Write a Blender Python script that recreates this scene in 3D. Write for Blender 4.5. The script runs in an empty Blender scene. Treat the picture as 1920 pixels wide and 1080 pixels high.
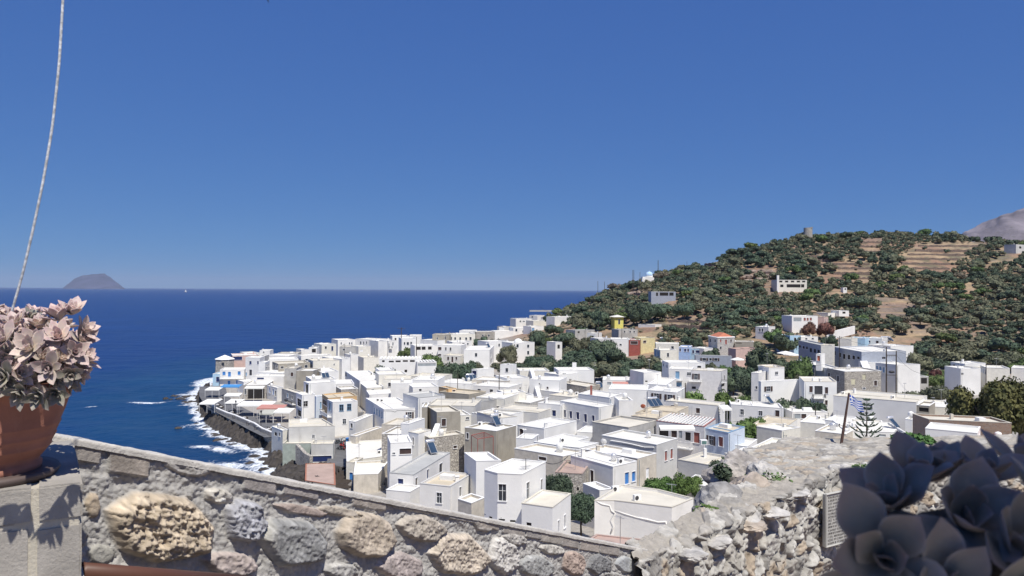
import bpy, bmesh, math, random
import numpy as np
from mathutils import Vector, Matrix

scene = bpy.context.scene
col = scene.collection
R = math.radians
# ------------------------------------------------------------------ camera, sky, sun, exposure
F = 1478.0                       # focal length in pixels of a 1920 px wide picture
CAMZ = 36.0
cam = bpy.data.cameras.new('camera'); camo = bpy.data.objects.new('camera', cam); col.objects.link(camo)
cam.sensor_width = 36.0; cam.lens = F / 1920 * 36.0
cam.clip_start = 0.03; cam.clip_end = 200000
cam.dof.use_dof = True; cam.dof.focus_distance = 70; cam.dof.aperture_fstop = 14
PITCH = 2.2 / F; ROLL = R(0.30)
CM = Matrix.Rotation(math.pi/2 + PITCH, 4, 'X') @ Matrix.Rotation(ROLL, 4, 'Z')
camo.matrix_world = Matrix.Translation((0, 0, CAMZ)) @ CM
scene.camera = camo
C3 = CM.to_3x3()
SUN_AZ = (0.44, -0.898); SUN_EL = 60.0
w = bpy.data.worlds.new('World'); scene.world = w; w.use_nodes = True
nt = w.node_tree; nt.nodes.clear()
sky = nt.nodes.new('ShaderNodeTexSky'); sky.sky_type = 'NISHITA'; sky.sun_disc = False
sky.sun_elevation = R(SUN_EL); sky.sun_rotation = math.atan2(SUN_AZ[0], SUN_AZ[1])
sky.altitude = 0; sky.air_density = 0.6; sky.dust_density = 0.0; sky.ozone_density = 10
sp_ = nt.nodes.new('ShaderNodeSeparateColor'); gm = nt.nodes.new('ShaderNodeCombineColor')
for ch_, ex_ in enumerate((0.50, 0.47, 0.27)):
    pw_ = nt.nodes.new('ShaderNodeMath'); pw_.operation = 'POWER'; pw_.inputs[1].default_value = ex_; nt.links.new(sp_.outputs[ch_], pw_.inputs[0]); nt.links.new(pw_.outputs[0], gm.inputs[ch_])
#         # evens out the brightness from zenith to horizon
tint = nt.nodes.new('ShaderNodeVectorMath'); tint.operation = 'MULTIPLY'; tint.inputs[1].default_value = (0.66, 1.23, 3.12)
bg = nt.nodes.new('ShaderNodeBackground'); bg.inputs['Strength'].default_value = 0.093
wo = nt.nodes.new('ShaderNodeOutputWorld')
nt.links.new(sky.outputs[0], sp_.inputs[0]); nt.links.new(gm.outputs[0], tint.inputs[0]); nt.links.new(tint.outputs[0], bg.inputs['Color'])
nt.links.new(bg.outputs[0], wo.inputs['Surface'])
sl = bpy.data.lights.new('sun', 'SUN'); sl.energy = 4.9; sl.angle = R(0.53); sl.color = (1, 0.955, 0.87)
so = bpy.data.objects.new('sun', sl); col.objects.link(so)
sv = Vector((SUN_AZ[0]*math.cos(R(SUN_EL)), SUN_AZ[1]*math.cos(R(SUN_EL)), math.sin(R(SUN_EL))))
so.rotation_euler = sv.to_track_quat('Z', 'Y').to_euler()
vs = scene.view_settings
vs.view_transform = 'Standard'; vs.look = 'None'; vs.exposure = 0.12; vs.gamma = 1.0; vs.use_curve_mapping = False

# ------------------------------------------------------------------ small helpers
def ray(u, v):
    d = C3 @ Vector(((u-960)/F, -(v-540)/F, -1.0)); return d / d.y       # unit step in depth (y)
def P(u, v, Y): d = ray(u, v); return Vector((d.x*Y, Y, CAMZ + d.z*Y))
CI = (Matrix.Translation((0, 0, CAMZ)) @ CM).inverted()
def proj(p):
    q = CI @ Vector(p)
    if q.z > -1e-3: return None
    return (960 + F*q.x/-q.z, 540 - F*q.y/-q.z)
def tag(o, label=None, cat=None, group=None, kind=None):
    if label: o['label'] = label
    if cat: o['category'] = cat
    if group: o['group'] = group
    if kind: o['kind'] = kind
    return o
def empty(name, loc, label, cat, group=None, rz=0.0):
    o = bpy.data.objects.new(name, None); o.empty_display_size = 0.2; col.objects.link(o)
    o.location = loc; o.rotation_euler = (0, 0, rz)
    return tag(o, label, cat, group)
def link(name, me, parent=None, m=None):
    o = bpy.data.objects.new(name, me); col.objects.link(o)
    if m is not None and not me.materials: me.materials.append(m)
    if parent is not None: o.parent = parent
    return o
def copy_tree(o, parent=None):
    c = o.copy(); col.objects.link(c)
    if parent is not None: c.parent = parent
    for ch in o.children: copy_tree(ch, c)
    return c
class MB:
    """collects shapes into one mesh"""
    def __init__(s): s.v = []; s.f = []; s.m = []; s.mi = 0
    def add(s, vs_, fs): 
        b = len(s.v); s.v += [tuple(p) for p in vs_]; s.f += [tuple(b+i for i in f) for f in fs]; s.m += [s.mi]*len(fs); return s
    def box(s, c, d, rz=0.0, M=None):
        hx, hy, hz = d[0]/2, d[1]/2, d[2]/2
        T = Matrix.Translation(c) @ (M.to_4x4() if M is not None else Matrix.Rotation(rz, 4, 'Z'))
        vs_ = [T @ Vector((x*hx, y*hy, z*hz)) for z in (-1, 1) for y in (-1, 1) for x in (-1, 1)]
        return s.add(vs_, [(0,2,3,1),(4,5,7,6),(0,1,5,4),(2,6,7,3),(0,4,6,2),(1,3,7,5)])
    def tube(s, pts, r, n=8, cap=True):
        pts = [Vector(p) for p in pts]; rs = r if isinstance(r, (list, tuple)) else [r]*len(pts)
        rings = []; ref = None
        for i, p in enumerate(pts):
            t = (pts[min(i+1, len(pts)-1)] - pts[max(i-1, 0)]).normalized()
            if ref is None: ref = Vector((1,0,0)) if abs(t.x) < .8 else Vector((0,1,0))
            a = t.cross(ref).normalized(); b = t.cross(a).normalized(); ref = -b if False else ref
            rings.append([p + (a*math.cos(k*2*math.pi/n) + b*math.sin(k*2*math.pi/n))*rs[i] for k in range(n)])
        vs_ = [q for rg in rings for q in rg]; fs = []
        for i in range(len(pts)-1):
            for k in range(n):
                fs.append((i*n+k, i*n+(k+1)%n, (i+1)*n+(k+1)%n, (i+1)*n+k))
        if cap: fs += [tuple(range(n-1, -1, -1)), tuple((len(pts)-1)*n+k for k in range(n))]
        return s.add(vs_, fs)
    def lathe(s, prof, n=32, c=(0,0,0)):
        c = Vector(c); vs_ = []; fs = []
        for (r, z) in prof:
            for k in range(n):
                a = k*2*math.pi/n; vs_.append(c + Vector((r*math.cos(a), r*math.sin(a), z)))
        for i in range(len(prof)-1):
            for k in range(n): fs.append((i*n+k, i*n+(k+1)%n, (i+1)*n+(k+1)%n, (i+1)*n+k))
        return s.add(vs_, fs)
    def sphere(s, c, r, n=12, sc=(1,1,1)):
        prof = [(math.sin(i*math.pi/n), -math.cos(i*math.pi/n)) for i in range(n+1)]
        b = len(s.v); s.lathe(prof, n*2)
        for i in range(b, len(s.v)):
            x, y, z = s.v[i]; s.v[i] = (c[0]+x*r*sc[0], c[1]+y*r*sc[1], c[2]+z*r*sc[2])
        return s
    def mesh(s, name, mats, smooth=False):
        me = bpy.data.meshes.new(name); me.from_pydata(s.v, [], s.f); 
        for m in (mats if isinstance(mats, (list, tuple)) else [mats]): me.materials.append(m)
        if any(s.m): me.polygons.foreach_set('material_index', s.m)
        if smooth: me.polygons.foreach_set('use_smooth', [True]*len(s.f))
        me.update(); return me
    def build(s, name, mats, parent=None, smooth=False, world=False):
        if parent is not None and not world:
            pass
        elif parent is not None and world:
            Mi = (Matrix.Translation(parent.location) @ parent.rotation_euler.to_matrix().to_4x4()).inverted()
            s.v = [tuple(Mi @ Vector(p)) for p in s.v]
        return link(name, s.mesh(name, mats, smooth), parent)
def npmesh(name, V, Fq, smooth=True, mat=None):
    me = bpy.data.meshes.new(name)
    V = np.asarray(V, dtype=np.float32); Fq = np.asarray(Fq, dtype=np.int32); k = Fq.shape[1]
    me.vertices.add(len(V)); me.vertices.foreach_set('co', V.ravel())
    me.loops.add(Fq.size); me.loops.foreach_set('vertex_index', Fq.ravel())
    me.polygons.add(len(Fq)); me.polygons.foreach_set('loop_start', np.arange(0, Fq.size, k, dtype=np.int32))
    try: me.polygons.foreach_set('loop_total', np.full(len(Fq), k, dtype=np.int32))
    except Exception: pass
    me.polygons.foreach_set('use_smooth', np.full(len(Fq), smooth))
    me.update(calc_edges=True)
    if mat is not None: me.materials.append(mat)
    return me
def gridfaces(nx, ny):
    i = np.arange((nx-1)*(ny-1)); a = i // (ny-1) * ny + i % (ny-1)
    return np.stack([a, a+ny, a+ny+1, a+1], 1)
def vcol(me, name, C):
    at = me.color_attributes.new(name, 'FLOAT_COLOR', 'POINT')
    C = np.asarray(C, dtype=np.float32)
    if C.shape[1] == 3: C = np.concatenate([C, np.ones((len(C), 1), np.float32)], 1)
    at.data.foreach_set('color', C.ravel())
# value noise, vectorised
def _h(ix, iy, iz, seed):
    n = (ix*73856093) ^ (iy*19349663) ^ (iz*83492791) ^ (seed*2654435761 & 0x7fffffff)
    n = n & 0x7fffffff; n = (n ^ (n >> 13)) * 1274126177 & 0x7fffffff; n = (n ^ (n >> 16)) & 0xffffff
    return n / float(0xffffff) * 2 - 1
def noise(p, seed=0):
    p = np.asarray(p, dtype=np.float64); i = np.floor(p).astype(np.int64); f = p - i; f = f*f*(3-2*f)
    r = 0
    for dx in (0, 1):
        wx = f[..., 0] if dx else 1-f[..., 0]
        for dy in (0, 1):
            wy = f[..., 1] if dy else 1-f[..., 1]
            for dz in (0, 1):
                wz = f[..., 2] if dz else 1-f[..., 2]
                r = r + wx*wy*wz*_h(i[..., 0]+dx, i[..., 1]+dy, i[..., 2]+dz, seed)
    return r
def fbm(p, oct=4, seed=0, ridged=False):
    p = np.asarray(p, dtype=np.float64); a = 1.0; r = 0; t = 0
    for k in range(oct):
        n = noise(p*(2.03**k) + k*17.3, seed+k)
        if ridged: n = 1-2*np.abs(n)
        r = r + a*n; t += a; a *= 0.52
    return r / t
def smooth(x): x = np.clip(x, 0, 1); return x*x*(3-2*x)

# ------------------------------------------------------------------ materials
MATS = {}
def mat(name, c, rough=0.85, var=0.12, scale=1.5, bump=0.0, bscale=8.0, spec=0.3, stain=None, attr=None, metal=0.0, c2=None, sub=0.0, objrand=0.0):
    if name in MATS: return MATS[name]
    m = bpy.data.materials.new(name); m.use_nodes = True; n = m.node_tree.nodes; L = m.node_tree.links
    b = n['Principled BSDF']; b.inputs['Roughness'].default_value = rough; b.inputs['Metallic'].default_value = metal
    b.inputs['Specular IOR Level'].default_value = spec
    geo = n.new('ShaderNodeNewGeometry'); nz = n.new('ShaderNodeTexNoise'); nz.inputs['Scale'].default_value = scale
    nz.inputs['Detail'].default_value = 6; L.new(geo.outputs['Position'], nz.inputs['Vector'])
    mx = n.new('ShaderNodeMix'); mx.data_type = 'RGBA'
    ca = tuple(x*(1-var) for x in c) + (1,); cb = tuple(min(1, x*(1+var)) for x in (c2 or c)) + (1,)
    mx.inputs[6].default_value = ca; mx.inputs[7].default_value = cb
    rp = n.new('ShaderNodeMapRange'); rp.inputs[1].default_value = 0.35; rp.inputs[2].default_value = 0.65
    L.new(nz.outputs[0], rp.inputs[0]); L.new(rp.outputs[0], mx.inputs[0]); out = mx.outputs[2]
    if attr:
        at = n.new('ShaderNodeVertexColor'); at.layer_name = attr
        mm = n.new('ShaderNodeMix'); mm.data_type = 'RGBA'; mm.blend_type = 'MULTIPLY'; mm.inputs[0].default_value = 1
        L.new(out, mm.inputs[6]); L.new(at.outputs[0], mm.inputs[7]); out = mm.outputs[2]
    if stain:
        n2 = n.new('ShaderNodeTexNoise'); n2.inputs['Scale'].default_value = stain[1]; n2.inputs['Detail'].default_value = 8; n2.inputs['Roughness'].default_value = .7
        mp2 = n.new('ShaderNodeMapping'); mp2.inputs['Scale'].default_value = (1.6, 1.6, .45); L.new(geo.outputs['Position'], mp2.inputs[0]); L.new(mp2.outputs[0], n2.inputs['Vector'])
        r2 = n.new('ShaderNodeMapRange'); r2.inputs[1].default_value = 0.55; r2.inputs[2].default_value = 0.75; r2.inputs[4].default_value = stain[2]
        L.new(n2.outputs[0], r2.inputs[0]); m2 = n.new('ShaderNodeMix'); m2.data_type = 'RGBA'
        L.new(r2.outputs[0], m2.inputs[0]); L.new(out, m2.inputs[6]); m2.inputs[7].default_value = tuple(stain[0]) + (1,); out = m2.outputs[2]
    if objrand:
        oi = n.new('ShaderNodeObjectInfo'); hs = n.new('ShaderNodeHueSaturation')
        r3 = n.new('ShaderNodeMapRange'); r3.inputs[3].default_value = 1-objrand; r3.inputs[4].default_value = 1+objrand
        r4 = n.new('ShaderNodeMapRange'); r4.inputs[3].default_value = 0.475; r4.inputs[4].default_value = 0.52
        L.new(oi.outputs['Random'], r3.inputs[0]); L.new(r3.outputs[0], hs.inputs['Value'])
        ml = n.new('ShaderNodeMath'); ml.operation = 'MULTIPLY'; ml.inputs[1].default_value = 7.31; fr = n.new('ShaderNodeMath'); fr.operation = 'FRACT'
        L.new(oi.outputs['Random'], ml.inputs[0]); L.new(ml.outputs[0], fr.inputs[0]); L.new(fr.outputs[0], r4.inputs[0]); L.new(r4.outputs[0], hs.inputs['Hue'])
        L.new(out, hs.inputs['Color']); out = hs.outputs[0]
    L.new(out, b.inputs['Base Color'])
    if bump:
        n3 = n.new('ShaderNodeTexNoise'); n3.inputs['Scale'].default_value = bscale; n3.inputs['Detail'].default_value = 8; n3.inputs['Roughness'].default_value = .65
        L.new(geo.outputs['Position'], n3.inputs['Vector']); bp = n.new('ShaderNodeBump'); bp.inputs['Strength'].default_value = 1.0; bp.inputs['Distance'].default_value = bump
        L.new(n3.outputs[0], bp.inputs['Height']); L.new(bp.outputs[0], b.inputs['Normal'])
    MATS[name] = m; return m
def stonemat(name, ca, cb, joint, scale=2.2, bump=0.05):
    if name in MATS: return MATS[name]
    m = bpy.data.materials.new(name); m.use_nodes = True; n = m.node_tree.nodes; L = m.node_tree.links
    b = n['Principled BSDF']; b.inputs['Roughness'].default_value = .9
    geo = n.new('ShaderNodeNewGeometry')
    v1 = n.new('ShaderNodeTexVoronoi'); v1.inputs['Scale'].default_value = scale
    v2 = n.new('ShaderNodeTexVoronoi'); v2.feature = 'DISTANCE_TO_EDGE'; v2.inputs['Scale'].default_value = scale
    mp = n.new('ShaderNodeMapping'); mp.inputs['Scale'].default_value = (1, 1, 1.5)
    L.new(geo.outputs['Position'], mp.inputs[0]); L.new(mp.outputs[0], v1.inputs['Vector']); L.new(mp.outputs[0], v2.inputs['Vector'])
    bw = n.new('ShaderNodeRGBToBW'); L.new(v1.outputs['Color'], bw.inputs[0])
    mx = n.new('ShaderNodeMix'); mx.data_type = 'RGBA'; mx.inputs[6].default_value = (*ca, 1); mx.inputs[7].default_value = (*cb, 1)
    L.new(bw.outputs[0], mx.inputs[0])
    rp = n.new('ShaderNodeMapRange'); rp.inputs[1].default_value = 0.02; rp.inputs[2].default_value = 0.10
    L.new(v2.outputs['Distance'], rp.inputs[0])
    m2 = n.new('ShaderNodeMix'); m2.data_type = 'RGBA'; m2.inputs[6].default_value = (*joint, 1)
    L.new(rp.outputs[0], m2.inputs[0]); L.new(mx.outputs[2], m2.inputs[7]); L.new(m2.outputs[2], b.inputs['Base Color'])
    bp = n.new('ShaderNodeBump'); bp.inputs['Distance'].default_value = bump; L.new(rp.outputs[0], bp.inputs['Height']); L.new(bp.outputs[0], b.inputs['Normal'])
    MATS[name] = m; return m
W = {
 'white': mat('whitewash', (.78,.76,.72), var=.06, scale=.5, bump=.02, bscale=3, stain=((.55,.54,.52), .35, .35)),
 'bright': mat('fresh_whitewash', (.82,.81,.78), var=.04, scale=.4, bump=.02, bscale=3),
 'lav': mat('pale_blue_white_plaster', (.78,.77,.745), var=.05, scale=.4, bump=.02, bscale=3, stain=((.62,.61,.60), .4, .35)),
 'blue': mat('blue_plaster', (.30,.42,.68), var=.08),
 'sky': mat('sky_blue_plaster', (.42,.60,.74), var=.08),
 'paleblue': mat('pale_blue_plaster', (.58,.65,.74), var=.05), 'fadedyellow': mat('faded_yellow_plaster', (.66,.58,.33), var=.1),
 'cream': mat('cream_plaster', (.74,.71,.63), var=.06, stain=((.58,.54,.46), .5, .4), bump=.02, bscale=3),
 'beige': mat('beige_plaster', (.58,.53,.45), var=.1, stain=((.35,.31,.26), .6, .6), bump=.02, bscale=3),
 'greige': mat('grey_beige_plaster', (.65,.635,.63), var=.06, bump=.02, bscale=3),
 'grey': mat('grey_cement_render', (.42,.41,.39), var=.15, scale=.6, stain=((.3,.29,.27), .7, .6), bump=.03, bscale=3),
 'lgrey': mat('light_grey_render', (.58,.57,.545), var=.08, scale=.5, stain=((.36,.34,.31), .5, .5), bump=.02, bscale=3),
 'khaki': mat('khaki_render', (.36,.33,.275), var=.12, scale=.6, stain=((.22,.19,.16), .7, .5), bump=.03, bscale=3),
 'bluegrey': mat('blue_grey_render', (.34,.37,.43), var=.06),
 'green': mat('green_grey_render', (.36,.40,.35), var=.12, stain=((.42,.40,.34), .6, .6)),
 'pink': mat('pink_plaster', (.60,.43,.38), var=.06),
 'ochre': mat('ochre_plaster', (.62,.42,.22), var=.08),
 'yellow': mat('yellow_plaster', (.72,.66,.18), var=.06),
 'red': mat('dark_red_plaster', (.35,.10,.08), var=.1),
 'stone': stonemat('rubble_masonry', (.58,.54,.47), (.34,.31,.28), (.24,.22,.195)),
 'brick': stonemat('brown_rubble_masonry', (.36,.24,.17), (.25,.17,.13), (.30,.27,.24), 3.2, .03),
 'palestone': stonemat('pale_rubble_masonry', (.58,.56,.52), (.42,.41,.40), (.35,.34,.32), 1.8, .02),
}
RF = {
 'w': mat('white_roof', (.70,.68,.62), var=.05, scale=.35, stain=((.62,.58,.50), .45, .45), bump=.01, bscale=2),
 'c': mat('cream_roof', (.62,.58,.49), var=.08, scale=.4, stain=((.52,.47,.38), .5, .5)),
 't': mat('tan_roof', (.56,.49,.37), var=.08, scale=.5, stain=((.42,.36,.27), .5, .5)),
 'g': mat('grey_roof', (.42,.42,.40), var=.08, scale=.5, stain=((.3,.3,.29), .5, .5)),
 'p': mat('pink_paving', (.42,.31,.26), var=.1, scale=.6, stain=((.52,.44,.38), .8, .5)),
 'r': mat('terracotta_roof', (.47,.17,.10), var=.1, scale=2),
}
M = {
 'glass': mat('dark_glass', (.035,.045,.06), rough=.15, spec=.5),
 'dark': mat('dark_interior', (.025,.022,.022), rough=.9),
 'bluep': mat('blue_paint', (.06,.22,.55), rough=.5, var=.08),
 'bluel': mat('pale_blue_paint', (.22,.38,.55), rough=.5, var=.08),
 'navy': mat('navy_paint', (.02,.035,.12), rough=.5),
 'redp': mat('brick_red_paint', (.30,.10,.08), rough=.6, var=.1),
 'brown': mat('dark_brown_paint', (.07,.045,.04), rough=.6),
 'door': mat('dark_grey_paint', (.06,.06,.065), rough=.6),
 'orange': mat('orange_red_paint', (.55,.16,.09), rough=.6),
 'board': mat('pale_board', (.55,.52,.38), rough=.8),
 'wframe': mat('white_frame_paint', (.8,.8,.8), rough=.6),
 'gpanel': mat('grey_panel', (.33,.36,.38), rough=.7),
 'rail': mat('dark_iron', (.04,.04,.045), rough=.5),
 'metal': mat('galvanised_steel', (.5,.5,.5), rough=.4, metal=.7),
 'steel': mat('tank_steel', (.75,.75,.76), rough=.3, metal=.5),
 'panel': mat('solar_panel_glass', (.035,.06,.10), rough=.12, spec=.6),
 'canvas': mat('white_canvas', (.80,.79,.74), rough=.8, var=.04),
 'canvasr': mat('faded_red_canvas', (.50,.24,.20), rough=.8, var=.08),
 'canvasg': mat('grey_canvas', (.46,.46,.40), rough=.8, var=.06),
 'canvasb': mat('blue_canvas', (.07,.26,.55), rough=.8, var=.06),
 'asphalt': mat('asphalt', (.13,.13,.135), var=.15, scale=.5, bump=.01, bscale=10),
 'paving': mat('village_paving', (.36,.34,.31), var=.15, scale=.4),
 'wood': mat('pole_wood', (.07,.055,.045), rough=.9),
 'terra': mat('terracotta', (.37,.165,.11), rough=.8, var=.1, scale=14, bump=.002, bscale=60, stain=((.47,.25,.17), 9, .5)),
 'black': mat('black_rubber', (.02,.02,.02), rough=.8),
}
# ------------------------------------------------------------------ terrain
COAST = [(-85,222),(-78,207),(-71,196),(-64,185),(-57,178),(-50,172),(-49.5,166),(-48,160),(-44.5,155),(-43,151),(-42,140),(-46,120),(-58,95),(-70,60),(-75,20),(-75,-80),
         (900,-80),(900,1100),(500,1150),(250,1000),(110,820),(55,690),(28,610),(2,560),(-30,525),(-75,460),(-100,405),(-114,340),(-115,300),(-108,280),(-100,255),(-93,240),(-88,228)]
ANCH = [  # (u, depth, z)
 (391,221,3),(442,197,3),(507,176,3),(528,172,3),(650,158,3),(650,172,3.2),(600,210,3.2),(480,258,3),(420,285,2.2),(640,330,4.2),(560,280,3.8),(500,300,3),
 (700,250,4.5),(800,300,5.5),(900,380,8),(860,240,5.5),(985,485,13),(1060,470,17),(1000,300,8),(780,135,5),(900,130,5.5),(860,180,5),(1000,170,5.5),(1000,220,6),
 (1100,150,6.5),(1175,118,6.8),(1290,125,7.5),(1400,150,7),(1530,180,7.2),(1600,213,8.3),(1680,215,8.5),(1640,150,8),(1850,145,8),(1810,230,9),(1750,300,14),(1640,282,12.5),
 (1430,290,18),(1350,270,14),(1250,255,12),(1310,205,9),(1100,250,9.5),(1170,300,13),(1155,350,20),(1485,400,35.5),(1240,400,31.7),(1510,300,21),(1215,450,38),
 (1045,560,18.5),(1120,500,31),(1189,480,37),(1250,480,43),(1330,500,52),(1440,520,65.5),(1515,530,70.5),(1600,540,73),(1700,540,74),(1800,520,70),(1920,500,65),
 (1045,640,4),(1120,660,12),(1330,700,30),(1600,760,50),(1800,800,50),(2000,800,40),(1000,540,6),
 (1400,350,26.5),(1650,400,36),(1650,330,22),(1650,460,54),(1850,300,16),(1850,380,31),(1850,450,47),(2000,300,20),(2050,500,62),(2100,150,12),(1900,60,14),(2300,300,30),
 (1040,84,9.5),(780,100,7),(1200,80,9.8),(1150,64,11.8),(1100,42,17),(1100,20,24),(1000,8,29),(900,0.5,32),(300,20,20),(500,60,8),(650,110,4.5),(1500,20,26),(1450,60,14),(1400,100,8.5),
 (760,400,4),(840,440,5),(920,470,7),(700,360,4.5),(1000,400,12),(1080,400,18),(1060,330,11),(610,140,2.6),(960,-60,34),(2000,-40,34),(-200,0,20)]
A_ = np.array([((u-960)/F*y if y > 0.6 else (u-960)/F*30, y, z) for u, y, z in ANCH])
def _rbf():
    d = np.sqrt(((A_[:, None, :2]-A_[None, :, :2])**2).sum(2) + 9.0)
    n = len(A_); K = np.zeros((n+3, n+3)); K[:n, :n] = d + np.eye(n)*-1.5
    Pm = np.concatenate([np.ones((n, 1)), A_[:, :2]/100], 1); K[:n, n:] = Pm; K[n:, :n] = Pm.T
    return np.linalg.solve(K, np.concatenate([A_[:, 2], [0, 0, 0]]))
_w = _rbf()
def rbf(x, y):
    x = np.asarray(x, float); y = np.asarray(y, float); r = np.zeros(x.shape)
    for i in range(len(A_)): r += _w[i]*np.sqrt((x-A_[i, 0])**2+(y-A_[i, 1])**2+9.0)
    return r + _w[-3] + _w[-2]*x/100 + _w[-1]*y/100
def coast_sd(x, y):
    x = np.asarray(x, float); y = np.asarray(y, float); best = np.full(x.shape, 1e9); ins = np.zeros(x.shape, bool)
    n = len(COAST)
    for i in range(n):
        ax, ay = COAST[i]; bx, by = COAST[(i+1) % n]; dx, dy = bx-ax, by-ay
        t = np.clip(((x-ax)*dx+(y-ay)*dy)/(dx*dx+dy*dy), 0, 1)
        best = np.minimum(best, np.hypot(x-ax-t*dx, y-ay-t*dy))
        c = ((ay > y) != (by > y)); 
        with np.errstate(divide='ignore', invalid='ignore'): xi = (bx-ax)*(y-ay)/(by-ay if by != ay else 1e-9)+ax
        ins ^= (c & (x < xi))
    return np.where(ins, best, -best)
BARE = [[(1720,457),(1862,455),(1812,478),(1795,500),(1775,515),(1680,522),(1688,488)],[(1560,492),(1632,490),(1636,512),(1630,535),(1562,530)],
 [(1611,450),(1662,448),(1655,470),(1640,492),(1610,485)],[(1635,562),(1700,560),(1718,580),(1712,605),(1640,602)],[(1796,545),(1828,543),(1826,566),(1798,566)],
 [(1850,486),(1912,476),(1912,494),(1852,502)],[(1308,492),(1352,488),(1350,508),(1306,508)],[(1384,505),(1455,500),(1460,520),(1450,537),(1384,532)],
 [(1512,478),(1558,476),(1556,502),(1516,500)],[(1251,596),(1340,604),(1338,627),(1251,624)],[(1297,574),(1320,574),(1318,598),(1296,598)],[(1426,570),(1440,570),(1440,600),(1426,600)],
 [(1180,545),(1204,545),(1204,560),(1180,560)],[(1090,560),(1122,560),(1120,574),(1092,574)],[(1520,515),(1560,515),(1560,530),(1530,530)],[(1500,618),(1545,616),(1545,628),(1500,628)],
 [(1660,640),(1700,625),(1720,645),(1700,660)],[(1690,610),(1760,618),(1745,640),(1700,632)],[(1585,515),(1600,515),(1604,540),(1588,540)],[(1040,625),(1062,620),(1062,632),(1042,634)]]
def inpoly(u, v, poly):
    c = False; n = len(poly)
    for i in range(n):
        x1, y1 = poly[i]; x2, y2 = poly[(i+1) % n]
        if (y1 > v) != (y2 > v) and u < (x2-x1)*(v-y1)/(y2-y1)+x1: c = not c
    return c
GX0, GX1, GY0, GY1, GS = -160, 660, -80, 900, 4.0
gx = np.arange(GX0, GX1+.1, GS); gy = np.arange(GY0, GY1+.1, GS)
GXX, GYY = np.meshgrid(gx, gy, indexing='ij')
GR = rbf(GXX, GYY); SD = coast_sd(GXX, GYY)
def bil(G, x, y):
    fx = np.clip((np.asarray(x, float)-GX0)/GS, 0, G.shape[0]-1.001); fy = np.clip((np.asarray(y, float)-GY0)/GS, 0, G.shape[1]-1.001)
    ix = fx.astype(int); iy = fy.astype(int); a = fx-ix; b = fy-iy
    return G[ix, iy]*(1-a)*(1-b)+G[ix+1, iy]*a*(1-b)+G[ix, iy+1]*(1-a)*b+G[ix+1, iy+1]*a*b
def gbase(x, y):
    z = bil(GR, x, y); s = bil(SD, x, y)
    return np.where(s > 0, np.maximum(z, 1.2)*smooth(s/5+.12), -1.5) 
def g(x, y): return float(gbase(np.array([x]), np.array([y]))[0])
def hit(u, v, h=0.0, y0=30.0, y1=900.0):
    """depth where the view ray is h above the ground"""
    d = ray(u, v); ys = np.arange(y0, y1, 1.0); zz = CAMZ + d.z*ys - gbase(d.x*ys, ys) - h
    k = np.where(zz < 0)[0]
    if len(k) == 0: return None
    if k[0] == 0: return y0
    a, b = zz[k[0]-1], zz[k[0]]; return float(ys[k[0]-1] + a/(a-b))
# ------------------------------------------------------------------ houses
CROPS = dict(A=(380,580,5.3333),B=(700,580,5.3333),C=(1040,560,5.3333),D=(1380,560,5.3333),E=(1600,600,5.4),F=(1560,380,4.908),G=(1040,400,3.692),
  H=(380,720,5.3333),I=(640,720,6.3533),J=(900,700,6.3533),K=(1160,690,6.3533),L=(1400,690,6.3533),M=(700,820,4.8),N=(1020,820,4.8),O=(0,0,1))
def px(cr, x, y): c = CROPS[cr]; return (c[0]+x/c[2], c[1]+y/c[2])
HOUSES = []
def inset(poly, t):
    n = len(poly); out = []
    for i in range(n):
        p0, p1, p2 = Vector(poly[i-1]), Vector(poly[i]), Vector(poly[(i+1) % n])
        d1 = (p1-p0).normalized(); d2 = (p2-p1).normalized()
        n1 = Vector((-d1.y, d1.x)); n2 = Vector((-d2.y, d2.x))
        k = max(0.35, 1 + n1.dot(n2)); out.append(p1 + (n1+n2)*(t/k))
    return out
KINDS = {  # pane material, frame material, shutter material, depth
 'd': ('glass','wframe',None), 'b': ('bluel','wframe',None), 'B': ('bluep','wframe',None), 'r': ('redp','wframe',None), 's': ('glass','wframe','brown'),
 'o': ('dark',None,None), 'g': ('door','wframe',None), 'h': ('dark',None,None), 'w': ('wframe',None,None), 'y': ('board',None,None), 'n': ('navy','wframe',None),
 'a': ('dark','wframe',None), 'R': ('orange','wframe',None), 'G': ('gpanel',None,None), 'k': ('brown','wframe',None), 'x': ('glass','bluel',None)}
hrnd = random.Random(4)
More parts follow.
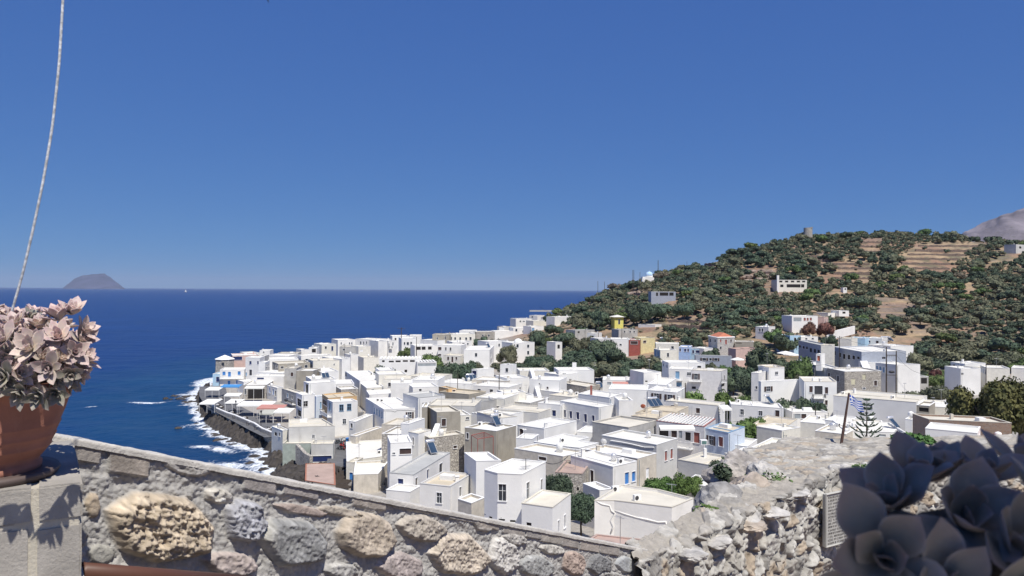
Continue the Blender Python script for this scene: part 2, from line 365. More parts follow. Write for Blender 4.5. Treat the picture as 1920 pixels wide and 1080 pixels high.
def house(cr, pts, h, wall, roof, label, wins='', d=8.0, name='house', Y=None, par=0.28, cat='house', zr=None, rect=True, trim=None, balc='', base=None, kind=None):
    pp = [tuple(float(t) for t in q.split(',')) for q in pts.split()]
    pp = [px(cr, *q) for q in pp]; dj = hrnd.uniform(-.02, .02)
    near = pp[1] if len(pp) >= 3 else pp[0 if pp[0][1] > pp[1][1] else 1]
    if zr is not None: zt = zr
    else:
        yy = Y or hit(near[0], near[1], h)
        if yy is None: print('NOHIT', label); return None
        zt = P(near[0], near[1], yy).z
    zt += dj
    def onz(q):
        dd = ray(*q); yv = (zt-CAMZ)/dd.z
        if yv < 0 or yv > 700 or (abs(dd.z) < 0.02):
            yv = (Y or hit(near[0], near[1], h) or 300)
        return Vector((dd.x*yv, yv))
    w3 = [onz(q) for q in pp]
    if len(pp) == 2:
        a, b = w3; e = b-a; mid = (a+b)/2
        if abs(e.y) > 0.75*abs(e.x): e.y = math.copysign(0.75*abs(e.x), e.y)
        # keep u of both ends
        k0 = ray(*pp[0]).x; k1 = ray(*pp[1]).x; s_ = e.y/e.x if abs(e.x) > 1e-6 else 0
        y0 = mid.y; x0 = (mid.x)
        def at(k): yv = (y0 - s_*x0)/(1 - s_*k); return Vector((k*yv, yv))
        a, b = at(k0), at(k1); e = (b-a).normalized(); nrm = Vector((-e.y, e.x))
        poly = [a, b, b+nrm*d, a+nrm*d]
    elif len(pp) == 3:
        l, n_, r = w3
        if rect:
            def fix(base, other, k):       # rotate the edge n_->other until it makes 75..105 degrees with n_->base, ending on the view ray k
                v1 = (base-n_); v2 = (other-n_); ang = math.degrees(v1.angle_signed(v2)); aa = abs(ang)
                if 72 <= aa <= 108: return other
                tgt = math.copysign(min(max(aa, 72), 108), ang); a0 = math.atan2(v1.y, v1.x) - R(tgt)
                dv = Vector((math.cos(a0), math.sin(a0))); den = dv.x - k*dv.y
                if abs(den) < 1e-3: return n_+dv*min(v2.length, 12)
                t = (k*n_.y - n_.x)/den
                t = min(max(t, 1.5), 22) if t > 0 else min(v2.length, 9)
                return n_+dv*t
            if (pp[0][0]-pp[1][0])**2 > (pp[2][0]-pp[1][0])**2: r = fix(l, r, ray(*pp[2]).x)
            else: l = fix(r, l, ray(*pp[0]).x)
        poly = [l, n_, r, l+r-n_]
    else: poly = w3
    if sum(poly[i].cross(poly[(i+1) % len(poly)]) if hasattr(poly[i], 'cross') else 0 for i in range(len(poly))) < 0: poly = poly[::-1]
    cx = sum(p.x for p in poly)/len(poly); cy = sum(p.y for p in poly)/len(poly)
    zb = base if base is not None else min([g(p.x, p.y) for p in poly] + [g(cx, cy)]) - 0.4
    if zb > zt-2: zb = zt-2.2
    root = empty(name, (cx, cy, zb), label, cat)
    n = len(poly); O3 = Vector((cx, cy, zb))
    holes = [[] for _ in poly]
    for wn in [q for q in wins.split(';') if q.strip()]:
        x, y, ww, wh, k = wn.split(',')[:5]; x, y, ww, wh = float(x), float(y), float(ww), float(wh)
        c = CROPS[cr]; best = None
        for i in range(n):
            a, b = poly[i], poly[(i+1) % n]; e = (b-a); Ln = e.length; e = e/Ln; nr = Vector((e.y, -e.x))
            def st(xx, yy_, a=a, e=e, nr=nr):
                dd = ray(*px(cr, xx, yy_)); den = dd.x*nr.x+nr.y
                if abs(den) < 1e-6: return None
                t = (a.x*nr.x+a.y*nr.y)/den; return ((dd.x*t-a.x)*e.x+(t-a.y)*e.y, CAMZ+dd.z*t, t)
            dd = ray(*px(cr, x, y)); 
            if dd.x*nr.x+nr.y > -0.02: continue
            q = st(x, y)
            if q is None or q[0] < -0.3 or q[0] > Ln+0.3: continue
            if best is None or q[2] < best[0]: best = (q[2], i, st, Ln)
        if best is None: print('NOWALL', label[:40], wn); continue
        _, i, st, Ln = best; q = st(x, y); q0 = st(x-ww/2, y); q1 = st(x+ww/2, y); t0 = st(x, y+wh/2)[1]; t1 = st(x, y-wh/2)[1]
        s0, s1 = min(q0[0], q1[0]), max(q0[0], q1[0])
        s0 = max(s0, .12); s1 = min(s1, Ln-.12); t0 = max(t0, zb+.3); t1 = min(t1, zt-par-.12)
        if s1-s0 < .25 or t1-t0 < .2: print('SMALL', label[:40], wn, round(s1-s0,2), round(t1-t0,2)); continue
        if any(not (s1+.12 < hh[0] or s0-.12 > hh[1] or t1+.12 < hh[2] or t0-.12 > hh[3]) for hh in holes[i]): continue
        holes[i].append((s0, s1, t0, t1, k))
    if not wins.strip() and 60 < cy < 380 and not any(q_ in label for q_ in ('blank', 'plain', 'wall', 'terrace', 'roof', 'passage', 'pier', 'stair', 'porch', 'shed', 'ruin')):
        vis = [i for i in range(n) if (lambda e: (poly[i].x*e.y-poly[i].y*e.x) < 0)((poly[(i+1) % n]-poly[i]).normalized()) and (poly[(i+1) % n]-poly[i]).length > 3.0]
        for i in vis:
            Ln = (poly[(i+1) % n]-poly[i]).length; k_ = max(1, int(Ln/2.6))
            for j in range(k_):
                if hrnd.random() < .35: continue
                s_ = Ln*(j+.5)/k_+hrnd.uniform(-.2, .2); wd_ = hrnd.uniform(.35, .5); t1_ = zt-par-hrnd.uniform(.45, .6); hh_ = hrnd.choice([.7, 1.0, 1.0, 1.9])
                if t1_-hh_ > zb+.3: holes[i].append((s_-wd_, s_+wd_, t1_-hh_, t1_, hrnd.choice(['d', 'd', 'g', 'b', 'k', 'n'])))
    mb = MB(); DEP = 0.14
    for i in range(n):
        a, b = poly[i], poly[(i+1) % n]; e = (b-a); Ln = e.length; e = e/Ln; nr = Vector((e.y, -e.x))
        def V(s, t, o=0.0): return (a.x+e.x*s+nr.x*o-cx, a.y+e.y*s+nr.y*o-cy, t-zb)
        ss = sorted(set([0, Ln] + [round(q[0], 4) for q in holes[i]] + [round(q[1], 4) for q in holes[i]]))
        ts = sorted(set([zb, zt] + [round(q[2], 4) for q in holes[i]] + [round(q[3], 4) for q in holes[i]]))
        for si in range(len(ss)-1):
            for ti in range(len(ts)-1):
                sm, tm = (ss[si]+ss[si+1])/2, (ts[ti]+ts[ti+1])/2
                if any(q[0] < sm < q[1] and q[2] < tm < q[3] for q in holes[i]): continue
                mb.add([V(ss[si], ts[ti]), V(ss[si+1], ts[ti]), V(ss[si+1], ts[ti+1]), V(ss[si], ts[ti+1])], [(0, 1, 2, 3)])
        for (s0, s1, t0, t1, k) in holes[i]:
            o = -DEP
            mb.add([V(s0, t0), V(s0, t0, o), V(s0, t1, o), V(s0, t1), V(s1, t0), V(s1, t0, o), V(s1, t1, o), V(s1, t1)],
                   [(0, 1, 2, 3), (4, 7, 6, 5), (0, 4, 5, 1), (3, 2, 6, 7)])
            pm, fm, sm_ = KINDS[k]; isdoor = k in 'Bgk' and (t1-t0) > 1.7
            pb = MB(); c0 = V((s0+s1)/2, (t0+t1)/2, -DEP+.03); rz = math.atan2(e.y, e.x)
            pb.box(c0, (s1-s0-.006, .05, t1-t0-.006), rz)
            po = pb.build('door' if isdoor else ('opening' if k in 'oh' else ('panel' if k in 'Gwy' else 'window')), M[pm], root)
            if fm and (zt-CAMZ) < 3:
                fb = MB(); fw = .07
                dist = a.length
                fb.box(V((s0+s1)/2, t1+fw/2, .02), (s1-s0+2*fw, .05, fw), rz)
                fb.box(V(s0-fw/2, (t0+t1)/2, .02), (fw, .05, t1-t0-.004), rz); fb.box(V(s1+fw/2, (t0+t1)/2, .02), (fw, .05, t1-t0-.004), rz)
                if not isdoor: fb.box(V((s0+s1)/2, t0-fw/2, .04), (s1-s0+2*fw+.06, .12, fw), rz)
                if k in 'dsxa' and dist < 230:
                    fb.box(V((s0+s1)/2, (t0+t1)/2, -DEP+.062), (.045, .012, t1-t0-.01), rz); fb.box(V((s0+s1)/2, t0+(t1-t0)*.6, -DEP+.070), (s1-s0-.01, .012, .04), rz)
                fo = fb.build('frame', M[fm], po)
            if isdoor and a.length < 200:
                MB().box(V(s1-.12, t0+(t1-t0)*.48, -DEP+.08), (.04, .05, .14), rz).build('handle', M['metal'], po)
            if sm_:
                for sd_, sc_ in ((s0, -1), (s1, 1)):
                    swd = (s1-s0)*.42
                    MB().box(V(sd_+sc_*(.10+swd/2), (t0+t1)/2, .075), (swd, .04, t1-t0), rz).build('shutter', M[sm_], po)
    ins = inset(poly, 0.20); zd = zt-par
    for i in range(n):
        a, b = poly[i], poly[(i+1) % n]; c_, d_ = ins[(i+1) % n], ins[i]
        mb.add([(a.x-cx, a.y-cy, zt-zb), (b.x-cx, b.y-cy, zt-zb), (c_.x-cx, c_.y-cy, zt-zb), (d_.x-cx, d_.y-cy, zt-zb),
                (c_.x-cx, c_.y-cy, zd-zb), (d_.x-cx, d_.y-cy, zd-zb)], [(0, 1, 2, 3), (3, 2, 4, 5)])
    mb.build('wall', W[wall], root)
    rb = MB(); k_ = len(ins)
    rb.add([(p.x-cx, p.y-cy, zd-zb) for p in ins], [tuple(range(k_))]); 
    rm = RF[roof]; rb.build('roof', rm, root)
    # white rim in the roof colour lies 3 mm over the top of the wall
    rim = MB()
    o2 = inset(poly, -0.03)
    for i in range(n):
        a, b = o2[i], o2[(i+1) % n]; c_, d_ = ins[(i+1) % n], ins[i]
        top = zt-zb+.03
        rim.add([(a.x-cx, a.y-cy, top), (b.x-cx, b.y-cy, top), (c_.x-cx, c_.y-cy, top), (d_.x-cx, d_.y-cy, top),
                 (a.x-cx, a.y-cy, top-.07), (b.x-cx, b.y-cy, top-.07), (c_.x-cx, c_.y-cy, top-.07), (d_.x-cx, d_.y-cy, top-.07)],
                [(0, 1, 2, 3), (4, 5, 1, 0), (3, 2, 6, 7)])
    tm = W[trim] if trim in W else (M[trim] if trim else (W['bright'] if roof == 'w' else RF[roof]))
    rim.build('coping', tm, root)
    H_ = dict(root=root, poly=poly, zt=zt, zd=zd, zb=zb, c=(cx, cy)); HOUSES.append(H_)
    if len(poly) == 4 and (poly[1]-poly[0]).length > 3.5 and (poly[2]-poly[1]).length > 3.5 and hrnd.random() < .8 and par > .2:
        def at2(a_, b_): p0 = ins[0]+(ins[1]-ins[0])*a_; p1 = ins[3]+(ins[2]-ins[3])*a_; return p0+(p1-p0)*b_
        if hrnd.random() < .6:       # a low curb where two roofs of different age meet
            t_ = hrnd.uniform(.3, .7); q0, q1 = (at2(t_, 0.01), at2(t_, .99)) if hrnd.random() < .5 else (at2(0.01, t_), at2(.99, t_)); m_ = (q0+q1)/2; dq = q1-q0
            MB().box((m_.x-cx, m_.y-cy, zd-zb+.06), (dq.length, .22, .12), math.atan2(dq.y, dq.x)).build('roof_curb', tm, root)
        if hrnd.random() < .55:
            q0 = at2(hrnd.choice([.12, .88]), hrnd.uniform(.15, .85)); hh_ = hrnd.uniform(.5, 1.1)
            MB().box((q0.x-cx, q0.y-cy, zd-zb+hh_/2), (.45, .4, hh_), .3).box((q0.x-cx, q0.y-cy, zd-zb+hh_+.05), (.58, .52, .07), .3).build('chimney', W[wall], root)
        if hrnd.random() < .3:
            q0 = at2(hrnd.uniform(.3, .7), hrnd.uniform(.3, .8)); w1 = hrnd.uniform(1.0, 1.8)
            MB().box((q0.x-cx, q0.y-cy, zd-zb+.28), (w1, 1.0, .56), math.atan2((poly[1]-poly[0]).y, (poly[1]-poly[0]).x)).build('roof_hatch', W['bright'], root)
        # rain pipe down the nearest corner
        ci = min(range(4), key=lambda i_: poly[i_].length); e_ = (poly[(ci+1) % 4]-poly[ci]).normalized(); q0 = poly[ci]+e_*.35+Vector((e_.y, -e_.x))*.06
        if cy < 220: MB().tube([(q0.x-cx, q0.y-cy, .1), (q0.x-cx, q0.y-cy, zt-zb-.25)], .045, 6).build('drainpipe', M['gpanel'] if hrnd.random() < .5 else W[wall], root)
    for bl in [q for q in balc.split(';') if q.strip()]:
        # balcony: x0,x1,yslab,railheight_px,material
        x0, x1, ys_, rh, bm = bl.split(','); x0, x1, ys_, rh = float(x0), float(x1), float(ys_), float(rh)
        best = None
        for i in range(n):
            a, b = poly[i], poly[(i+1) % n]; e = (b-a).normalized(); nr = Vector((e.y, -e.x)); dd = ray(*px(cr, (x0+x1)/2, ys_))
            den = dd.x*nr.x+nr.y
            if den > -.02: continue
            t = (a.x*nr.x+a.y*nr.y)/den; s = (dd.x*t-a.x)*e.x+(t-a.y)*e.y
            if -1 < s < (b-a).length+1 and (best is None or t < best[0]): best = (t, i, a, e, nr)
        if best is None: continue
        t, i, a, e, nr = best; res = []
        for xx in (x0, x1):
            dd = ray(*px(cr, xx, ys_)); tt = (a.x*nr.x+a.y*nr.y)/(dd.x*nr.x+nr.y); res.append((dd.x*tt-a.x)*e.x+(tt-a.y)*e.y)
        s0, s1 = min(res), max(res); zz = CAMZ+ray(*px(cr, (x0+x1)/2, ys_)).z*t; rhw = rh/CROPS[cr][2]*t/F; dp = 1.0; rz = math.atan2(e.y, e.x)
        def V(s, t_, o=0.0): return (a.x+e.x*s+nr.x*o-cx, a.y+e.y*s+nr.y*o-cy, t_-zb)
        bo = MB().box(V((s0+s1)/2, zz-.08, dp/2+.01), (s1-s0, dp, .14), rz).build('balcony', W['bright'], root)
        rb = MB(); top = rhw
        rb.box(V((s0+s1)/2, zz+top, dp-.05), (s1-s0, .08, .07), rz); rb.box(V(s0+.05, zz+top, dp/2), (.08, dp-.1, .07), rz); rb.box(V(s1-.05, zz+top, dp/2), (.08, dp-.1, .07), rz)
        nb = max(4, int((s1-s0)/.22))
        for q in range(nb+1): rb.box(V(s0+.05+(s1-s0-.1)*q/nb, zz+top/2, dp-.05), (.07 if bm == 'w' else .03, .05, top), rz)
        for q in range(4): rb.box(V(s0+.05, zz+top/2, dp*q/4), (.05, .05, top), rz); rb.box(V(s1-.05, zz+top/2, dp*q/4), (.05, .05, top), rz)
        rb.build('railing', W['bright'] if bm == 'w' else M['bluep' if bm == 'b' else 'rail'], bo)
    return H_
def inside(poly, x, y): return inpoly(x, y, [(p.x, p.y) for p in poly])
def on_roof(u, v):
    d = ray(u, v); best = None
    for H_ in HOUSES:
        yv = (H_['zd']-CAMZ)/d.z if d.z < -1e-5 else None
        if yv and 0 < yv < 700 and inside(H_['poly'], d.x*yv, yv) and (best is None or yv < best[0]): best = (yv, H_)
    if best: return Vector((d.x*best[0], best[0], best[1]['zd'])), best[1]
    yv = hit(u, v) or 300
    return Vector((d.x*yv, yv, CAMZ+d.z*yv)), None
# ------------------------------------------------------------------ the village, house by house (points read off the photograph give each plan, solved on its roof height)
h = house
# western row by the sea
h('A','300,462 560,455',4.6,'pink','w','salmon pink house with a dark blue loggia, behind the round stone tower','350,483,90,48,n',d=9,Y=288)
h('A','428,482 572,486 622,468',6.0,'lav','w','tall narrow pale blue-white house right of the salmon pink house','478,533,22,32,n;553,533,15,32,n;480,632,26,58,g;430,648,26,35,b',Y=268)
h('A','172,605 418,602',4.9,'lav','w','two-storey seafront house with royal blue doors and a white balcony','213,640,30,36,B;268,652,28,55,B;365,637,28,36,B;263,732,26,36,B;350,728,30,38,B',d=8,Y=268,balc='176,412,690,24,w')
h('A','100,645 175,645',3.2,'sky','w','small blue shed against the left end of the blue-doored seafront house','150,700,30,50,n',d=6,Y=270)
h('A','560,532 625,532',4.0,'bright','w','small white block wedged right of the tall pale blue-white house','',d=6,Y=262)
h('A','625,505 958,495',4.6,'bright','w','long plain white house with a blank wall, behind the seafront rows','',d=9,Y=280)
h('A','570,466 622,466',5.0,'grey','w','narrow grey house end with one dark window, above the small white block','605,503,16,40,k',d=6,Y=276)
h('A','622,462 860,466',4.6,'white','w','low white house with two small dark windows near the sea edge','738,470,18,12,d;795,470,18,12,d',d=9,Y=294)
h('A','745,440 950,440',3.6,'grey','c','low grey-walled house with a pale flat roof at the sea edge','',d=7,Y=308)
h('A','430,440 570,432',3.8,'cream','w','low cream house on the sea edge beyond the tall pale blue house','',d=7,Y=306)
h('A','570,412 672,412',4.2,'bright','w','little white house at the sea edge with stepped roof','610,428,14,10,d',d=6,Y=312)
h('A','985,405 1060,402',4.8,'white','w','small white house with a flat dish-topped roof on the sea skyline','',d=6,Y=318)
h('A','1060,385 1140,385',5.6,'white','w','white upper block beside the barrel-topped sea-edge house','1112,410,40,44,o',d=6,Y=310)
h('A','1190,352 1336,346',6.4,'cream','w','cream house with a long flat top on the sea skyline','',d=8,Y=322)
h('A','948,455 985,464 1290,452',4.6,'white','w','long white house with five small dark windows in a row','1040,503,25,16,d;1093,515,24,50,g;1152,496,28,13,d;1212,494,28,13,d;1263,492,26,13,d',Y=286)
h('A','1300,492 1475,482',4.0,'white','w','white house with a sloping parapet left of the grey walled garden','1400,515,14,20,d',d=9,Y=276)
h('A','1105,516 1390,506',4.2,'cream','c','cream blank-walled house in front of the five-windowed white house','1315,550,10,16,d',d=8,Y=262)
h('A','1392,500 1476,494',4.4,'lav','w','small pale blue gabled block joined to the cream blank wall','',d=7,Y=264)
h('A','757,545 1075,532',3.8,'khaki','c','weathered brown house with a broad pale cornice','',d=9,Y=258)
h('A','818,590 936,590',4.6,'grey','c','grey stone cube with one square brown window','893,650,28,40,k',d=8,Y=244)
h('A','938,612 1100,614',4.6,'khaki','w','khaki rendered cube with a blank wall, right of the grey stone cube','',d=8,Y=241)
h('A','1098,592 1182,628 1362,618',4.2,'lav','w','pale blue-white house with a plain white roof, centre of the waterfront rows','',Y=244)
h('A','540,628 810,640',3.6,'bright','w','white terrace house with a low blue opening','578,640,70,16,n;640,655,40,14,G',d=8,Y=250)
h('A','480,668 810,672',3.2,'white','w','low white annexe with a row of blue shutters, below the white terrace house','578,690,70,18,n',d=6,Y=243)
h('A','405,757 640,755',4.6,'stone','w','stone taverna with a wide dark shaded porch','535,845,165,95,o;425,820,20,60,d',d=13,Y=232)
h('A','645,760 745,785 805,770',4.3,'white','w','white taverna with quoins and three blue doors','672,805,15,62,B;706,825,13,60,B;730,842,14,58,g',Y=226)
h('A','410,735 640,700',3.9,'bright','w','white flat-roofed store behind the stone taverna','',d=6,Y=245)
h('A','790,790 937,838 1010,808',4.6,'grey','c','grey harbour house with roof dishes and a green balcony','850,862,15,40,b;895,880,14,40,g',Y=214,balc='850,930,935,25,k')
h('A','1010,722 1062,738 1332,722',8.6,'lav','w','tallest white waterfront block, blank wall with a solar heater behind','1042,792,24,86,o',Y=197)
h('A','935,832 995,858 1125,845',6.4,'bright','w','white house with arched loggia windows below the tallest block','967,932,40,75,a;1028,945,46,55,a;970,1040,34,60,a',Y=193)
h('A','1120,862 1132,872 1196,866',5.6,'paleblue','w','sky blue sliver of a house between the arched loggia and the ochre top floor','1180,960,18,70,b',Y=190)
h('A','1195,847 1256,887 1542,862',7.4,'ochre','t','ochre-topped tall house behind the blue-shuttered white house','1222,930,40,50,k',Y=181)
h('A','1246,902 1300,927 1550,917',6.9,'white','w','white three-storey house with pale blue shutters','1272,970,12,72,x;1292,978,12,75,x;1388,985,38,62,x;1465,978,38,62,x;1417,1121,32,50,d',Y=174,balc='1215,1290,1055,28,w')
h('A','1335,772 1385,802 1555,790',4.8,'stone','w','low stone-walled house with a white roof, right of the tallest block','',Y=196)
h('A','1085,702 1330,692',4.6,'white','w','white roof terrace behind the tallest waterfront block','',d=9,Y=222)
h('A','1330,747 1515,742',4.4,'white','w','white-roofed house between the tallest block and the narrow blue lane','',d=10,Y=210)
h('A','1425,617 1570,714 1830,706',5.0,'lav','w','deep white-roofed house with a pale solar heater near the tamarisk','1432,650,16,40,g;1657,690,25,18,d',Y=216)
h('A','1577,737 1640,787 1822,777',5.0,'cream','w','cream house with one small dark window, above the narrow lane','1700,800,25,18,d',Y=206)
h('A','1637,812 1668,855 1925,838',4.8,'lav','w','low pale house with a long white roof, below the cream house','',Y=188)
h('I','290,167 505,300 912,288',5.6,'lav','w','white house with a row of four blue windows down the lane and two roof vents','395,318,14,72,b;425,330,14,75,b;455,348,14,80,b;485,368,14,82,b;815,372,45,75,s',Y=160)
h('A','1352,307 1525,302',5.6,'white','w','white three-windowed house on the sea skyline, left of the tall pole','1385,340,10,20,d;1468,340,10,20,d;1492,340,10,20,d',d=9,Y=345)
h('A','1525,296 1755,306',5.6,'white','w','white house behind the tall utility pole on the sea skyline','1580,335,14,28,d;1610,335,10,25,d;1638,333,10,22,d;1717,345,18,25,d',d=9,Y=343)
h('A','1368,374 1556,374',3.8,'grey','c','long grey garden house behind the bare tree','',d=7,Y=318)
h('A','1558,372 1680,366',4.2,'cream','w','cream gatehouse with a boarded square window','1590,415,30,24,w',d=7,Y=316)
h('A','1480,455 1560,450',3.2,'white','w','white yard wall house beside the bare tree','',d=6,Y=300)
h('A','1610,485 1760,480',3.0,'cream','c','low cream terrace above the white rubble yard','',d=8,Y=290)
# centre-left far rows (B)
h('B','50,320 150,314',5.8,'white','w','blank white house end left of the iron-balconied house','',d=8,Y=322)
h('B','150,316 240,312',5.4,'white','w','white house with tall black doors and an iron balcony on the far row','156,365,10,50,g;196,345,10,30,d',d=8,Y=324,balc='150,182,388,16,i')
h('B','283,292 430,290',5.0,'lav','w','pale house with three arched windows behind the green tamarisk','312,340,14,26,d;345,342,22,28,d;378,340,16,28,d',d=8,Y=330)
h('B','190,268 360,266',4.6,'bright','w','bright white row house on the skyline behind the arched-window house','',d=8,Y=366)
h('B','362,262 480,262',4.8,'white','w','white skyline house with a ragged roof, left of the white outdoor stair','',d=8,Y=368)
h('B','470,300 640,315',4.0,'bright','w','white terrace with an outdoor stair, left of the dark brown block','',d=10,Y=345)
h('B','590,250 760,252',5.2,'khaki','c','dark brown-grey cube on the skyline of the far row','640,290,12,20,d;720,285,12,30,g',d=8,Y=350)
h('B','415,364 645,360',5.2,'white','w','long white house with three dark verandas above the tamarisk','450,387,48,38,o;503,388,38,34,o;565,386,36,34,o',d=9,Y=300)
h('B','645,358 878,362',5.4,'white','w','white two-storey house with a wide brown window on the far row','663,392,36,30,k;725,395,14,30,g;772,397,16,32,g;660,455,38,18,k',d=9,Y=298)
h('B','775,250 1020,246',4.6,'cream','w','cream-white house with a row of small arched windows on the skyline','780,290,14,30,d;818,292,16,25,d;868,292,16,26,d;928,293,18,25,d;972,292,20,30,g',d=9,Y=352)
h('B','860,212 1000,214',4.8,'bright','w','white house with a tapered ridge, topmost on the middle skyline','',d=8,Y=375)
h('B','1030,225 1215,224',4.4,'stone','w','rough stone house on the far shore row','1155,262,16,20,d;1095,262,14,20,d',d=8,Y=376)
h('B','790,326 985,322',3.6,'white','w','low white house with a brown gate, left of the dark round tree','900,352,24,30,k;945,345,14,18,d',d=8,Y=322)
h('B','1152,324 1355,316',5.2,'lav','w','pale blue-white two-storey house behind the olive clump','1258,358,15,28,d;1325,360,12,22,d',d=8,Y=306)
h('B','1392,336 1612,328',6.4,'lav','w','tall pale house crowned by a small white dome','1442,365,22,32,d;1548,368,20,28,d;1548,433,20,34,d',d=8,Y=300)
h('B','905,410 1162,406 1255,398',6.0,'lav','w','large plain pale house with one central window, beyond the dark grove','1027,455,22,34,d;1182,522,26,40,w;1178,460,10,50,w;1238,445,30,45,o',Y=280)
h('B','697,458 868,466 935,450',4.6,'cream','c','cream neoclassical house with a brown door and stepped cornice','748,490,20,34,k;790,500,20,58,k;830,490,18,30,k;905,480,10,26,d',Y=286)
h('B','60,497 478,495',6.2,'lav','w','long white house under a slatted pergola roof with slot windows','100,518,26,20,o;180,522,50,16,h;248,520,50,18,h;320,517,50,17,h;390,517,48,19,h;325,617,26,26,h',d=9,Y=258)
h('B','440,529 632,526',4.6,'lav','w','white house with a grey glazed band, joined to the pergola house','535,550,180,34,G',d=7,Y=256)
h('B','1268,550 1388,554 1432,546',3.6,'bright','w','little white cube with one dark window in front of the grove','1335,607,26,38,d',Y=232)
h('B','983,598 1040,603 1206,588',3.6,'lav','w','low white house with a dark blue porch left of the little white cube','1010,640,42,50,n',Y=228)
h('B','1465,614 1760,612',3.4,'cream','w','long cream roof-top house right of the little white cube','',d=8,Y=224)
h('B','60,610 213,606',4.2,'lav','w','pale low house under the dark tamarisk hedge','',d=8,Y=226)
h('B','55,652 330,645',3.8,'cream','w','low pale-roofed house beneath the tamarisk hedge','',d=8,Y=214)
h('B','340,665 650,680',3.6,'cream','c','cream-roofed house littered with rubble, left of the dark grove','',d=9,Y=214)
h('B','100,700 375,698',4.2,'cream','c','tan-edged flat house in the middle of the left rows','',d=8,Y=200)
h('B','378,705 640,710',4.2,'bright','w','bright flat-roofed house with bare antennas','',d=9,Y=196)
h('B','175,742 388,740',4.8,'white','w','small white raised block with a cream wall','',d=7,Y=184)
h('B','395,780 652,772',5.0,'white','w','white house with a big roof step and dark stairwell','470,800,24,40,g',d=8,Y=180)
h('B','650,730 980,745',3.8,'bright','w','wide bright roof just in front of the dark grove','',d=9,Y=205)
h('B','985,700 1340,715',4.0,'beige','w','beige house with a line of solar heaters','1100,725,16,20,d;1270,740,60,24,o',d=8,Y=206)
h('B','1340,690 1560,680',4.2,'lav','w','pale house with a tilted roof light, right of the solar beige house','1360,695,20,16,o',d=8,Y=208)
h('B','1560,700 1860,712',4.0,'lav','w','long pale house with a small round vent','1660,745,12,12,o;1742,785,20,22,k',d=8,Y=190)
h('B','1000,760 1350,780',3.8,'white','w','white house with a dark skylight, behind the cream balustrade','',d=9,Y=192)
h('B','660,822 955,850 1125,818',5.0,'khaki','t','grey corniced old house with a brown tiled terrace','',Y=166)
h('B','750,800 828,776',5.6,'ochre','c','small ochre stair hut on the brown terrace','805,800,30,44,k',d=4,Y=170)
h('B','980,925 1020,940',4.4,'grey','g','narrow grey passage house left of the cream balustrade house','',d=9,Y=158)
h('B','1028,878 1302,894',5.6,'cream','w','cream neoclassical house with a pierced balustrade','1090,980,32,55,g;1168,978,36,36,k;1240,978,40,20,k',d=9,Y=164)
h('J','290,232 545,222',7.2,'cream','w','cream penthouse with a brown door and a red water tank','365,210,26,80,k;405,210,40,30,y',d=5,Y=172)
h('J','280,322 597,352 822,288',5.0,'palestone','w','pale stone-pattern house with a moulded white cornice','365,412,70,10,h;500,416,70,12,h;592,432,32,26,k;675,440,36,28,k',Y=168)
h('J','550,260 640,255',6.6,'lav','w','pale stair block with a sloping white parapet','598,262,10,22,g',d=5,Y=174)
h('J','650,190 950,228 1112,212',4.8,'lav','w','low lavender house with a small tile vent behind the white stair','895,270,14,14,o',Y=186)
h('J','958,108 1272,160 1432,104',5.0,'stone','c','rough stone house with a tan roof and two solar heaters','',Y=194)
h('J','820,250 1100,290',4.0,'cream','c','cream roof strip behind the navy-shuttered house','',d=7,Y=168)
h('J','690,350 955,375 1060,345',6.0,'lav','w','low white wing with a slot window and iron-lamped door','770,444,52,16,h;882,475,45,70,n',Y=152)
h('J','955,325 1415,405 1602,372',7.0,'lav','w','large white house with five tall navy windows','1008,480,32,90,n;1082,493,32,85,n;1165,505,36,85,n;1257,532,34,95,n;1350,535,30,66,n',Y=146)
h('J','1170,242 1545,290 1692,215',5.4,'lav','w','white house with a brick red chimney and orange roof strip','1540,330,45,80,b',Y=156)
h('J','1655,322 1822,322',6.4,'white','w','white roof block carrying two small tanks','',d=5,Y=146)
h('C','40,716 395,714',4.2,'lav','w','pale house with a stout white chimney, in front of the grove','',d=8,Y=210)
h('C','480,812 760,818',4.2,'white','w','white bar with a dark red awning','545,848,40,26,G;655,862,150,48,k',d=8,Y=196)
h('C','40,760 230,745',3.8,'lav','w','low pale annexe of the white-chimneyed house','',d=6,Y=206)
h('K','-120,248 342,262',6.2,'lav','w','long blank lavender wall house right of the orange strip','',d=9,Y=164)
h('K','345,262 690,292 790,235',6.4,'lav','w','white house with two brown-shuttered windows above the solar bank','450,335,60,65,s;610,352,62,68,s',Y=160)
h('K','345,190 560,205 688,122',6.0,'lav','w','white house with a slanted roof, above the brown-shuttered windows','500,195,10,10,o',Y=178)
h('K','298,55 508,48',7.4,'white','w','tall white slab-topped block left of the pale blue door','330,158,30,16,o',d=7,Y=188)
h('C','1140,640 1506,640',7.4,'bright','w','upper white block with a ladder of vents behind the pale blue door','',d=7,Y=206)
h('C','1142,700 1370,708',6.8,'white','w','white house with a pale blue door and balcony','1228,765,40,78,b;1243,858,56,40,b;1343,752,40,30,d',d=7,Y=196,balc='1190,1280,812,14,w')
h('C','1368,714 1664,724 1726,702',7.2,'greige','c','greige two-storey house with brown shutters and small balconies','1413,780,36,60,s;1392,890,40,24,o;1675,790,14,50,g;1697,790,12,50,g;1680,865,40,30,o',Y=194,balc='1340,1470,822,16,w;1668,1722,830,22,i')
h('C','1010,448 1242,452',6.4,'cream','w','upper cream block with a solar tank at the foot of the hill','',d=7,Y=256)
h('C','992,500 1056,514 1222,512',5.4,'cream','w','cream house with one narrow window below the upper cream block','1133,562,20,38,d;1008,545,12,55,b;1035,560,12,60,b',Y=246)
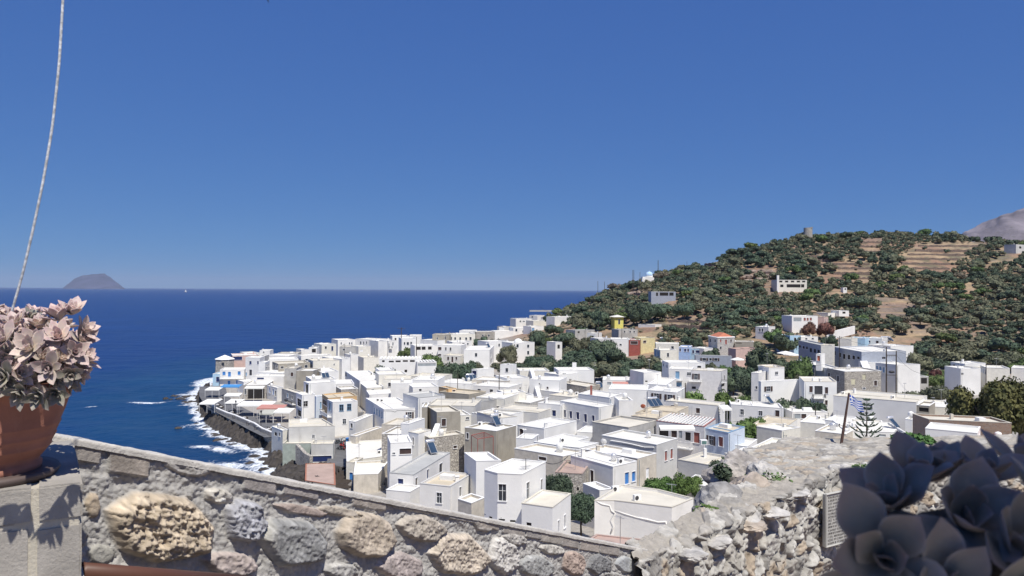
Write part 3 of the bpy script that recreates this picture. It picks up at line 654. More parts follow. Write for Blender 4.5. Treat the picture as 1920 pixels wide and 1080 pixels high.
h('C','1240,482 1350,485',3.6,'blue','w','royal blue house with white roof right of the cream blocks','1255,512,16,30,n;1305,515,20,30,n;1335,515,16,30,n',d=9,Y=262)
h('C','1350,495 1488,502',3.4,'sky','w','pale blue and white shopfront house between the blue house and the grey hall','1385,530,20,30,n;1430,530,40,26,n',d=9,Y=260)
h('C','1492,500 1616,498',3.6,'white','w','small white house in front of the red-roofed house','1575,528,20,18,d',d=7,Y=258)
h('C','1398,560 1410,566 1772,576',3.6,'bluegrey','g','long blue-grey hall with three barred windows','1495,607,38,28,s;1558,607,24,26,d;1612,608,34,28,s',Y=244,trim='lgrey')
h('C','1735,490 1812,504 2028,494',4.2,'pink','p','flat pink-roofed pink house beside the white parasols','',Y=248)
h('C','1805,428 1990,432',3.6,'khaki','w','low brown house with a white roof line behind the pink house','1840,440,60,16,o',d=6,Y=262)
h('C','565,402 742,404',4.2,'lav','w','pale house joined to the red porch house in the valley','660,460,20,16,d',d=8,Y=282)
h('C','742,410 850,412',3.8,'red','w','red porch house with shaded veranda','795,440,70,30,k',d=7,Y=281)
h('C','860,392 1002,390',4.0,'fadedyellow','c','faded yellow house right of the red porch house','900,430,30,24,k',d=7,Y=284)
h('C','436,400 564,398',3.8,'greige','w','grey-white house at the left of the red porch row','',d=7,Y=283)
h('C','640,310 830,308',3.6,'grey','g','small grey three-windowed farmhouse below the yellow house','700,330,14,20,d;755,330,14,20,d;795,330,14,20,d',d=7,Y=318)
h('C','600,186 688,186',4.4,'yellow','w','bright yellow house with a white-rimmed doorway','645,232,18,50,g',d=6,par=.1)
h('C','835,256 1005,262',2.4,'white','w','long low white roof among the eucalyptus trees','',d=6,Y=335)
h('C','325,345 410,348',4.0,'white','w','small white chapel-like house in the valley trees','370,400,40,60,o',d=6,Y=300)
h('C','205,318 400,310',3.4,'grey','g','grey ruined house in the valley trees','240,335,20,20,o',d=6,Y=330)
h('C','0,184 218,178',3.2,'white','w','low white house left of the yellow house, at the hill foot','165,195,16,14,d',d=7,Y=420)
h('C','8,438 75,432',4.4,'white','w','slim white ruin with arched openings, left edge of the grove','40,480,24,40,o',d=5,Y=285)
# far shore point
h('B','1215,218 1402,216',4.6,'white','w','plain white terrace house on the far shore point','',d=8,Y=420)
h('B','1400,184 1582,182',4.8,'white','w','white house with two dark windows on the far point','1430,208,18,24,d;1497,222,14,20,d',d=8,Y=425)
h('B','1258,184 1310,184',5.0,'bright','w','tiny white roof room left of the pergola on the far point','',d=5,Y=445)
h('B','1310,176 1400,170',5.0,'lgrey','c','grey terrace with a pergola on the far point','',d=7,Y=446)
h('B','1425,94 1585,92',6.0,'white','w','white house with three small windows under a dark pergola on the far point','1470,120,14,14,d;1505,120,20,8,d;1534,120,14,10,d',d=8,Y=470)
h('B','1560,58 1640,62',7.4,'white','w','highest white house at the tip of the far point','1590,75,16,12,d',d=8,Y=490)
h('B','1580,172 1705,168',4.0,'bright','w','white house with a bright blue door below the far point','1597,205,26,40,b',d=7,Y=415)
h('B','1600,118 1736,108',4.0,'cream','w','cream wall house behind the rounded shrubs of the far point','',d=7,Y=455)
h('B','1740,84 1800,80',3.8,'cream','c','low cream outbuilding on the far point path','',d=6,Y=480)
# right side (D, E)
h('D','195,280 325,286 392,278',5.0,'lav','w','small pale two-windowed house alone among the hill trees','238,313,16,30,g;265,313,16,30,g;358,315,12,20,d',Y=288)
h('D','560,172 818,172',5.6,'bright','w','white villa with red shutters behind two purple-leaved bushes','615,208,80,38,G;687,205,20,28,r;717,205,18,28,r;748,203,20,26,r',d=8,Y=302)
h('D','815,182 880,184',4.4,'pink','c','pinkish store attached to the red-shuttered villa','',d=6,Y=304)
h('D','920,142 1028,140',3.4,'white','w','low white house with arches, upper left of the bare slope','',d=6,Y=345)
h('D','1030,120 1130,120',3.6,'bright','w','white vaulted house beside the bare slope','1080,140,30,20,o',d=6,Y=346)
h('D','540,368 650,366',3.6,'sky','w','low pale blue house end above the long arcaded hotel','',d=7,Y=268)
h('D','650,382 820,380',3.6,'white','w','low white house with two dark windows above the arcaded hotel','703,400,20,16,d;767,398,20,16,d',d=7,Y=268)
h('D','625,418 850,466 960,440',5.2,'bluegrey','g','left wing of the long arcaded hotel with small arched balconies','640,477,20,26,a;677,487,20,28,a;710,492,20,28,a;748,515,22,40,o;788,522,22,38,o;826,527,24,30,o',Y=232)
h('D','850,466 966,470',5.8,'cream','c','cream stair tower of the long arcaded hotel','',d=7,Y=228)
h('D','965,478 1256,530 1702,522',5.4,'bluegrey','w','long hotel wing with arched doors and a blank white end','985,543,28,40,a;1040,562,24,44,a;1082,577,26,50,a;1130,584,26,46,a;1178,588,26,40,a;1225,592,28,26,a;1478,592,34,20,h',Y=222)
h('D','1025,395 1156,402',5.2,'cream','c','cream gable house behind the hotel roofs','',d=8,Y=262)
h('D','1130,390 1290,396',4.8,'sky','w','pale blue low house at the far side of the hotel yard','',d=8,Y=272)
h('D','1290,392 1460,402',4.8,'white','w','white house carrying a rank of solar heaters','',d=9,Y=274)
h('D','1365,455 1545,474',4.2,'lav','w','lavender parapet house in front of the solar rank','1480,482,20,10,d',d=8,Y=256)
h('D','1545,478 1775,470',3.8,'bright','w','bright white low house at the right end behind the hotel','1560,490,10,10,d',d=9,Y=258)
h('D','603,612 905,694 1035,640',6.4,'bluegrey','w','dark-fronted left half of the old mansion row','640,705,18,70,g;668,712,18,70,g;695,720,18,70,g;740,700,14,40,g',Y=206)
h('D','903,690 1087,728 1452,722',6.8,'stone','w','rubble stone mansion with boarded pale windows','930,770,22,60,g;1020,800,22,60,g;1173,830,42,60,y;1280,783,36,52,y;1395,845,30,52,k;1280,897,28,18,d',Y=197)
h('D','1226,604 1330,640 1600,628',7.0,'lav','w','upper white house behind the blue-shuttered end','',Y=218)
h('D','1395,640 1605,660 1842,656',8.0,'lav','w','big blank-ended white house with blue shutters beside the twin poles','1412,690,18,34,b;1445,700,22,44,b;1478,712,22,54,b',Y=208)
h('D','1842,778 1925,778',4.4,'grey','w','shaded porch right of the big blank-ended house','1880,820,60,60,o',d=6,Y=214)
h('D','800,552 852,560',3.0,'bright','w','roof hut with an orange door on the old mansion row','827,592,28,60,R',d=3.5,Y=206,base=15.0)
h('D','222,662 328,688 484,682',7.2,'bright','t','white tower house with slanting buttress and tan roof','405,745,30,30,d',Y=187)
h('D','153,738 226,745',6.0,'white','w','low white wing left of the buttressed tower house','205,890,20,28,g',d=7,Y=184)
h('D','225,792 250,830 632,812',5.4,'bright','w','long white front wing of the tower house with one dark window','323,902,40,50,s',Y=174)
h('D','630,778 682,828 1008,830',6.8,'bright','c','neoclassical white house with quoins and a black iron balcony','750,905,34,62,k;825,915,80,84,g;905,918,32,65,k;903,1040,26,48,k',Y=168,balc='762,885,990,34,i')
h('K','1310,398 1338,432 1965,480',4.4,'bright','w','long low white house with dark double windows below the dark round tree','1470,525,40,66,d;1690,540,44,56,d;1890,552,50,96,k',Y=160)
h('L','545,522 968,524',3.6,'white','w','white garage with grey folding doors','600,575,84,56,G;680,575,60,56,k;742,577,66,52,G',d=8,Y=158)
h('L','1032,328 2018,408',6.6,'lav','c','very long blank white wall house behind the flagpole','1483,460,30,38,d;1610,455,0,0,h',d=12,Y=150)
h('E','640,850 770,880',3.6,'khaki','w','dark open shed at the end of the very long white wall','715,900,100,60,o',d=6,Y=140)
h('E','700,872 1040,888',3.4,'cream','w','cream terrace wall under the big fig tree','',d=10,Y=146)
h('E','600,947 766,1005 1602,1042',5.0,'brick','c','brown rubble house with a broad white roof, under the big fig tree','',Y=116)
h('E','985,402 1127,444 1340,436',5.8,'lav','w','white house right of the twin-pole building, half hidden by the fig tree','1020,475,22,50,g;1065,463,14,16,d;1015,590,22,40,g',Y=214)
h('E','1088,492 1290,492',4.6,'lav','w','lower wing of the half hidden white house','1100,545,30,20,o',d=7,Y=205)
h('E','1350,482 1585,490',4.2,'cream','w','cream-topped house behind the fig tree crown','',d=8,Y=206)
h('E','1600,470 1900,510',4.6,'white','w','white roof at the right edge of the view, above the fig tree','',d=8,Y=204)
h('L','10,703 395,752 602,606',5.0,'lav','t','lavender house with a navy door and tan roof','95,872,66,100,n;215,835,34,24,k',Y=138)
h('L','640,640 930,665',3.8,'cream','w','cream roof terrace with a round corner tower','',d=9,Y=140)
h('L','420,750 640,700',3.4,'cream','w','cream stair parapet house beside the lavender house','445,812,14,26,G;470,812,14,26,G',d=5,Y=132)
h('L','815,745 1180,790',3.6,'beige','w','beige terrace wall with two air conditioners','',d=8,Y=122)
h('L','60,945 300,830 830,880',3.4,'cream','w','cream walled yard just beyond the ruined rampart','',Y=112,rect=False)
h('L','930,612 1200,650',4.0,'bright','w','bright white roof behind the flagpole','985,720,40,10,h',d=7,Y=138)
h('L','1180,745 1906,772',3.4,'bright','w','low white house with grey garage panels behind the monkey tree','1620,795,76,42,G;1715,800,96,44,G;1845,805,110,44,G',d=10,Y=124)
h('L','1230,665 1640,690',4.2,'cream','w','cream roof strip behind the grey garage panels','',d=6,Y=134)
h('O','1735,803 1832,812',3.4,'bright','w','white low rounded block right of the succulent','',d=6,Y=104)
h('O','1835,826 1882,832',2.6,'ochre','r','low terracotta roof beside the brown rubble house','',d=5,Y=104)
h('E','525,1000 595,1010',4.0,'bright','w','small white shed left of the brown rubble house','',d=5,Y=128)
# centre near
h('K','-312,640 118,708 440,628',6.0,'grey','c','grey-sided house with a wide tan roof and a solar heater','355,762,34,36,d;432,755,22,76,k',Y=124)
h('K','150,560 455,610',5.2,'beige','t','low tan-roofed house behind the grey-sided house','',d=9,Y=136)
h('K','200,530 640,545 830,505',5.6,'beige','t','tan-roofed house carrying the large bank of solar panels','',Y=144)
h('K','450,628 1020,698 1155,605',6.0,'greige','w','house with dark red trim, awning and white balustrade','537,765,112,100,o;660,785,70,84,k;735,790,40,90,G;825,815,66,100,o;930,830,70,124,r',Y=124,balc='700,888,945,72,w',trim='redp')
h('K','1025,718 1307,772 1502,668',5.6,'paleblue','t','pale blue house with pink shutters and a tan roof','1100,862,50,108,s;1218,878,52,112,r',Y=121,trim='bluel')
h('K','1310,905 1530,935 1650,850',3.4,'lav','w','low white deck between the pale blue and lavender houses','',Y=122)
h('K','560,388 1182,448 1268,408',5.6,'lav','c','long white house with a leaning white awning and a solar heater','',Y=150)
h('K','1310,1010 1500,1060',3.0,'lav','w','white wall house under the ruined rampart','1475,1075,40,30,o',d=6,Y=112)
h('I','735,112 915,165 1236,132',6.4,'lav','g','white house with a grey roof and raised rope moulding','995,228,60,12,h;1075,220,46,16,h;1172,216,60,14,h',Y=160)
h('I','1022,264 1138,336 1418,324',5.8,'khaki','c','brown cement cube with one shuttered arched window','1220,458,50,86,k',Y=138)
h('I','960,275 1022,275',5.6,'khaki','w','narrow brown cement pier left of the brown cube','',d=5,Y=142)
h('I','1020,250 1590,262',5.0,'lgrey','c','light grey terrace behind the brown cement cube','',d=9,Y=152)
h('I','1420,372 1545,366',4.4,'cream','w','small cream-white hut with one square window','1502,402,36,36,d',d=6,Y=142)
h('J','-100,455 240,532',4.6,'lav','w','low lavender house with a black cable down its wall','10,460,40,20,h',d=8,Y=142)
h('J','240,532 440,512',5.0,'lav','c','pale square-roofed house right of the black cable','',d=8,Y=138)
h('J','160,425 690,470',4.2,'lgrey','c','grey cement roof below the stone-pattern house','',d=8,Y=148)
h('I','962,602 1050,642 1467,592',4.8,'stone','c','rubble stone house with a white stair hut','1355,750,42,32,k;985,720,20,50,g',Y=124)
h('I','1110,560 1245,560',2.6,'cream','c','cream stair hut on the rubble stone house','1185,580,46,76,k',d=2.4,Y=128,base=11.8)
h('I','800,542 918,592 1068,546',5.8,'bright','c','white house with a pale pink roof beside the rubble stone house','857,682,16,90,g',Y=124)
h('I','715,470 802,476',5.6,'bright','w','white stair tower with an antenna mast','795,640,16,80,g',d=6,Y=128)
h('I','585,702 842,692',3.8,'bright','w','white house with a wide brown open porch','768,802,146,66,k;625,828,32,24,d',d=6,Y=118)
h('I','485,590 715,600',3.4,'stone','w','low stone store with a white domed roof','655,625,70,40,o',d=7,Y=130)
h('I','480,480 735,492',3.0,'beige','c','beige yard house left of the white stair tower','',d=7,Y=140)
h('J','-182,643 195,686 430,620',5.6,'khaki','w','brown stone house with a red iron pergola and a solar heater','-148,745,28,70,g',Y=122)
h('J','445,612 762,658 1152,566',5.6,'lav','w','house with a blue-shaded front and a wide beige blank wall','495,708,46,94,k',Y=126)
h('J','430,770 622,782',3.0,'lav','w','white-railed terrace below the blue-shaded front','',d=4,Y=119)
h('J','1150,692 1335,705',3.2,'lav','w','narrow lavender passage house beside the navy windows','1250,765,36,30,k;1195,600,60,50,w',d=6,Y=132)
h('J','410,892 990,988 1250,925',4.4,'beige','w','long low beige house with white sheeted roof','745,1015,90,40,k',Y=104)
h('J','640,812 952,862',5.0,'bright','w','raised white roof block with one air conditioner','',d=8,Y=112)
h('J','955,862 1185,886 1412,828',5.2,'bright','w','raised white roof block with a white vent box','',Y=111)
h('N','240,162 620,264 836,214',4.8,'white','w','white house with a bright blue door and shutter','432,362,30,130,k;745,368,36,104,B;806,352,32,88,B',Y=96)
h('N','370,108 842,190 1012,142',5.4,'beige','w','beige house behind the bright blue door, with a satellite dish','933,322,30,90,w',Y=102)
h('N','520,-20 1013,66 1199,8',7.2,'lgrey','w','tall grey house with two brick red shutters','1097,166,22,88,r;1148,148,22,88,r',Y=110)
h('N','1205,198 1525,254 1735,182',4.4,'lgrey','c','low grey house with a cracked concrete roof and one chimney','',Y=101)
h('N','1252,406 1553,454 1655,380',3.4,'lav','w','small white cube roof with a green skylight','',Y=92)
h('N','100,312 345,328',3.6,'stone','p','ruined rubble house behind the bushes','305,465,20,30,o',d=7,Y=96)
h('N','350,415 500,476 622,458',2.6,'white','w','low white yard room left of the blue-doored house','',Y=88)
h('N','455,567 632,565 1150,628 1345,547 1030,468 690,424',4.0,'white','c','old white house with a cracked bulging plaster wall','',Y=79,name='house')
h('N','1115,720 1400,645',3.0,'cream','w','low white lean-to right of the bulging plaster wall','',d=5,Y=79)
h('N','310,980 900,1050 1040,935',2.6,'pink','p','pink paved terrace below the bulging plaster wall','',Y=63,par=.1)
h('M','145,317 360,337 690,137',5.6,'white','g','white house with a grey curved roof and blue windows','245,430,50,114,n;387,415,20,100,k;490,332,18,84,n;607,280,30,90,g',Y=96)
h('M','116,470 330,490',3.4,'white','w','white terrace step in front of the grey curved roof house','',d=3,Y=93)
h('M','418,414 690,442 886,328',5.2,'white','t','white house with a tan roof and raw concrete cornice','593,545,46,94,d;782,490,18,84,g',Y=90,trim='lgrey')
h('M','762,553 883,592 1000,520',3.6,'beige','w','small beige outhouse with a white roof between two white houses','',Y=84)
h('M','820,137 925,213 1150,207',6.0,'lav','w','white house with eroded buttress wall and a double solar panel','',Y=93)
H1 = h('M','1000,290 1118,322 1335,332 1552,220 1250,192',7.2,'bright','w','nearest tall white house with framed sea-facing window and low roof terrace','1160,497,70,150,d;1390,480,28,150,d;1513,448,16,140,g;1055,722,30,20,h;1152,747,65,26,h;1255,755,50,20,h',Y=78)
h('M','1335,592 1612,630 1778,505',5.6,'bright','c','white front wing with a cream roof terrace, attached to the nearest tall house','1665,805,14,110,n;1722,755,14,112,n;1400,782,46,30,h',Y=75)
# harbour edge (H)
h('H','860,430 1322,418 1195,342 862,352',6.6,'lgrey','c','light grey house with a trapezoid roof standing over the rocks','1108,523,24,34,d',Y=156)
h('H','690,422 800,466 856,456',4.0,'cream','w','cream annexe with a white roof on the promenade corner','730,500,24,36,o;770,505,14,40,g',Y=161)
h('H','1085,602 1305,597',4.6,'lgrey','c','grey lower block with navy shutters above the pink roof','1195,748,190,60,n',d=3.5,Y=151)
h('H','800,594 1088,592',4.6,'green','c','green-grey sea wall room at the corner of the rocks','1035,598,100,20,r',d=4,Y=152)
h('H','1030,797 1320,792 1328,1010 1024,965',3.0,'beige','p','pink flat roof with an orange rim beside the rocky cove','',Y=None,zr=6.0,par=.08,trim='terra')
h('H','1462,312 1528,378 1702,305',4.2,'white','w','white-roofed house at the top of the harbour street','1490,410,20,60,g',Y=158)
h('H','1508,482 1530,522 1792,432',4.0,'beige','w','house with a crumpled white roof sheet and bare beige wall','',Y=149)
h('H','1436,578 1440,770 1870,712 1815,556',4.6,'cream','w','large patched white roof house with a pale blue eave','1490,800,0,0,h',Y=133,trim=None)
h('H','1510,905 1755,897 1865,762 1528,776',4.0,'beige','w','low house with a white sheeted roof and bright blue shutter','',Y=122)
h('H','1436,782 1512,786',4.8,'cream','c','cream gable end with a bright blue shutter','1485,925,34,80,B',d=4,Y=131)
# ------------------------------------------------------------------ ground, sea, far land
def build_ground():
    xs = np.concatenate([np.arange(-150, 420, 2.0), np.arange(420, 900.1, 12)]); ys = np.concatenate([np.arange(-60, 620, 2.0), np.arange(620, 1100.1, 12)])
    X, Y = np.meshgrid(xs, ys, indexing='ij'); Z = gbase(X, Y); p = np.stack([X, Y, Z*0], -1)
    hill = smooth((Z-13)/10)*(Y > 240)
    t = 2.2; fz = Z/t + .25*fbm(p/40, 2, 3); k = np.floor(fz); fr = fz-k; step = (k + smooth((fr-.72)/.26))*t - .25*t*fbm(p/40, 2, 3)
    tm = np.clip(.75+1.0*fbm(p/60, 2, 9), 0, 1)*hill
    Z2 = Z*(1-tm) + step*tm + .5*fbm(p/9, 4, 5)*hill*1.0
    Z2 = np.where(bil(SD, X, Y) < 0, -2.0, Z2)
    rk = (bil(SD, X, Y) < 16)*(bil(SD, X, Y) > -6)*(Y < 262)*(Y > 100)
    me = npmesh('ground', np.stack([X, Y, Z2], -1).reshape(-1, 3), gridfaces(len(xs), len(ys)), True)
    # what grows or lies on the ground: dry earth on the hill, paving in the village
    n1 = fbm(p/14, 4, 21)[..., None]; n2 = fbm(p/5, 4, 22)[..., None]
    earth = np.array([.27, .165, .11]); straw = np.array([.34, .25, .155]); olive = np.array([.115, .11, .065]); rock = np.array([.19, .155, .14]); pave = np.array([.40, .37, .33])
    C = earth + (straw-earth)*smooth(n1*1.5+.5); C = C + (olive-C)*smooth(n2*2.6+.05)*.85; n5 = fbm(p/2.2, 3, 28, ridged=True)[..., None]; C = C*(1+.35*n5); 
    wallm = (smooth((fr-.68)/.1)*smooth((1.0-fr)/.06)*tm)[..., None]; C = C*(1-wallm*.8) + rock*wallm*.8
    v = smooth((Z-9)/5+.2*fbm(p/20, 3, 8))[..., None]; v = np.maximum(v, smooth((Y-270)/20)[..., None]*smooth((X+10)/20)[..., None]); v = np.where((Y < 62)[..., None], 1, v)
    C = pave*(1-v) + C*v
    vcol(me, 'tone', C.reshape(-1, 3))
    me.materials.append(mat('dry_ground', (1, 1, 1), var=.22, scale=.9, bump=.25, bscale=1.2, attr='tone'))
    tag(link('ground', me), kind='structure')
build_ground()

def build_sea():
    def axis(a, b, st, far):
        c = list(np.arange(a, b+.01, st)); s = st; x = b
        while x < far: s *= 1.22; x += s; c.append(x)
        s = st; x = a; o = []
        while x > -min(far, 20000 if a < 0 else 9000): s *= 1.22; x -= s; o.append(x)
        return np.array(o[::-1]+c)
    xs = axis(-170, -38, .8, 19000); ys = axis(95, 300, .8, 24000)
    X, Y = np.meshgrid(xs, ys, indexing='ij'); sd = -coast_sd(X, Y); p = np.stack([X, Y, X*0], -1)
    near = smooth((600-np.hypot(X, Y))/300)
    wv = .22*np.sin((X*.8+Y*.5)*.35+2*fbm(p/25, 2, 1))*near + .25*fbm(p/6, 3, 2)*near + .10*fbm(p/1.7, 3, 4)*near*(sd < 120)
    # foam: broken bands that follow the shore plus two reefs
    q = np.stack([X/5, Y/5, X*0], -1)
    w1 = fbm(q*1.0, 4, 31); w2 = fbm(q*3.5, 4, 32, ridged=True); w3 = fbm(q*.35, 3, 33)
    w4 = fbm(np.stack([X/1.6, Y/1.6, X*0], -1), 4, 36, ridged=True); band = smooth((9.5+5*w1+3*w3-sd)/6)
    foam = band*smooth((.6*w2+.7*w4-.12+.55*smooth((3.5-sd)/4))*2.4)
    for bx, by, L, a in ((-113, 246, 7, .25), (-108, 262, 6, .1), (-97, 240, 5, .3), (-126, 236, 3, .2), (-64, 174, 6, -.7), (-57, 160, 6, -.6), (-76, 203, 5, -.8)):
        dx = X-bx; dy = Y-by; e = np.exp(-((dx*math.cos(a)+dy*math.sin(a))/L)**2-((-dx*math.sin(a)+dy*math.cos(a))/(L*.36))**2)
        foam = np.maximum(foam, smooth(e*1.4+1.1*w2-.75)*smooth(e*3))
    foam = np.clip(.50*band+.26*smooth((6.0-sd)/2.5), 0, 1)
    for bx, by, L, a in ((-113, 246, 8, .25), (-108, 262, 6, .1), (-97, 240, 5, .3), (-126, 236, 3, .2), (-64, 174, 7, -.7), (-57, 160, 8, -.6), (-76, 203, 6, -.8), (-70, 178, 5, -.4)):
        dx = X-bx; dy = Y-by; foam = np.maximum(foam, .8*np.exp(-((dx*math.cos(a)+dy*math.sin(a))/L)**2-((-dx*math.sin(a)+dy*math.cos(a))/(L*.34))**2))
    foam = foam*(sd < 40)
    teal = smooth((95-sd+25*w3)/90)*smooth((Y-120)/100+.3)
    deep = np.array([.0035, .027, .128]); tl = np.array([.007, .052, .105]); C = deep + (tl-deep)*teal[..., None]*.6
    me = npmesh('sea', np.stack([X, Y, wv+foam*.25], -1).reshape(-1, 3), gridfaces(len(xs), len(ys)), True)
    C4 = np.concatenate([C.reshape(-1, 3), foam.reshape(-1, 1)], 1); vcol(me, 'tone', C4)
    m = bpy.data.materials.new('sea_water'); m.use_nodes = True; n = m.node_tree.nodes; L = m.node_tree.links; b = n['Principled BSDF']
    at = n.new('ShaderNodeVertexColor'); at.layer_name = 'tone'; geo = n.new('ShaderNodeNewGeometry')
    nb = n.new('ShaderNodeTexNoise'); nb.inputs['Scale'].default_value = .012; nb.inputs['Detail'].default_value = 5; L.new(geo.outputs['Position'], nb.inputs['Vector'])
    mr = n.new('ShaderNodeMapRange'); mr.inputs[1].default_value = .3; mr.inputs[2].default_value = .7; mr.inputs[3].default_value = .85; mr.inputs[4].default_value = 1.15; L.new(nb.outputs[0], mr.inputs[0])
    mm = n.new('ShaderNodeVectorMath'); mm.operation = 'SCALE'; L.new(at.outputs[0], mm.inputs[0]); L.new(mr.outputs[0], mm.inputs['Scale'])
    fmp = n.new('ShaderNodeMapping'); fmp.inputs['Scale'].default_value = (1.0, .75, 1); fmp.inputs['Rotation'].default_value = (0, 0, -.9); L.new(geo.outputs['Position'], fmp.inputs[0])
    fn = n.new('ShaderNodeTexNoise'); fn.inputs['Scale'].default_value = .8; fn.inputs['Detail'].default_value = 9; fn.inputs['Roughness'].default_value = .68; fn.inputs['Distortion'].default_value = 1.2; L.new(fmp.outputs[0], fn.inputs['Vector'])
    ad = n.new('ShaderNodeMath'); ad.operation = 'MULTIPLY_ADD'; ad.inputs[1].default_value = .62; L.new(at.outputs['Alpha'], ad.inputs[0]); L.new(fn.outputs[0], ad.inputs[2])
    fr = n.new('ShaderNodeMapRange'); fr.inputs[1].default_value = .76; fr.inputs[2].default_value = 1.0; L.new(ad.outputs[0], fr.inputs[0])
    fx = n.new('ShaderNodeMix'); fx.data_type = 'RGBA'; fx.inputs[7].default_value = (.78, .82, .86, 1); L.new(fr.outputs[0], fx.inputs[0]); L.new(mm.outputs[0], fx.inputs[6]); L.new(fx.outputs[2], b.inputs['Base Color'])
    rr = n.new('ShaderNodeMapRange'); rr.inputs[3].default_value = .28; rr.inputs[4].default_value = .9; L.new(fr.outputs[0], rr.inputs[0]); L.new(rr.outputs[0], b.inputs['Roughness'])
    b.inputs['IOR'].default_value = 1.33; b.inputs['Specular IOR Level'].default_value = .32
    mp = n.new('ShaderNodeMapping'); mp.inputs['Scale'].default_value = (.55, 1.0, 1); mp.inputs['Rotation'].default_value = (0, 0, .5); L.new(geo.outputs['Position'], mp.inputs[0])
    a1 = n.new('ShaderNodeTexNoise'); a1.inputs['Scale'].default_value = .55; a1.inputs['Detail'].default_value = 7; a1.inputs['Roughness'].default_value = .62; L.new(mp.outputs[0], a1.inputs['Vector'])
    a2 = n.new('ShaderNodeTexNoise'); a2.inputs['Scale'].default_value = .06; a2.inputs['Detail'].default_value = 4; L.new(mp.outputs[0], a2.inputs['Vector'])
    b1 = n.new('ShaderNodeBump'); b1.inputs['Distance'].default_value = 1.1; b1.inputs['Strength'].default_value = .9; L.new(a1.outputs[0], b1.inputs['Height'])
    b2 = n.new('ShaderNodeBump'); b2.inputs['Distance'].default_value = 5; b2.inputs['Strength'].default_value = .8; L.new(a2.outputs[0], b2.inputs['Height']); L.new(b1.outputs[0], b2.inputs['Normal'])
    L.new(b2.outputs[0], b.inputs['Normal']); me.materials.append(m)
    tag(link('water', me), kind='structure')
build_sea()

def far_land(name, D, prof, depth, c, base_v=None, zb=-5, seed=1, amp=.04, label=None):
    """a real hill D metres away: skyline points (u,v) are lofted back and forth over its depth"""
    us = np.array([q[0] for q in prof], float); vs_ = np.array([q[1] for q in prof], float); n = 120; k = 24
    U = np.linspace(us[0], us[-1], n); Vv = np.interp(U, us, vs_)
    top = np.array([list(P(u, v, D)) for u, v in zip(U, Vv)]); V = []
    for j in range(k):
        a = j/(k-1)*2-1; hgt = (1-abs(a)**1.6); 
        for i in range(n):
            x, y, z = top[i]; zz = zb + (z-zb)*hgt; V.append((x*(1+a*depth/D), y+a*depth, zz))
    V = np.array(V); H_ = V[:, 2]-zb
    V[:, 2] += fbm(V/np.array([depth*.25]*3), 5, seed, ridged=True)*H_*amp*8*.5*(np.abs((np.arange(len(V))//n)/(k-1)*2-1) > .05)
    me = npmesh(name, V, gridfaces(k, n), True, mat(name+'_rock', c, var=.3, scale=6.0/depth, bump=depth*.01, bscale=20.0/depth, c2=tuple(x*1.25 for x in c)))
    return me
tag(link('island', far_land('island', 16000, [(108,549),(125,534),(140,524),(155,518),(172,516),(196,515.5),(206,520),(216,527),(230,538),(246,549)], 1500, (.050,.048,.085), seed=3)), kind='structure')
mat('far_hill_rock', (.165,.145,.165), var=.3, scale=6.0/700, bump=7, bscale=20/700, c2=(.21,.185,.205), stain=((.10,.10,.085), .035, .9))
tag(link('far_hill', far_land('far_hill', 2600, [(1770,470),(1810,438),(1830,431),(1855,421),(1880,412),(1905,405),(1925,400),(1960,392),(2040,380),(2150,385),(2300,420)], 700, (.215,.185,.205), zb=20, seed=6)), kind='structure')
# ------------------------------------------------------------------ special buildings and house details
def on_root(H_, mb, name, m, smooth_=False):
    o = mb.build(name, m, None, smooth_); 
    o.parent = H_['root']; o.matrix_parent_inverse = Matrix.Translation(H_['root'].location).inverted(); return o
def find(lbl):
    for q in HOUSES:
        if q['root']['label'].startswith(lbl): return q
# stone sea tower with a pyramid roof
c = P(421.3, 716, 284); tw = empty('stone_tower', (c.x, c.y, 1.6), 'octagonal stone sea tower with a white pyramid roof, leftmost building on the shore', 'tower')
mb = MB().lathe([(3.6, 0), (3.3, 8.6)], 8); mb.build('wall', W['stone'], tw)
MB().lathe([(3.55, 8.6), (3.6, 8.75), (.02, 10.2)], 8).build('roof', W['bright'], tw)
MB().box((.5, -3.25, 7.3), (.8, .3, .9)).build('window', M['glass'], tw)
# dome and chimney parts of houses
q = find('tall pale house crowned'); p, _ = on_roof(984, 641); on_root(q, MB().sphere((q['c'][0], q['c'][1]-1, q['zd']), 1.7, 8), 'dome', W['bright'], True)
q = find('pale house with a stout white chimney'); on_root(q, MB().box((q['c'][0], q['c'][1]-2, q['zd']+.9), (1.1, .8, 2.4)), 'chimney', W['bright'])
q = find('white house with a brick red chimney'); p, _ = on_roof(1108.5, 741); on_root(q, MB().box((p.x, p.y, q['zd']+.9), (.42, .42, 2.2)), 'chimney', M['redp'])
q = find('low grey house with a cracked'); p, _ = on_roof(1322, 857); on_root(q, MB().box((p.x, p.y, q['zd']+.6), (.35, .5, 1.2)), 'chimney', W['bright'])
q = find('brown rubble house with a broad'); p, _ = on_roof(1784, 786); on_root(q, MB().box((p.x, p.y, q['zd']+.35), (.4, .4, .9)), 'chimney', W['beige'])
# slatted pergola roofs
def slats(lbl, nslat, m='bright', hgt=.12, thick=.16):
    q = find(lbl); po = q['poly']; mb = MB(); a, b, c_, d_ = po[:4]
    for i in range(nslat):
        t = (i+.5)/nslat; s0 = a+(b-a)*t; s1 = d_+(c_-d_)*t; mid = (s0+s1)/2; L_ = (s1-s0).length; rz = math.atan2((s1-s0).y, (s1-s0).x)
        mb.box((mid.x, mid.y, q['zt']+hgt), (L_, thick, .14), rz)
    on_root(q, mb, 'pergola_slats', W[m])
slats('long white house under a slatted', 12, thick=.55); slats('white house with a grey glazed', 6, thick=.6)
slats('house with dark red trim', 14, hgt=.1, thick=.12); slats('white house with three small windows under', 7)
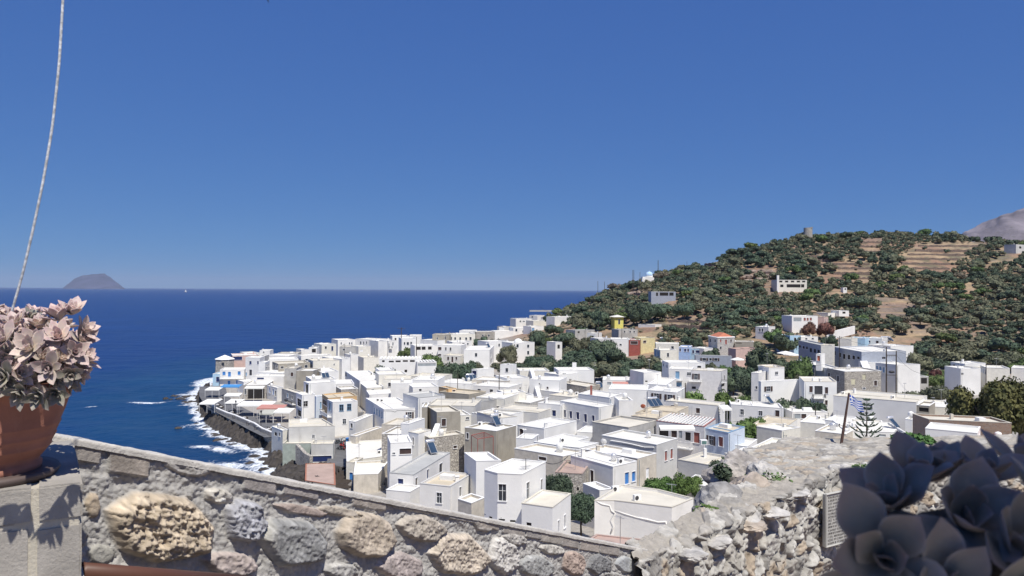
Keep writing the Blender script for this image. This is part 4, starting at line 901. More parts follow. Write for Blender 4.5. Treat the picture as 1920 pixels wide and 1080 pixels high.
# quoins, trims, awnings read from the photograph
def awning(cr, x0, x1, y, drop, label, m='canvas', out=1.6, name='awning', Y=None, posts=True, grp=None):
    """a sloping canvas on thin posts: back edge at y, front edge 'drop' px lower"""
    u0, v0 = px(cr, x0, y); u1, v1 = px(cr, x1, y); z = CAMZ+ray((u0+u1)/2, v0).z*Y
    a = Vector((ray(u0, v0).x*Y, Y, z)); b = Vector((ray(u1, v1).x*Y, Y, z)); dz = -.35
    vf = px(cr, x0, y+drop)[1]; Yf = Y-out
    o = empty(name, ((a.x+b.x)/2, (a.y+Yf)/2, g((a.x+b.x)/2, Yf)), label, 'awning', grp); mb = MB(); n = 6
    for i in range(n):
        t0, t1 = i/n, (i+1)/n; sag = .04*math.sin(i*2.1)
        P0 = a+(b-a)*t0; P1 = a+(b-a)*t1
        mb.add([P0, P1, P1+Vector((0, -out, dz)), P0+Vector((0, -out, dz)), P0-Vector((0, 0, .05)), P1-Vector((0, 0, .05)), P1+Vector((0, -out, dz-.05)), P0+Vector((0, -out, dz-.05))],
               [(0, 3, 2, 1), (4, 5, 6, 7), (3, 7, 6, 2), (0, 1, 5, 4), (0, 4, 7, 3), (1, 2, 6, 5)])
    mb.add([a+Vector((0, -out, dz)), b+Vector((0, -out, dz)), b+Vector((0, -out-.02, dz-.3)), a+Vector((0, -out-.02, dz-.3))], [(0, 3, 2, 1)])
    mb.build('canvas', M[m], o, world=True)
    if posts:
        gz = max(3.2, g((a.x+b.x)/2, Yf))
        for t in (0.02, .5, .98):
            p_ = a+(b-a)*t+Vector((0, -out+.1, dz)); pb = MB(); pb.tube([p_, (p_.x, p_.y, gz-.1)], .05, 6); pb.build('post', W['bright'], o, world=True)
    return o
G_ = 'awnings along the harbour promenade'
awning('H', 72, 215, 28, 30, 'white awning nearest the stone tower, over a dark cafe porch', Y=238, out=4, grp=G_)
awning('H', 215, 400, 3, 20, 'bright blue awning in front of the blue-doored seafront house', 'canvasb', Y=240, out=3, grp=G_)
awning('H', 245, 400, 90, 20, 'cream parasol-like awning below the blue awning', Y=222, out=2.5, grp=G_)
awning('H', 440, 625, 18, 30, 'white slatted awning on the stone taverna front', Y=228, out=2, grp=G_)
awning('H', 285, 425, 150, 55, 'white square awning beside the promenade lane', Y=209, out=4.5, grp=G_)
awning('H', 405, 740, 172, 55, 'long white awning right of the promenade, before the tall block', Y=205, out=5, grp=G_)
awning('H', 590, 850, 205, 45, 'faded red awning between two white awnings', 'canvasr', Y=200, out=4, grp=G_)
awning('H', 620, 760, 255, 45, 'grey-green awning over the taverna tables', 'canvasg', Y=195, out=4.5, grp=G_)
awning('H', 760, 925, 240, 40, 'cream awning touching the arched loggia house', Y=196, out=4.5, grp=G_)
awning('H', 50, 205, 150, 55, 'white seaside awning standing on the sea wall', Y=213, out=6, grp=G_)
awning('K', 478, 890, 680, 60, 'white awning over the veranda of the red-trimmed house', Y=122.6, out=1.2, posts=False)
awning('K', 1185, 1300, 440, 90, 'leaning white awning on the end of the long white house', Y=150, out=3)
awning('C', 575, 730, 830, 30, 'dark red awning of the white bar', 'canvasr', Y=194, out=1.6, posts=False)
awning('A', 1470, 1560, 1120, 10, 'thin navy awning frame in the narrow blue lane', 'navy', Y=180, out=2)
# red-tiled house
a_, b_, c_ = [px('C', *q) for q in ((1540, 350), (1628, 392), (1800, 388))]
hr = h('C', '1537,362 1628,392 1800,388', 5.8, 'palestone', 'r', 'two-storey pale stone house with a red tiled roof and white gable edges', '1557,418,14,34,g;1605,422,14,34,g;1660,420,16,30,r;1713,432,20,48,r;1763,420,16,28,k;1660,492,18,28,g', Y=262, trim='bright') if True else None
po = hr['poly']; cx_, cy_ = hr['c']; zt_ = hr['zt']+.05; apex = 1.5
ctr = Vector((cx_, cy_)); mb = MB(); e0 = (po[0]+po[3])/2 if (po[1]-po[0]).length > (po[2]-po[1]).length else (po[0]+po[1])/2
e1 = (po[1]+po[2])/2 if (po[1]-po[0]).length > (po[2]-po[1]).length else (po[2]+po[3])/2
r0 = ctr+(e0-ctr)*.55; r1 = ctr+(e1-ctr)*.55; vv = [(p_.x, p_.y, zt_) for p_ in po]+[(r0.x, r0.y, zt_+apex), (r1.x, r1.y, zt_+apex)]
fs_ = [(0, 1, 5, 4), (1, 2, 5), (2, 3, 4, 5), (3, 0, 4)] if (po[1]-po[0]).length > (po[2]-po[1]).length else [(0, 1, 4), (1, 2, 5, 4), (2, 3, 5), (3, 0, 4, 5)]
mb.add(vv, fs_); on_root(hr, mb, 'tiled_roof', RF['r'])
mb = MB()
for p0_, p1_ in [(po[i], po[(i+1) % 4]) for i in range(4)]:
    mb.tube([(p0_.x, p0_.y, zt_+.06), (p1_.x, p1_.y, zt_+.06)], .2, 6)
on_root(hr, mb, 'roof_edging', W['bright'])
# yellow house roof, hillside villa, long grey villa, chapel, mill
q = find('bright yellow house'); po = q['poly']; mb = MB(); zz = q['zt']+.1; ap = (q['c'][0], q['c'][1], zz+.9); o5 = inset(po, -.8)
mb.add([(p_.x, p_.y, zz) for p_ in o5]+[ap], [(0, 1, 4), (1, 2, 4), (2, 3, 4), (3, 0, 4), (3, 2, 1, 0)]); on_root(q, mb, 'hipped_roof', RF['w'])
h('O','1457,524 1513,525',5.6,'cream','w','cream hillside villa with two rows of arches and a red-striped awning','1464,527,6,5,a;1475,527,6,5,a;1486,527,6,5,a;1497,527,6,5,a;1507,527,6,5,a;1466,536,6,5,a;1488,536,26,6,o;1505,536,6,6,a',d=9)
h('O','1457,516 1461,516',8.4,'bright','w','slim white chimney tower at the left corner of the hillside villa','',d=1)
h('O','1221,545 1267,547',4.0,'bluegrey','w','long low grey house alone on the middle hillside','1232,551,5,8,g;1245,551,16,7,o;1259,551,8,7,o',d=8)
h('O','1581,539 1588,539',2.8,'bright','w','tiny white hut with a dark door, right of the hillside villa','1585,542,3,3,o',d=3)
h('O','1328,478 1350,477',2.0,'white','w','low white wall of a ruin on the hill skyline','',d=3)
h('O','1905,458 1922,459',4.0,'lgrey','c','pale half-ruined house at the right edge of the hilltop','1913,464,4,4,o',d=7)
yc = hit(1215.5, 531, 0) or 440; p_ = P(1215.5, 519, yc); print('chapel', yc); ch = empty('chapel', (p_.x, p_.y, g(p_.x, p_.y)-.5), 'white chapel with a pale blue dome on the hill shoulder', 'chapel'); gz = ch.location.z
z0 = p_.z-gz
MB().box((-.3, .5, z0/2), (7, 6, z0)).build('nave', W['bright'], ch); MB().box((-3.6, -2.6, z0/2-1), (1.3, 1.3, z0)).build('bell_tower', W['bright'], ch)
MB().lathe([(2.3, z0), (2.3, z0+1.0)], 16, (.6, 0, 0)).build('drum', W['bright'], ch)
db = MB().sphere((.6, 0, z0+1.0), 2.35, 10, (1, 1, .95)); dm = db.build('dome', mat('pale_blue_dome', (.45, .62, .80)), ch, True); MB().box((.6, 0, z0+3.6), (.16, .16, .9)).build('cross', W['bright'], dm)
p_ = P(1515, 432, 525); ml = empty('ruined_mill', (p_.x, p_.y, p_.z-4.9), 'round dark ruined stone mill on the hill crest', 'ruin')
MB().lathe([(2.9, 0), (2.75, 6.6), (2.2, 6.6), (2.2, 3)], 14).build('wall', W['stone'], ml); MB().box((1.6, -1.8, 6.7), (1.4, 1.4, .5)).build('broken_top', W['stone'], ml)
# garden wall and white parasols on the right
def wall_thing(pts, hgt, th, m, label, name='garden_wall', cat='wall'):
    mb = MB(); zs = [p_.z for p_ in pts]
    for a, b in zip(pts, pts[1:]):
        dx = Vector((b.x-a.x, b.y-a.y)); nr = Vector((-dx.y, dx.x)).normalized()*th/2
        vs8 = []
        for p_, top in ((a, 0), (b, 0), (a, 1), (b, 1)):
            for s_ in (-1, 1): vs8.append((p_.x+nr.x*s_, p_.y+nr.y*s_, p_.z+(.0 if top else -hgt)))
        mb.add(vs8, [(0, 1, 3, 2), (4, 6, 7, 5), (0, 2, 6, 4), (1, 5, 7, 3), (0, 4, 5, 1), (2, 3, 7, 6)])
    o = mb.build(name, W[m] if m in W else M[m]); tag(o, label, cat); return o
wall_thing([P(1550, 629, 290), P(1566, 620, 291), P(1602, 611, 300)], 3, .5, 'bright', 'sloping white garden wall climbing right from the purple-leaved bushes')
def parasol(u, v, Y, label, grp, r=1.6, m='canvas'):
    z = CAMZ+ray(u, v).z*Y; x = ray(u, v).x*Y; gz = g(x, Y); o = empty('parasol', (x, Y, gz), label, 'parasol', grp); t = max(2.4, z-gz)
    MB().lathe([(.02, t), (r*.5, t-.28), (r, t-.65), (r, t-.80)], 8).build('canopy', M[m], o); MB().tube([(0, 0, 0), (0, 0, t)], .035, 6).build('pole', W['bright'], o); return o
parasol(1473, 658, 232, 'white parasol left of the dark-fronted mansion, nearer one', 'white parasols by the palms', 2.6); parasol(1483, 661, 236, 'white parasol left of the dark-fronted mansion, right-hand one', 'white parasols by the palms', 2.4)
parasol(1383, 670, 236, 'white parasol below the pink house', 'white parasols by the palms', 2.2)

# ------------------------------------------------------------------ roof clutter
def solar(cr, x, y, label, n=2, size=1.0, tank=True, rz=None):
    u, v = px(cr, x, y); p_, H_ = on_roof(u, v); s = size; rz = R(30) if rz is None else rz
    o = empty('solar_water_heater', p_, label, 'solar heater', 'solar water heaters on the roofs', rz)
    tilt = R(42); Lp = 1.9*s; w_ = 1.0*s
    Rm = Matrix.Rotation(tilt, 3, 'X')
    for i in range(n):
        cx = (i-(n-1)/2)*(w_+.06); pb = MB().box((cx, 0, .25+Lp/2*math.sin(tilt)), (w_, Lp, .08), M=Rm); pn = pb.build('panel', M['panel'], o)
        fb = MB()
        for sx in (-1, 1): fb.box((cx+sx*w_/2, 0, .25+Lp/2*math.sin(tilt)), (.05, Lp+.03, .11), M=Rm)
        for sy in (-1, 1): fb.box(Vector((cx, 0, .25+Lp/2*math.sin(tilt)))+Rm @ Vector((0, sy*Lp/2, 0)), (w_, .05, .11), M=Rm)
        fb.build('panel_frame', M['metal'], pn)
    top = .25+Lp*math.sin(tilt); yb = Lp/2*math.cos(tilt)
    st = MB()
    for sx in (-1, 1):
        st.tube([(sx*w_*n*.42, yb, 0), (sx*w_*n*.42, yb, top)], .03, 5); st.tube([(sx*w_*n*.42, yb, top*.5), (sx*w_*n*.42, -yb, .2)], .025, 5); st.tube([(sx*w_*n*.42, -yb, 0), (sx*w_*n*.42, -yb, .25)], .03, 5)
    st.build('stand', M['metal'], o)
    if tank:
        r = .27*s; tb = MB(); prof = [(.02, -.02), (r*.8, 0), (r, .1), (r, 1.2*s*max(1, n*.6)), (r*.8, 1.3*s*max(1, n*.6)), (.02, 1.32*s*max(1, n*.6))]
        b0 = 0; tb.lathe(prof, 14); Lt = prof[-1][1]; tb.v = [(z-Lt/2, yb+.1, top+r*.7+x_) if False else (z-Lt/2, yb+.1+y_, top+.12+x_) for (x_, y_, z) in tb.v]
        tb.build('tank', M['steel'], o, True)
SOL = [('A',1228,690,'behind the tallest waterfront block',2),('A',1540,603,'on the deep white-roofed house near the tamarisk',3),('A',1150,390,'on the barrel-topped sea-edge house',2),
 ('B',980,715,'left of the row on the beige house, by the dark grove',3),('B',1140,680,'on the white house beneath the little white cube',2),('B',1395,745,'second of the row on the beige house',2),
 ('B',1520,705,'lying low on the pale house with a tilted roof light',2),('B',1480,815,'by the red tank of the cream penthouse',1),('C',120,800,'on the rough stone house, left one',1),
 ('C',290,780,'on the pale white-chimneyed house',1),('C',450,895,'beside the red chimney',2),('I',1850,500,'on the brown stone house with the red pergola',1),
 ('M',530,150,'on the grey curved roof',1),('M',1050,130,'big twin one on the eroded buttress house',2),('J',1740,510,'on the wide tan roof of the grey-sided house',1),
 ('K',430,465,'left half of the large bank on the tan roof',3),('K',520,430,'right half of the large bank on the tan roof',3),('K',650,235,'on the white house with brown shutters',1),
 ('K',1025,400,'on the long white house with the leaning awning',1),('K',1800,430,'on the long low white house with double windows',1),('C',1610,690,'on the greige two-storey house',1),
 ('C',1080,435,'tank on the upper cream block',1),('D',390,790,'on the long wing of the buttressed tower house',1),('D',770,770,'on the neoclassical white house',1),('D',890,615,'beside the orange door hut',1),
 ('D',1110,640,'between the two white roof wedges',2),('D',1445,940,'on the very long blank white wall house',1),('L',1760,720,'behind the monkey tree',1),('D',1480,425,'first of the rank on the hotel yard house',1),
 ('D',1505,425,'second of the rank on the hotel yard house',1),('D',1530,425,'third of the rank on the hotel yard house',1),('D',1555,430,'last of the rank on the hotel yard house',1),
 ('E',1600,480,'at the right edge above the fig tree',1),('B',400,640,'on the rubble-littered cream roof',1),('B',1150,385,'on the far row left of the olive clump',1)]
for cr, x, y, l, n in SOL: solar(cr, x, y, 'solar water heater '+l, n)
def antenna(cr, x, y, hpx, label, kind=0):
    u, v = px(cr, x, y); p_, H_ = on_roof(u, v); hh = min(6, hpx/CROPS[cr][2]*p_.y/F)
    o = empty('antenna_mast', p_, label, 'antenna', 'television antennas on the roofs', R(sum(map(ord, label)) % 90))
    MB().tube([(0, 0, 0), (0, 0, hh)], .035, 5).build('mast', M['rail'], o); mb = MB()
    for k in range(2 if kind else 1):
        zz = hh-.12-k*.7; mb.tube([(-.55, 0, zz), (.65, 0, zz)], .018, 4)
        for q in range(7): mb.tube([(-.5+q*.18, -.32+q*.02, zz), (-.5+q*.18, .32-q*.02, zz)], .011, 4)
    if kind: mb.tube([(0, 0, hh-.9), (0, 0, hh-.05)], .03, 5)
    mb.build('aerial', M['metal'], o)
ANT = [('A',965,400,60,'thin one on the sea skyline of the left rows'),('A',715,590,60,'above the white terrace house'),('A',1235,665,70,'in front of the pale plain-roofed house'),
 ('A',1320,760,90,'behind the tallest block'),('B',305,820,80,'by the small raised block'),('B',650,830,90,'double one, left of the ochre hut'),('B',695,815,110,'double one, right pole'),
 ('B',990,1000,120,'tall comb-shaped one before the cream balustrade'),('B',1615,770,80,'on the long pale house'),('B',1690,760,50,'short dark one on the long pale house'),
 ('J',655,225,170,'tall one over the white stair block'),('J',720,210,80,'short one right of the white stair block'),('I',805,480,90,'crossed one on the white stair tower'),
 ('I',1560,350,170,'comb one beside the brown cube'),('J',685,830,90,'on the raised white roof block'),('J',512,1000,150,'slim one at the beige corner'),('J',1075,1000,190,'at the junction of cables'),
 ('J',1300,940,170,'tall one on the white roof left of the dish'),('M',1372,290,100,'on the nearest tall white house'),('N',495,530,180,'before the cracked plaster house'),
 ('K',195,500,310,'very tall one on the long blank lavender wall'),('K',1590,440,110,'on the long low white house'),('H',1235,430,40,'on the trapezoid roof'),('C',1310,850,130,'by the pale blue door'),
 ('L',1220,760,120,'right of the flagpole'),('E',555,880,120,'left of the dark open shed'),('E',808,880,100,'on the cream terrace wall'),('D',1600,980,60,'on the very long white wall roof'),
 ('C',400,790,150,'in front of the grove, slim one'),('G',715,640,20,'left of the yellow house'),('B',1255,330,40,'on the pale two-storey house')]
for q in ANT: antenna(q[0], q[1], q[2], q[3], 'metal television antenna '+q[4], kind=len(q[4]) % 2)
def dish(cr, x, y, label, m='bright', r=.42, rz=-20):
    u, v = px(cr, x, y); p_, H_ = on_roof(u, v); o = empty('satellite_dish', p_, label, 'satellite dish', 'satellite dishes on the roofs', R(rz))
    MB().tube([(0, .1, 0), (0, .1, .75)], .03, 6).build('stand', M['metal'], o)
    mb = MB(); prof = [(r*t, .16*t*t) for t in (0.02, .3, .6, .85, 1)]; mb.lathe(prof, 18); T = Matrix.Translation((0, 0, .85)) @ Matrix.Rotation(R(-62+180), 4, 'X')
    mb.v = [tuple(T @ Vector((a, b, -c_))) for a, b, c_ in mb.v]; mb.lathe([(0.02, 0), (.03, .02)], 6, (0, -.35, 1.05)); mb.build('bowl', W['bright'] if m == 'bright' else M[m], o, True)
for cr, x, y, l, m, r in [('A',855,775,'brown one on the left of the grey harbour house','orange',.6),('A',975,785,'rusty red one on the grey harbour house','orange',.6),('A',1070,360,'white one on the sea skyline','bright',.6),
 ('B',897,730,'white one before the dark grove','bright',.45),('B',335,945,'ring-shaped one on the blue-windowed lane house','bright',.5),('J',1470,890,'white one on the beige roof','bright',.45),
 ('K',290,515,'red one beside the solar bank','orange',.5),('K',1638,385,'white one on the long low white house','bright',.45),('L',640,600,'white one on the cream roof terrace','bright',.5),
 ('E',1050,810,'white one beneath the fig tree','bright',.45),('K',680,490,'bent white one behind the balcony house','bright',.45),('D',205,1010,'white one left of the dark round tree','bright',.4),
 ('J',1680,470,'grey one, left of the pair on the wide tan roof','metal',.4),('J',1720,470,'grey one, right of the pair on the wide tan roof','metal',.4)]:
    dish(cr, x, y, 'round satellite dish, '+l, m, r)
def acbox(cr, x, y, label, s=1.0, m='bright'):
    u, v = px(cr, x, y); p_, H_ = on_roof(u, v); o = empty('roof_unit', p_, label, 'air conditioner', 'small units and vents on the roofs', R(25))
    MB().box((0, 0, .32*s), (.8*s, .34*s, .6*s)).build('casing', W['bright'], o); mb = MB()
    mb.lathe([(.02, 0), (.22*s, 0), (.22*s, .02)], 14); mb.v = [(a-.12*s, -.175*s-c_, b+.32*s) for a, b, c_ in mb.v]; mb.build('fan_grille', M['rail'], o)
for cr, x, y, l in [('I',438,205,'left of the pair on the blue-windowed lane house'),('I',485,212,'right of the pair on the blue-windowed lane house'),('J',985,820,'on the raised white roof block'),
 ('J',1250,822,'on the white roof block further right'),('J',340,615,'behind the brown stone house corner'),('J',240,515,'square one on the low lavender house'),('I',1650,495,'pair on the brown stone house roof'),
 ('N',640,490,'on the cracked plaster house'),('N',837,570,'on the parapet of the cracked plaster house'),('N',690,235,'on the blue-doored house'),('L',1010,700,'left of the pair behind the flagpole'),
 ('L',1100,700,'right of the pair behind the flagpole'),('K',775,355,'on the long white house, left end'),('K',1385,365,'on the long low house, left end'),('K',1425,410,'on the long low house, second'),
 ('L',1145,315,'on the very long white wall house'),('L',1740,365,'on the very long white wall house, right end'),('I',455,830,'hatch on the patched white roof'),('K',760,580,'white box beside the slatted roof'),
 ('B',700,710,'before the dark grove'),('A',1690,655,'by the brick red box'),('C',985,430,'on the yellow house'),('H',1560,545,'on the crumpled roof sheet'),('C',220,960,'on the lavender wall'),
 ('B',1350,560,'on the little white cube'),('A',740,760,'on the store behind the stone taverna'),('A',560,705,'by the waterfront pipes'),('D',520,800,'on the long front wing'),('D',735,770,'black one on the neoclassical house'),
 ('E',1490,455,'above the fig tree'),('L',860,610,'on the cream terrace corner')]:
    acbox(cr, x, y, 'small white roof unit '+l, 1.0)
q = find('small white cube roof'); p_, _ = on_roof(1319, 896); on_root(q, MB().box((p_.x, p_.y, q['zd']+.35), (1.0, .8, .7)), 'skylight', W['bright']); on_root(q, MB().box((p_.x, p_.y-.42, q['zd']+.37), (.7, .03, .45)), 'skylight_pane', mat('green_glass', (.12, .22, .2), rough=.2))
def wedge(lbl, cr, x0, y0, x1, y1, wpx, hh):
    q = find(lbl); a, _ = on_roof(*px(cr, x0, y0)); b, _ = on_roof(*px(cr, x1, y1)); ww = wpx/CROPS[cr][2]*a.y/F
    z = q['zd']; nx = Vector((1, .25, 0)).normalized()*ww; A0 = Vector((a.x, a.y, z)); B0 = Vector((b.x, b.y, z)); 
    mb = MB().add([A0, A0+nx, B0+nx, B0, A0+Vector((0, 0, hh)), A0+nx+Vector((0, 0, hh)), B0+nx+Vector((0, 0, .15)), B0+Vector((0, 0, .15))], [(0, 3, 2, 1), (4, 5, 6, 7), (0, 1, 5, 4), (2, 3, 7, 6), (0, 4, 7, 3), (1, 2, 6, 5)])
    on_root(q, mb, 'stair_cover', W['bright'])
wedge('rubble stone mansion', 'D', 1180, 655, 1270, 700, 70, 2.2); wedge('dark-fronted left half', 'D', 1010, 640, 1080, 675, 50, 1.8)
wedge('rubble stone house with', 'I', 1120, 560, 1060, 625, 60, 1.6)
wedge('pale stone-pattern', 'J', 590, 250, 690, 300, 40, 2.0)
# red iron pergola on the brown stone house
a_ = P(*px('I', 1550, 700), 119.5); pg = empty('iron_pergola', (a_.x, a_.y, g(a_.x, a_.y)), 'dark red iron pergola before the brown stone house', 'pergola'); mb = MB()
pp_ = [P(*px('I', x, y), Y_) for x, y, Y_ in ((1550, 610, 119.5), (1625, 655, 117), (1810, 625, 119), (1700, 575, 121.5))]
for i in range(4):
    mb.tube([pp_[i], pp_[(i+1) % 4]], .06, 6); mb.tube([pp_[i], (pp_[i].x, pp_[i].y, g(pp_[i].x, pp_[i].y))], .06, 6)
for i in range(1, 6): mb.tube([pp_[0].lerp(pp_[3], i/6), pp_[1].lerp(pp_[2], i/6)], .03, 5)
mb.build('frame', M['redp'], pg, world=True)
# bulges and cracks of the old white house
q = find('old white house with a cracked'); po = q['poly']; pts_ = []
for x, y in ((470, 575), (520, 600), (590, 615), (605, 660), (640, 685), (600, 750), (625, 800), (600, 860)):
    pts_.append(px('N', x, y))
mb = MB()
def onfront(u, v):
    best = None
    for i in range(len(po)):
        a, b = po[i], po[(i+1) % len(po)]; e = (b-a).normalized(); nr = Vector((e.y, -e.x)); dd = ray(u, v); den = dd.x*nr.x+nr.y
        if den > -.05: continue
        t = (a.x*nr.x+a.y*nr.y)/den; s = (dd.x*t-a.x)*e.x+(t-a.y)*e.y
        if -.2 < s < (b-a).length+.2 and (best is None or t < best[0]): best = (t, Vector((dd.x*t, t, CAMZ+dd.z*t)))
    return best[1] if best else None
pq = [onfront(*t) for t in pts_]; pq = [t for t in pq if t]
if len(pq) > 2: mb.tube(pq, [.05, .08, .07, .10, .08, .10, .14, .10][:len(pq)], 7)
pq = [onfront(*px('N', x, y)) for x, y in ((640, 660), (730, 690), (830, 720), (930, 740), (1030, 765), (1095, 760), (1105, 820))]; pq = [t for t in pq if t]
if len(pq) > 2: mb.tube(pq, [.05, .07, .06, .09, .07, .10, .07][:len(pq)], 7)
on_root(q, mb, 'plaster_bulge', W['white'], True)
# loose kerb pipes and cables on near walls
for i, (lbl, cr, pts_) in enumerate([('nearest tall white house', 'M', ((1000, 690), (1150, 725), (1400, 765), (1610, 795))), ('beige house behind the bright', 'N', ((700, 60), (780, 75), (900, 90))),
    ('tall grey house with two', 'N', ((510, 5), (600, 30), (700, 45), (790, 62), (900, 90), (990, 92))), ('low lavender house with a black', 'I', ((1580, 340), (1700, 385), (1780, 420), (1895, 450))),
    ('white house with a row of four blue', 'I', ((505, 320), (600, 322), (640, 335), (660, 318), (800, 315), (905, 325)))]):
    q = find(lbl); po = q['poly']; pq = [onfront(*px(cr, x, y)) for x, y in pts_]; pq = [t for t in pq if t]
    if len(pq) > 1: on_root(q, MB().tube(pq, .035 if i != 2 else .10, 5), 'cable' if i != 2 else 'moulding', M['rail'] if i not in (2,) else W['bright'])

# more aerials and tanks, each on its own roof
er = random.Random(77); cl_ = [q for q in HOUSES if 60 < q['c'][1] < 400 and len(q['root']['label'].split()) <= 10]; er.shuffle(cl_)
for q in cl_[:52]:
    po = q['poly']; p_ = po[0].lerp(po[2], er.uniform(.2, .8)).lerp(po[1], er.uniform(0, .3)); hh = er.uniform(1.5, 3.4)
    o = empty('antenna_mast', (p_.x, p_.y, q['zd']), 'thin antenna on the '+q['root']['label'], 'antenna', 'television antennas on the roofs', er.random()*3)
    MB().tube([(0, 0, 0), (0, 0, hh)], .03, 5).build('mast', M['metal'], o); mb = MB().tube([(-.5, 0, hh-.1), (.6, 0, hh-.1)], .018, 4)
    for k in range(6): mb.tube([(-.45+k*.2, -.3, hh-.1), (-.45+k*.2, .3, hh-.1)], .011, 4)
    mb.build('aerial', M['metal'], o)
for q in cl_[52:84]:
    po = q['poly']; p_ = po[0].lerp(po[2], er.uniform(.25, .75)).lerp(po[3 % len(po)], er.uniform(0, .3)); r = er.uniform(.35, .5)
    o = empty('water_tank', (p_.x, p_.y, q['zd']), 'pale water tank on the '+q['root']['label'], 'water tank', 'water tanks on the roofs', er.random()*3)
    MB().lathe([(.02, .1), (r, .12), (r, .12+r*1.9), (r*.9, .2+r*2), (r*.3, .28+r*2.1), (.02, .3+r*2.1)], 14).build('tank', W['bright'] if er.random() < .6 else M['steel'], o, True)
    MB().box((0, 0, .06), (r*2, r*1.6, .1)).build('base', W['lgrey'], o)
# ------------------------------------------------------------------ harbour
def road(name, pts, wdt, m, dz=.03):
    V = []; Fc = []
    for i, (u, v, Y) in enumerate(pts):
        x = ray(u, v).x*Y; t0 = pts[max(i-1, 0)]; t1 = pts[min(i+1, len(pts)-1)]
        d = Vector((ray(t1[0], t1[1]).x*t1[2]-ray(t0[0], t0[1]).x*t0[2], t1[2]-t0[2])).normalized(); nr = Vector((-d.y, d.x))*wdt/2
        for k in range(5):
            s = -1+k*.5; V.append((x+nr.x*s, Y+nr.y*s, max(3.25, g(x+nr.x*s, Y+nr.y*s)+dz)))
    for i in range(len(pts)-1):
        for k in range(4): Fc.append((i*5+k, i*5+k+1, i*5+k+6, i*5+k+5))
    me = bpy.data.meshes.new(name); me.from_pydata(V, [], Fc); tag(link(name, me, None, M[m]), kind='structure')
road('promenade', [(398,745,262),(400,755,240),(412,766,222),(440,778,207),(470,790,195),(500,803,184),(530,812,175)], 8, 'asphalt')
road('street', [(640,812,172),(641,830,164),(640,850,156),(637,880,143),(634,905,132),(632,930,120)], 5, 'asphalt', .12)
road('lane', [(690,790,172),(668,770,182),(660,752,192),(672,735,205)], 3.0, 'asphalt', .12)
sw = [P(391-1, 757, 223), P(391, 759, 221), P(406, 771, 209), P(424, 778.5, 202), P(442, 786, 197), P(460, 794, 191), P(477, 801, 186), P(492, 810, 179), P(507, 816, 175), P(530, 823, 170.5)]
for p_ in sw: p_.z = 4.05
wall_thing(sw, 4.2, .6, 'stone', 'grey stone sea wall with a pale top along the curving promenade', 'sea_wall')
mb = MB()
for a, b in zip(sw, sw[1:]): mb.tube([a, b], .28, 6)
o = mb.build('wall_cap', W['bright']); sws = [o2 for o2 in col.objects if o2.name.startswith('sea_wall')][0]; o.parent = sws
def rockmesh(seed, sub=2, rough=.35):
    bm = bmesh.new(); bmesh.ops.create_icosphere(bm, subdivisions=sub, radius=1.0); V = np.array([v.co[:] for v in bm.verts])
    d = 1+rough*fbm(V*1.1+seed*7, 3, seed)+.12*fbm(V*3.5+seed, 3, seed+5, ridged=True); V = V*d[:, None]; V[:, 2] *= .7
    for v, c_ in zip(bm.verts, V): v.co = c_
    me = bpy.data.meshes.new('boulder'); bm.to_mesh(me); bm.free(); return me
DR = mat('dark_shore_rock', (.055,.048,.043), var=.4, scale=.8, bump=.08, bscale=4, stain=((.14,.12,.10), .8, .5))
rm_ = [rockmesh(i+1) for i in range(5)]
for m_ in rm_: m_.materials.append(DR)
rr_ = random.Random(5); nrk = 0
shore = [(-108,262),(-104,255),(-98,245),(-92,238),(-88,230),(-86,222),(-79,208),(-72,197),(-65,186),(-58,179),(-51,172),(-50,166),(-48.5,160),(-45,155),(-43.5,151),(-42.5,144)]
for k in range(230):
    i = rr_.randrange(len(shore)-1); t = rr_.random(); x = shore[i][0]*(1-t)+shore[i+1][0]*t; y = shore[i][1]*(1-t)+shore[i+1][1]*t
    s = rr_.choice([.5, .6, .8, 1.0, 1.5]); off = rr_.uniform(-3.5, 3.0 if y > 172 else 5.0); x += off*.85+rr_.uniform(-1, 1); y += off*.5
    if rr_.random() < .06: x -= rr_.uniform(3, 9)
    sd_ = float(coast_sd(np.array([x]), np.array([y]))[0]); z = .1 if sd_ < 0 else min(.5+sd_*.45, 2.6)
    o = bpy.data.objects.new('boulder', rr_.choice(rm_)); col.objects.link(o); o.location = (x, y, z-.2*s); o.scale = (s*rr_.uniform(.8, 1.3), s, s*rr_.uniform(.7, 1.1)); o.rotation_euler = (0, 0, rr_.random()*6)
    tag(o, 'dark grey sea boulder lying wet at the foot of the promenade and cove', 'boulder', 'dark boulders along the shore'); nrk += 1
# rocky bank (one continuous mass of broken rock)
xs = np.arange(-125, -30, .45); ys = np.arange(105, 275, .6); X, Y_ = np.meshgrid(xs, ys, indexing='ij'); s_ = coast_sd(X, Y_)
lim = np.where(Y_ > 171, 6.5, 16); bank = np.clip(s_+3.6, 0, None)*.72; bank = np.minimum(bank, np.where(Y_ > 171, 4.0, 1.2+.12*np.clip(152-Y_, 0, 40)+1.6)); q_ = np.stack([X, Y_, X*0], -1)
Z = -1.3+bank+1.4*fbm(q_/2.2, 4, 41, ridged=True)*smooth((s_+4)/3)+.5*fbm(q_/.8, 3, 43, ridged=True); Z = np.where((s_ < -4.4) | (s_ > np.where(Y_ > 171, 1.2, lim)), -3, Z)
tag(link('shore_rocks', npmesh('shore_rocks', np.stack([X, Y_, Z], -1).reshape(-1, 3), gridfaces(len(xs), len(ys)), False, DR)), kind='structure')
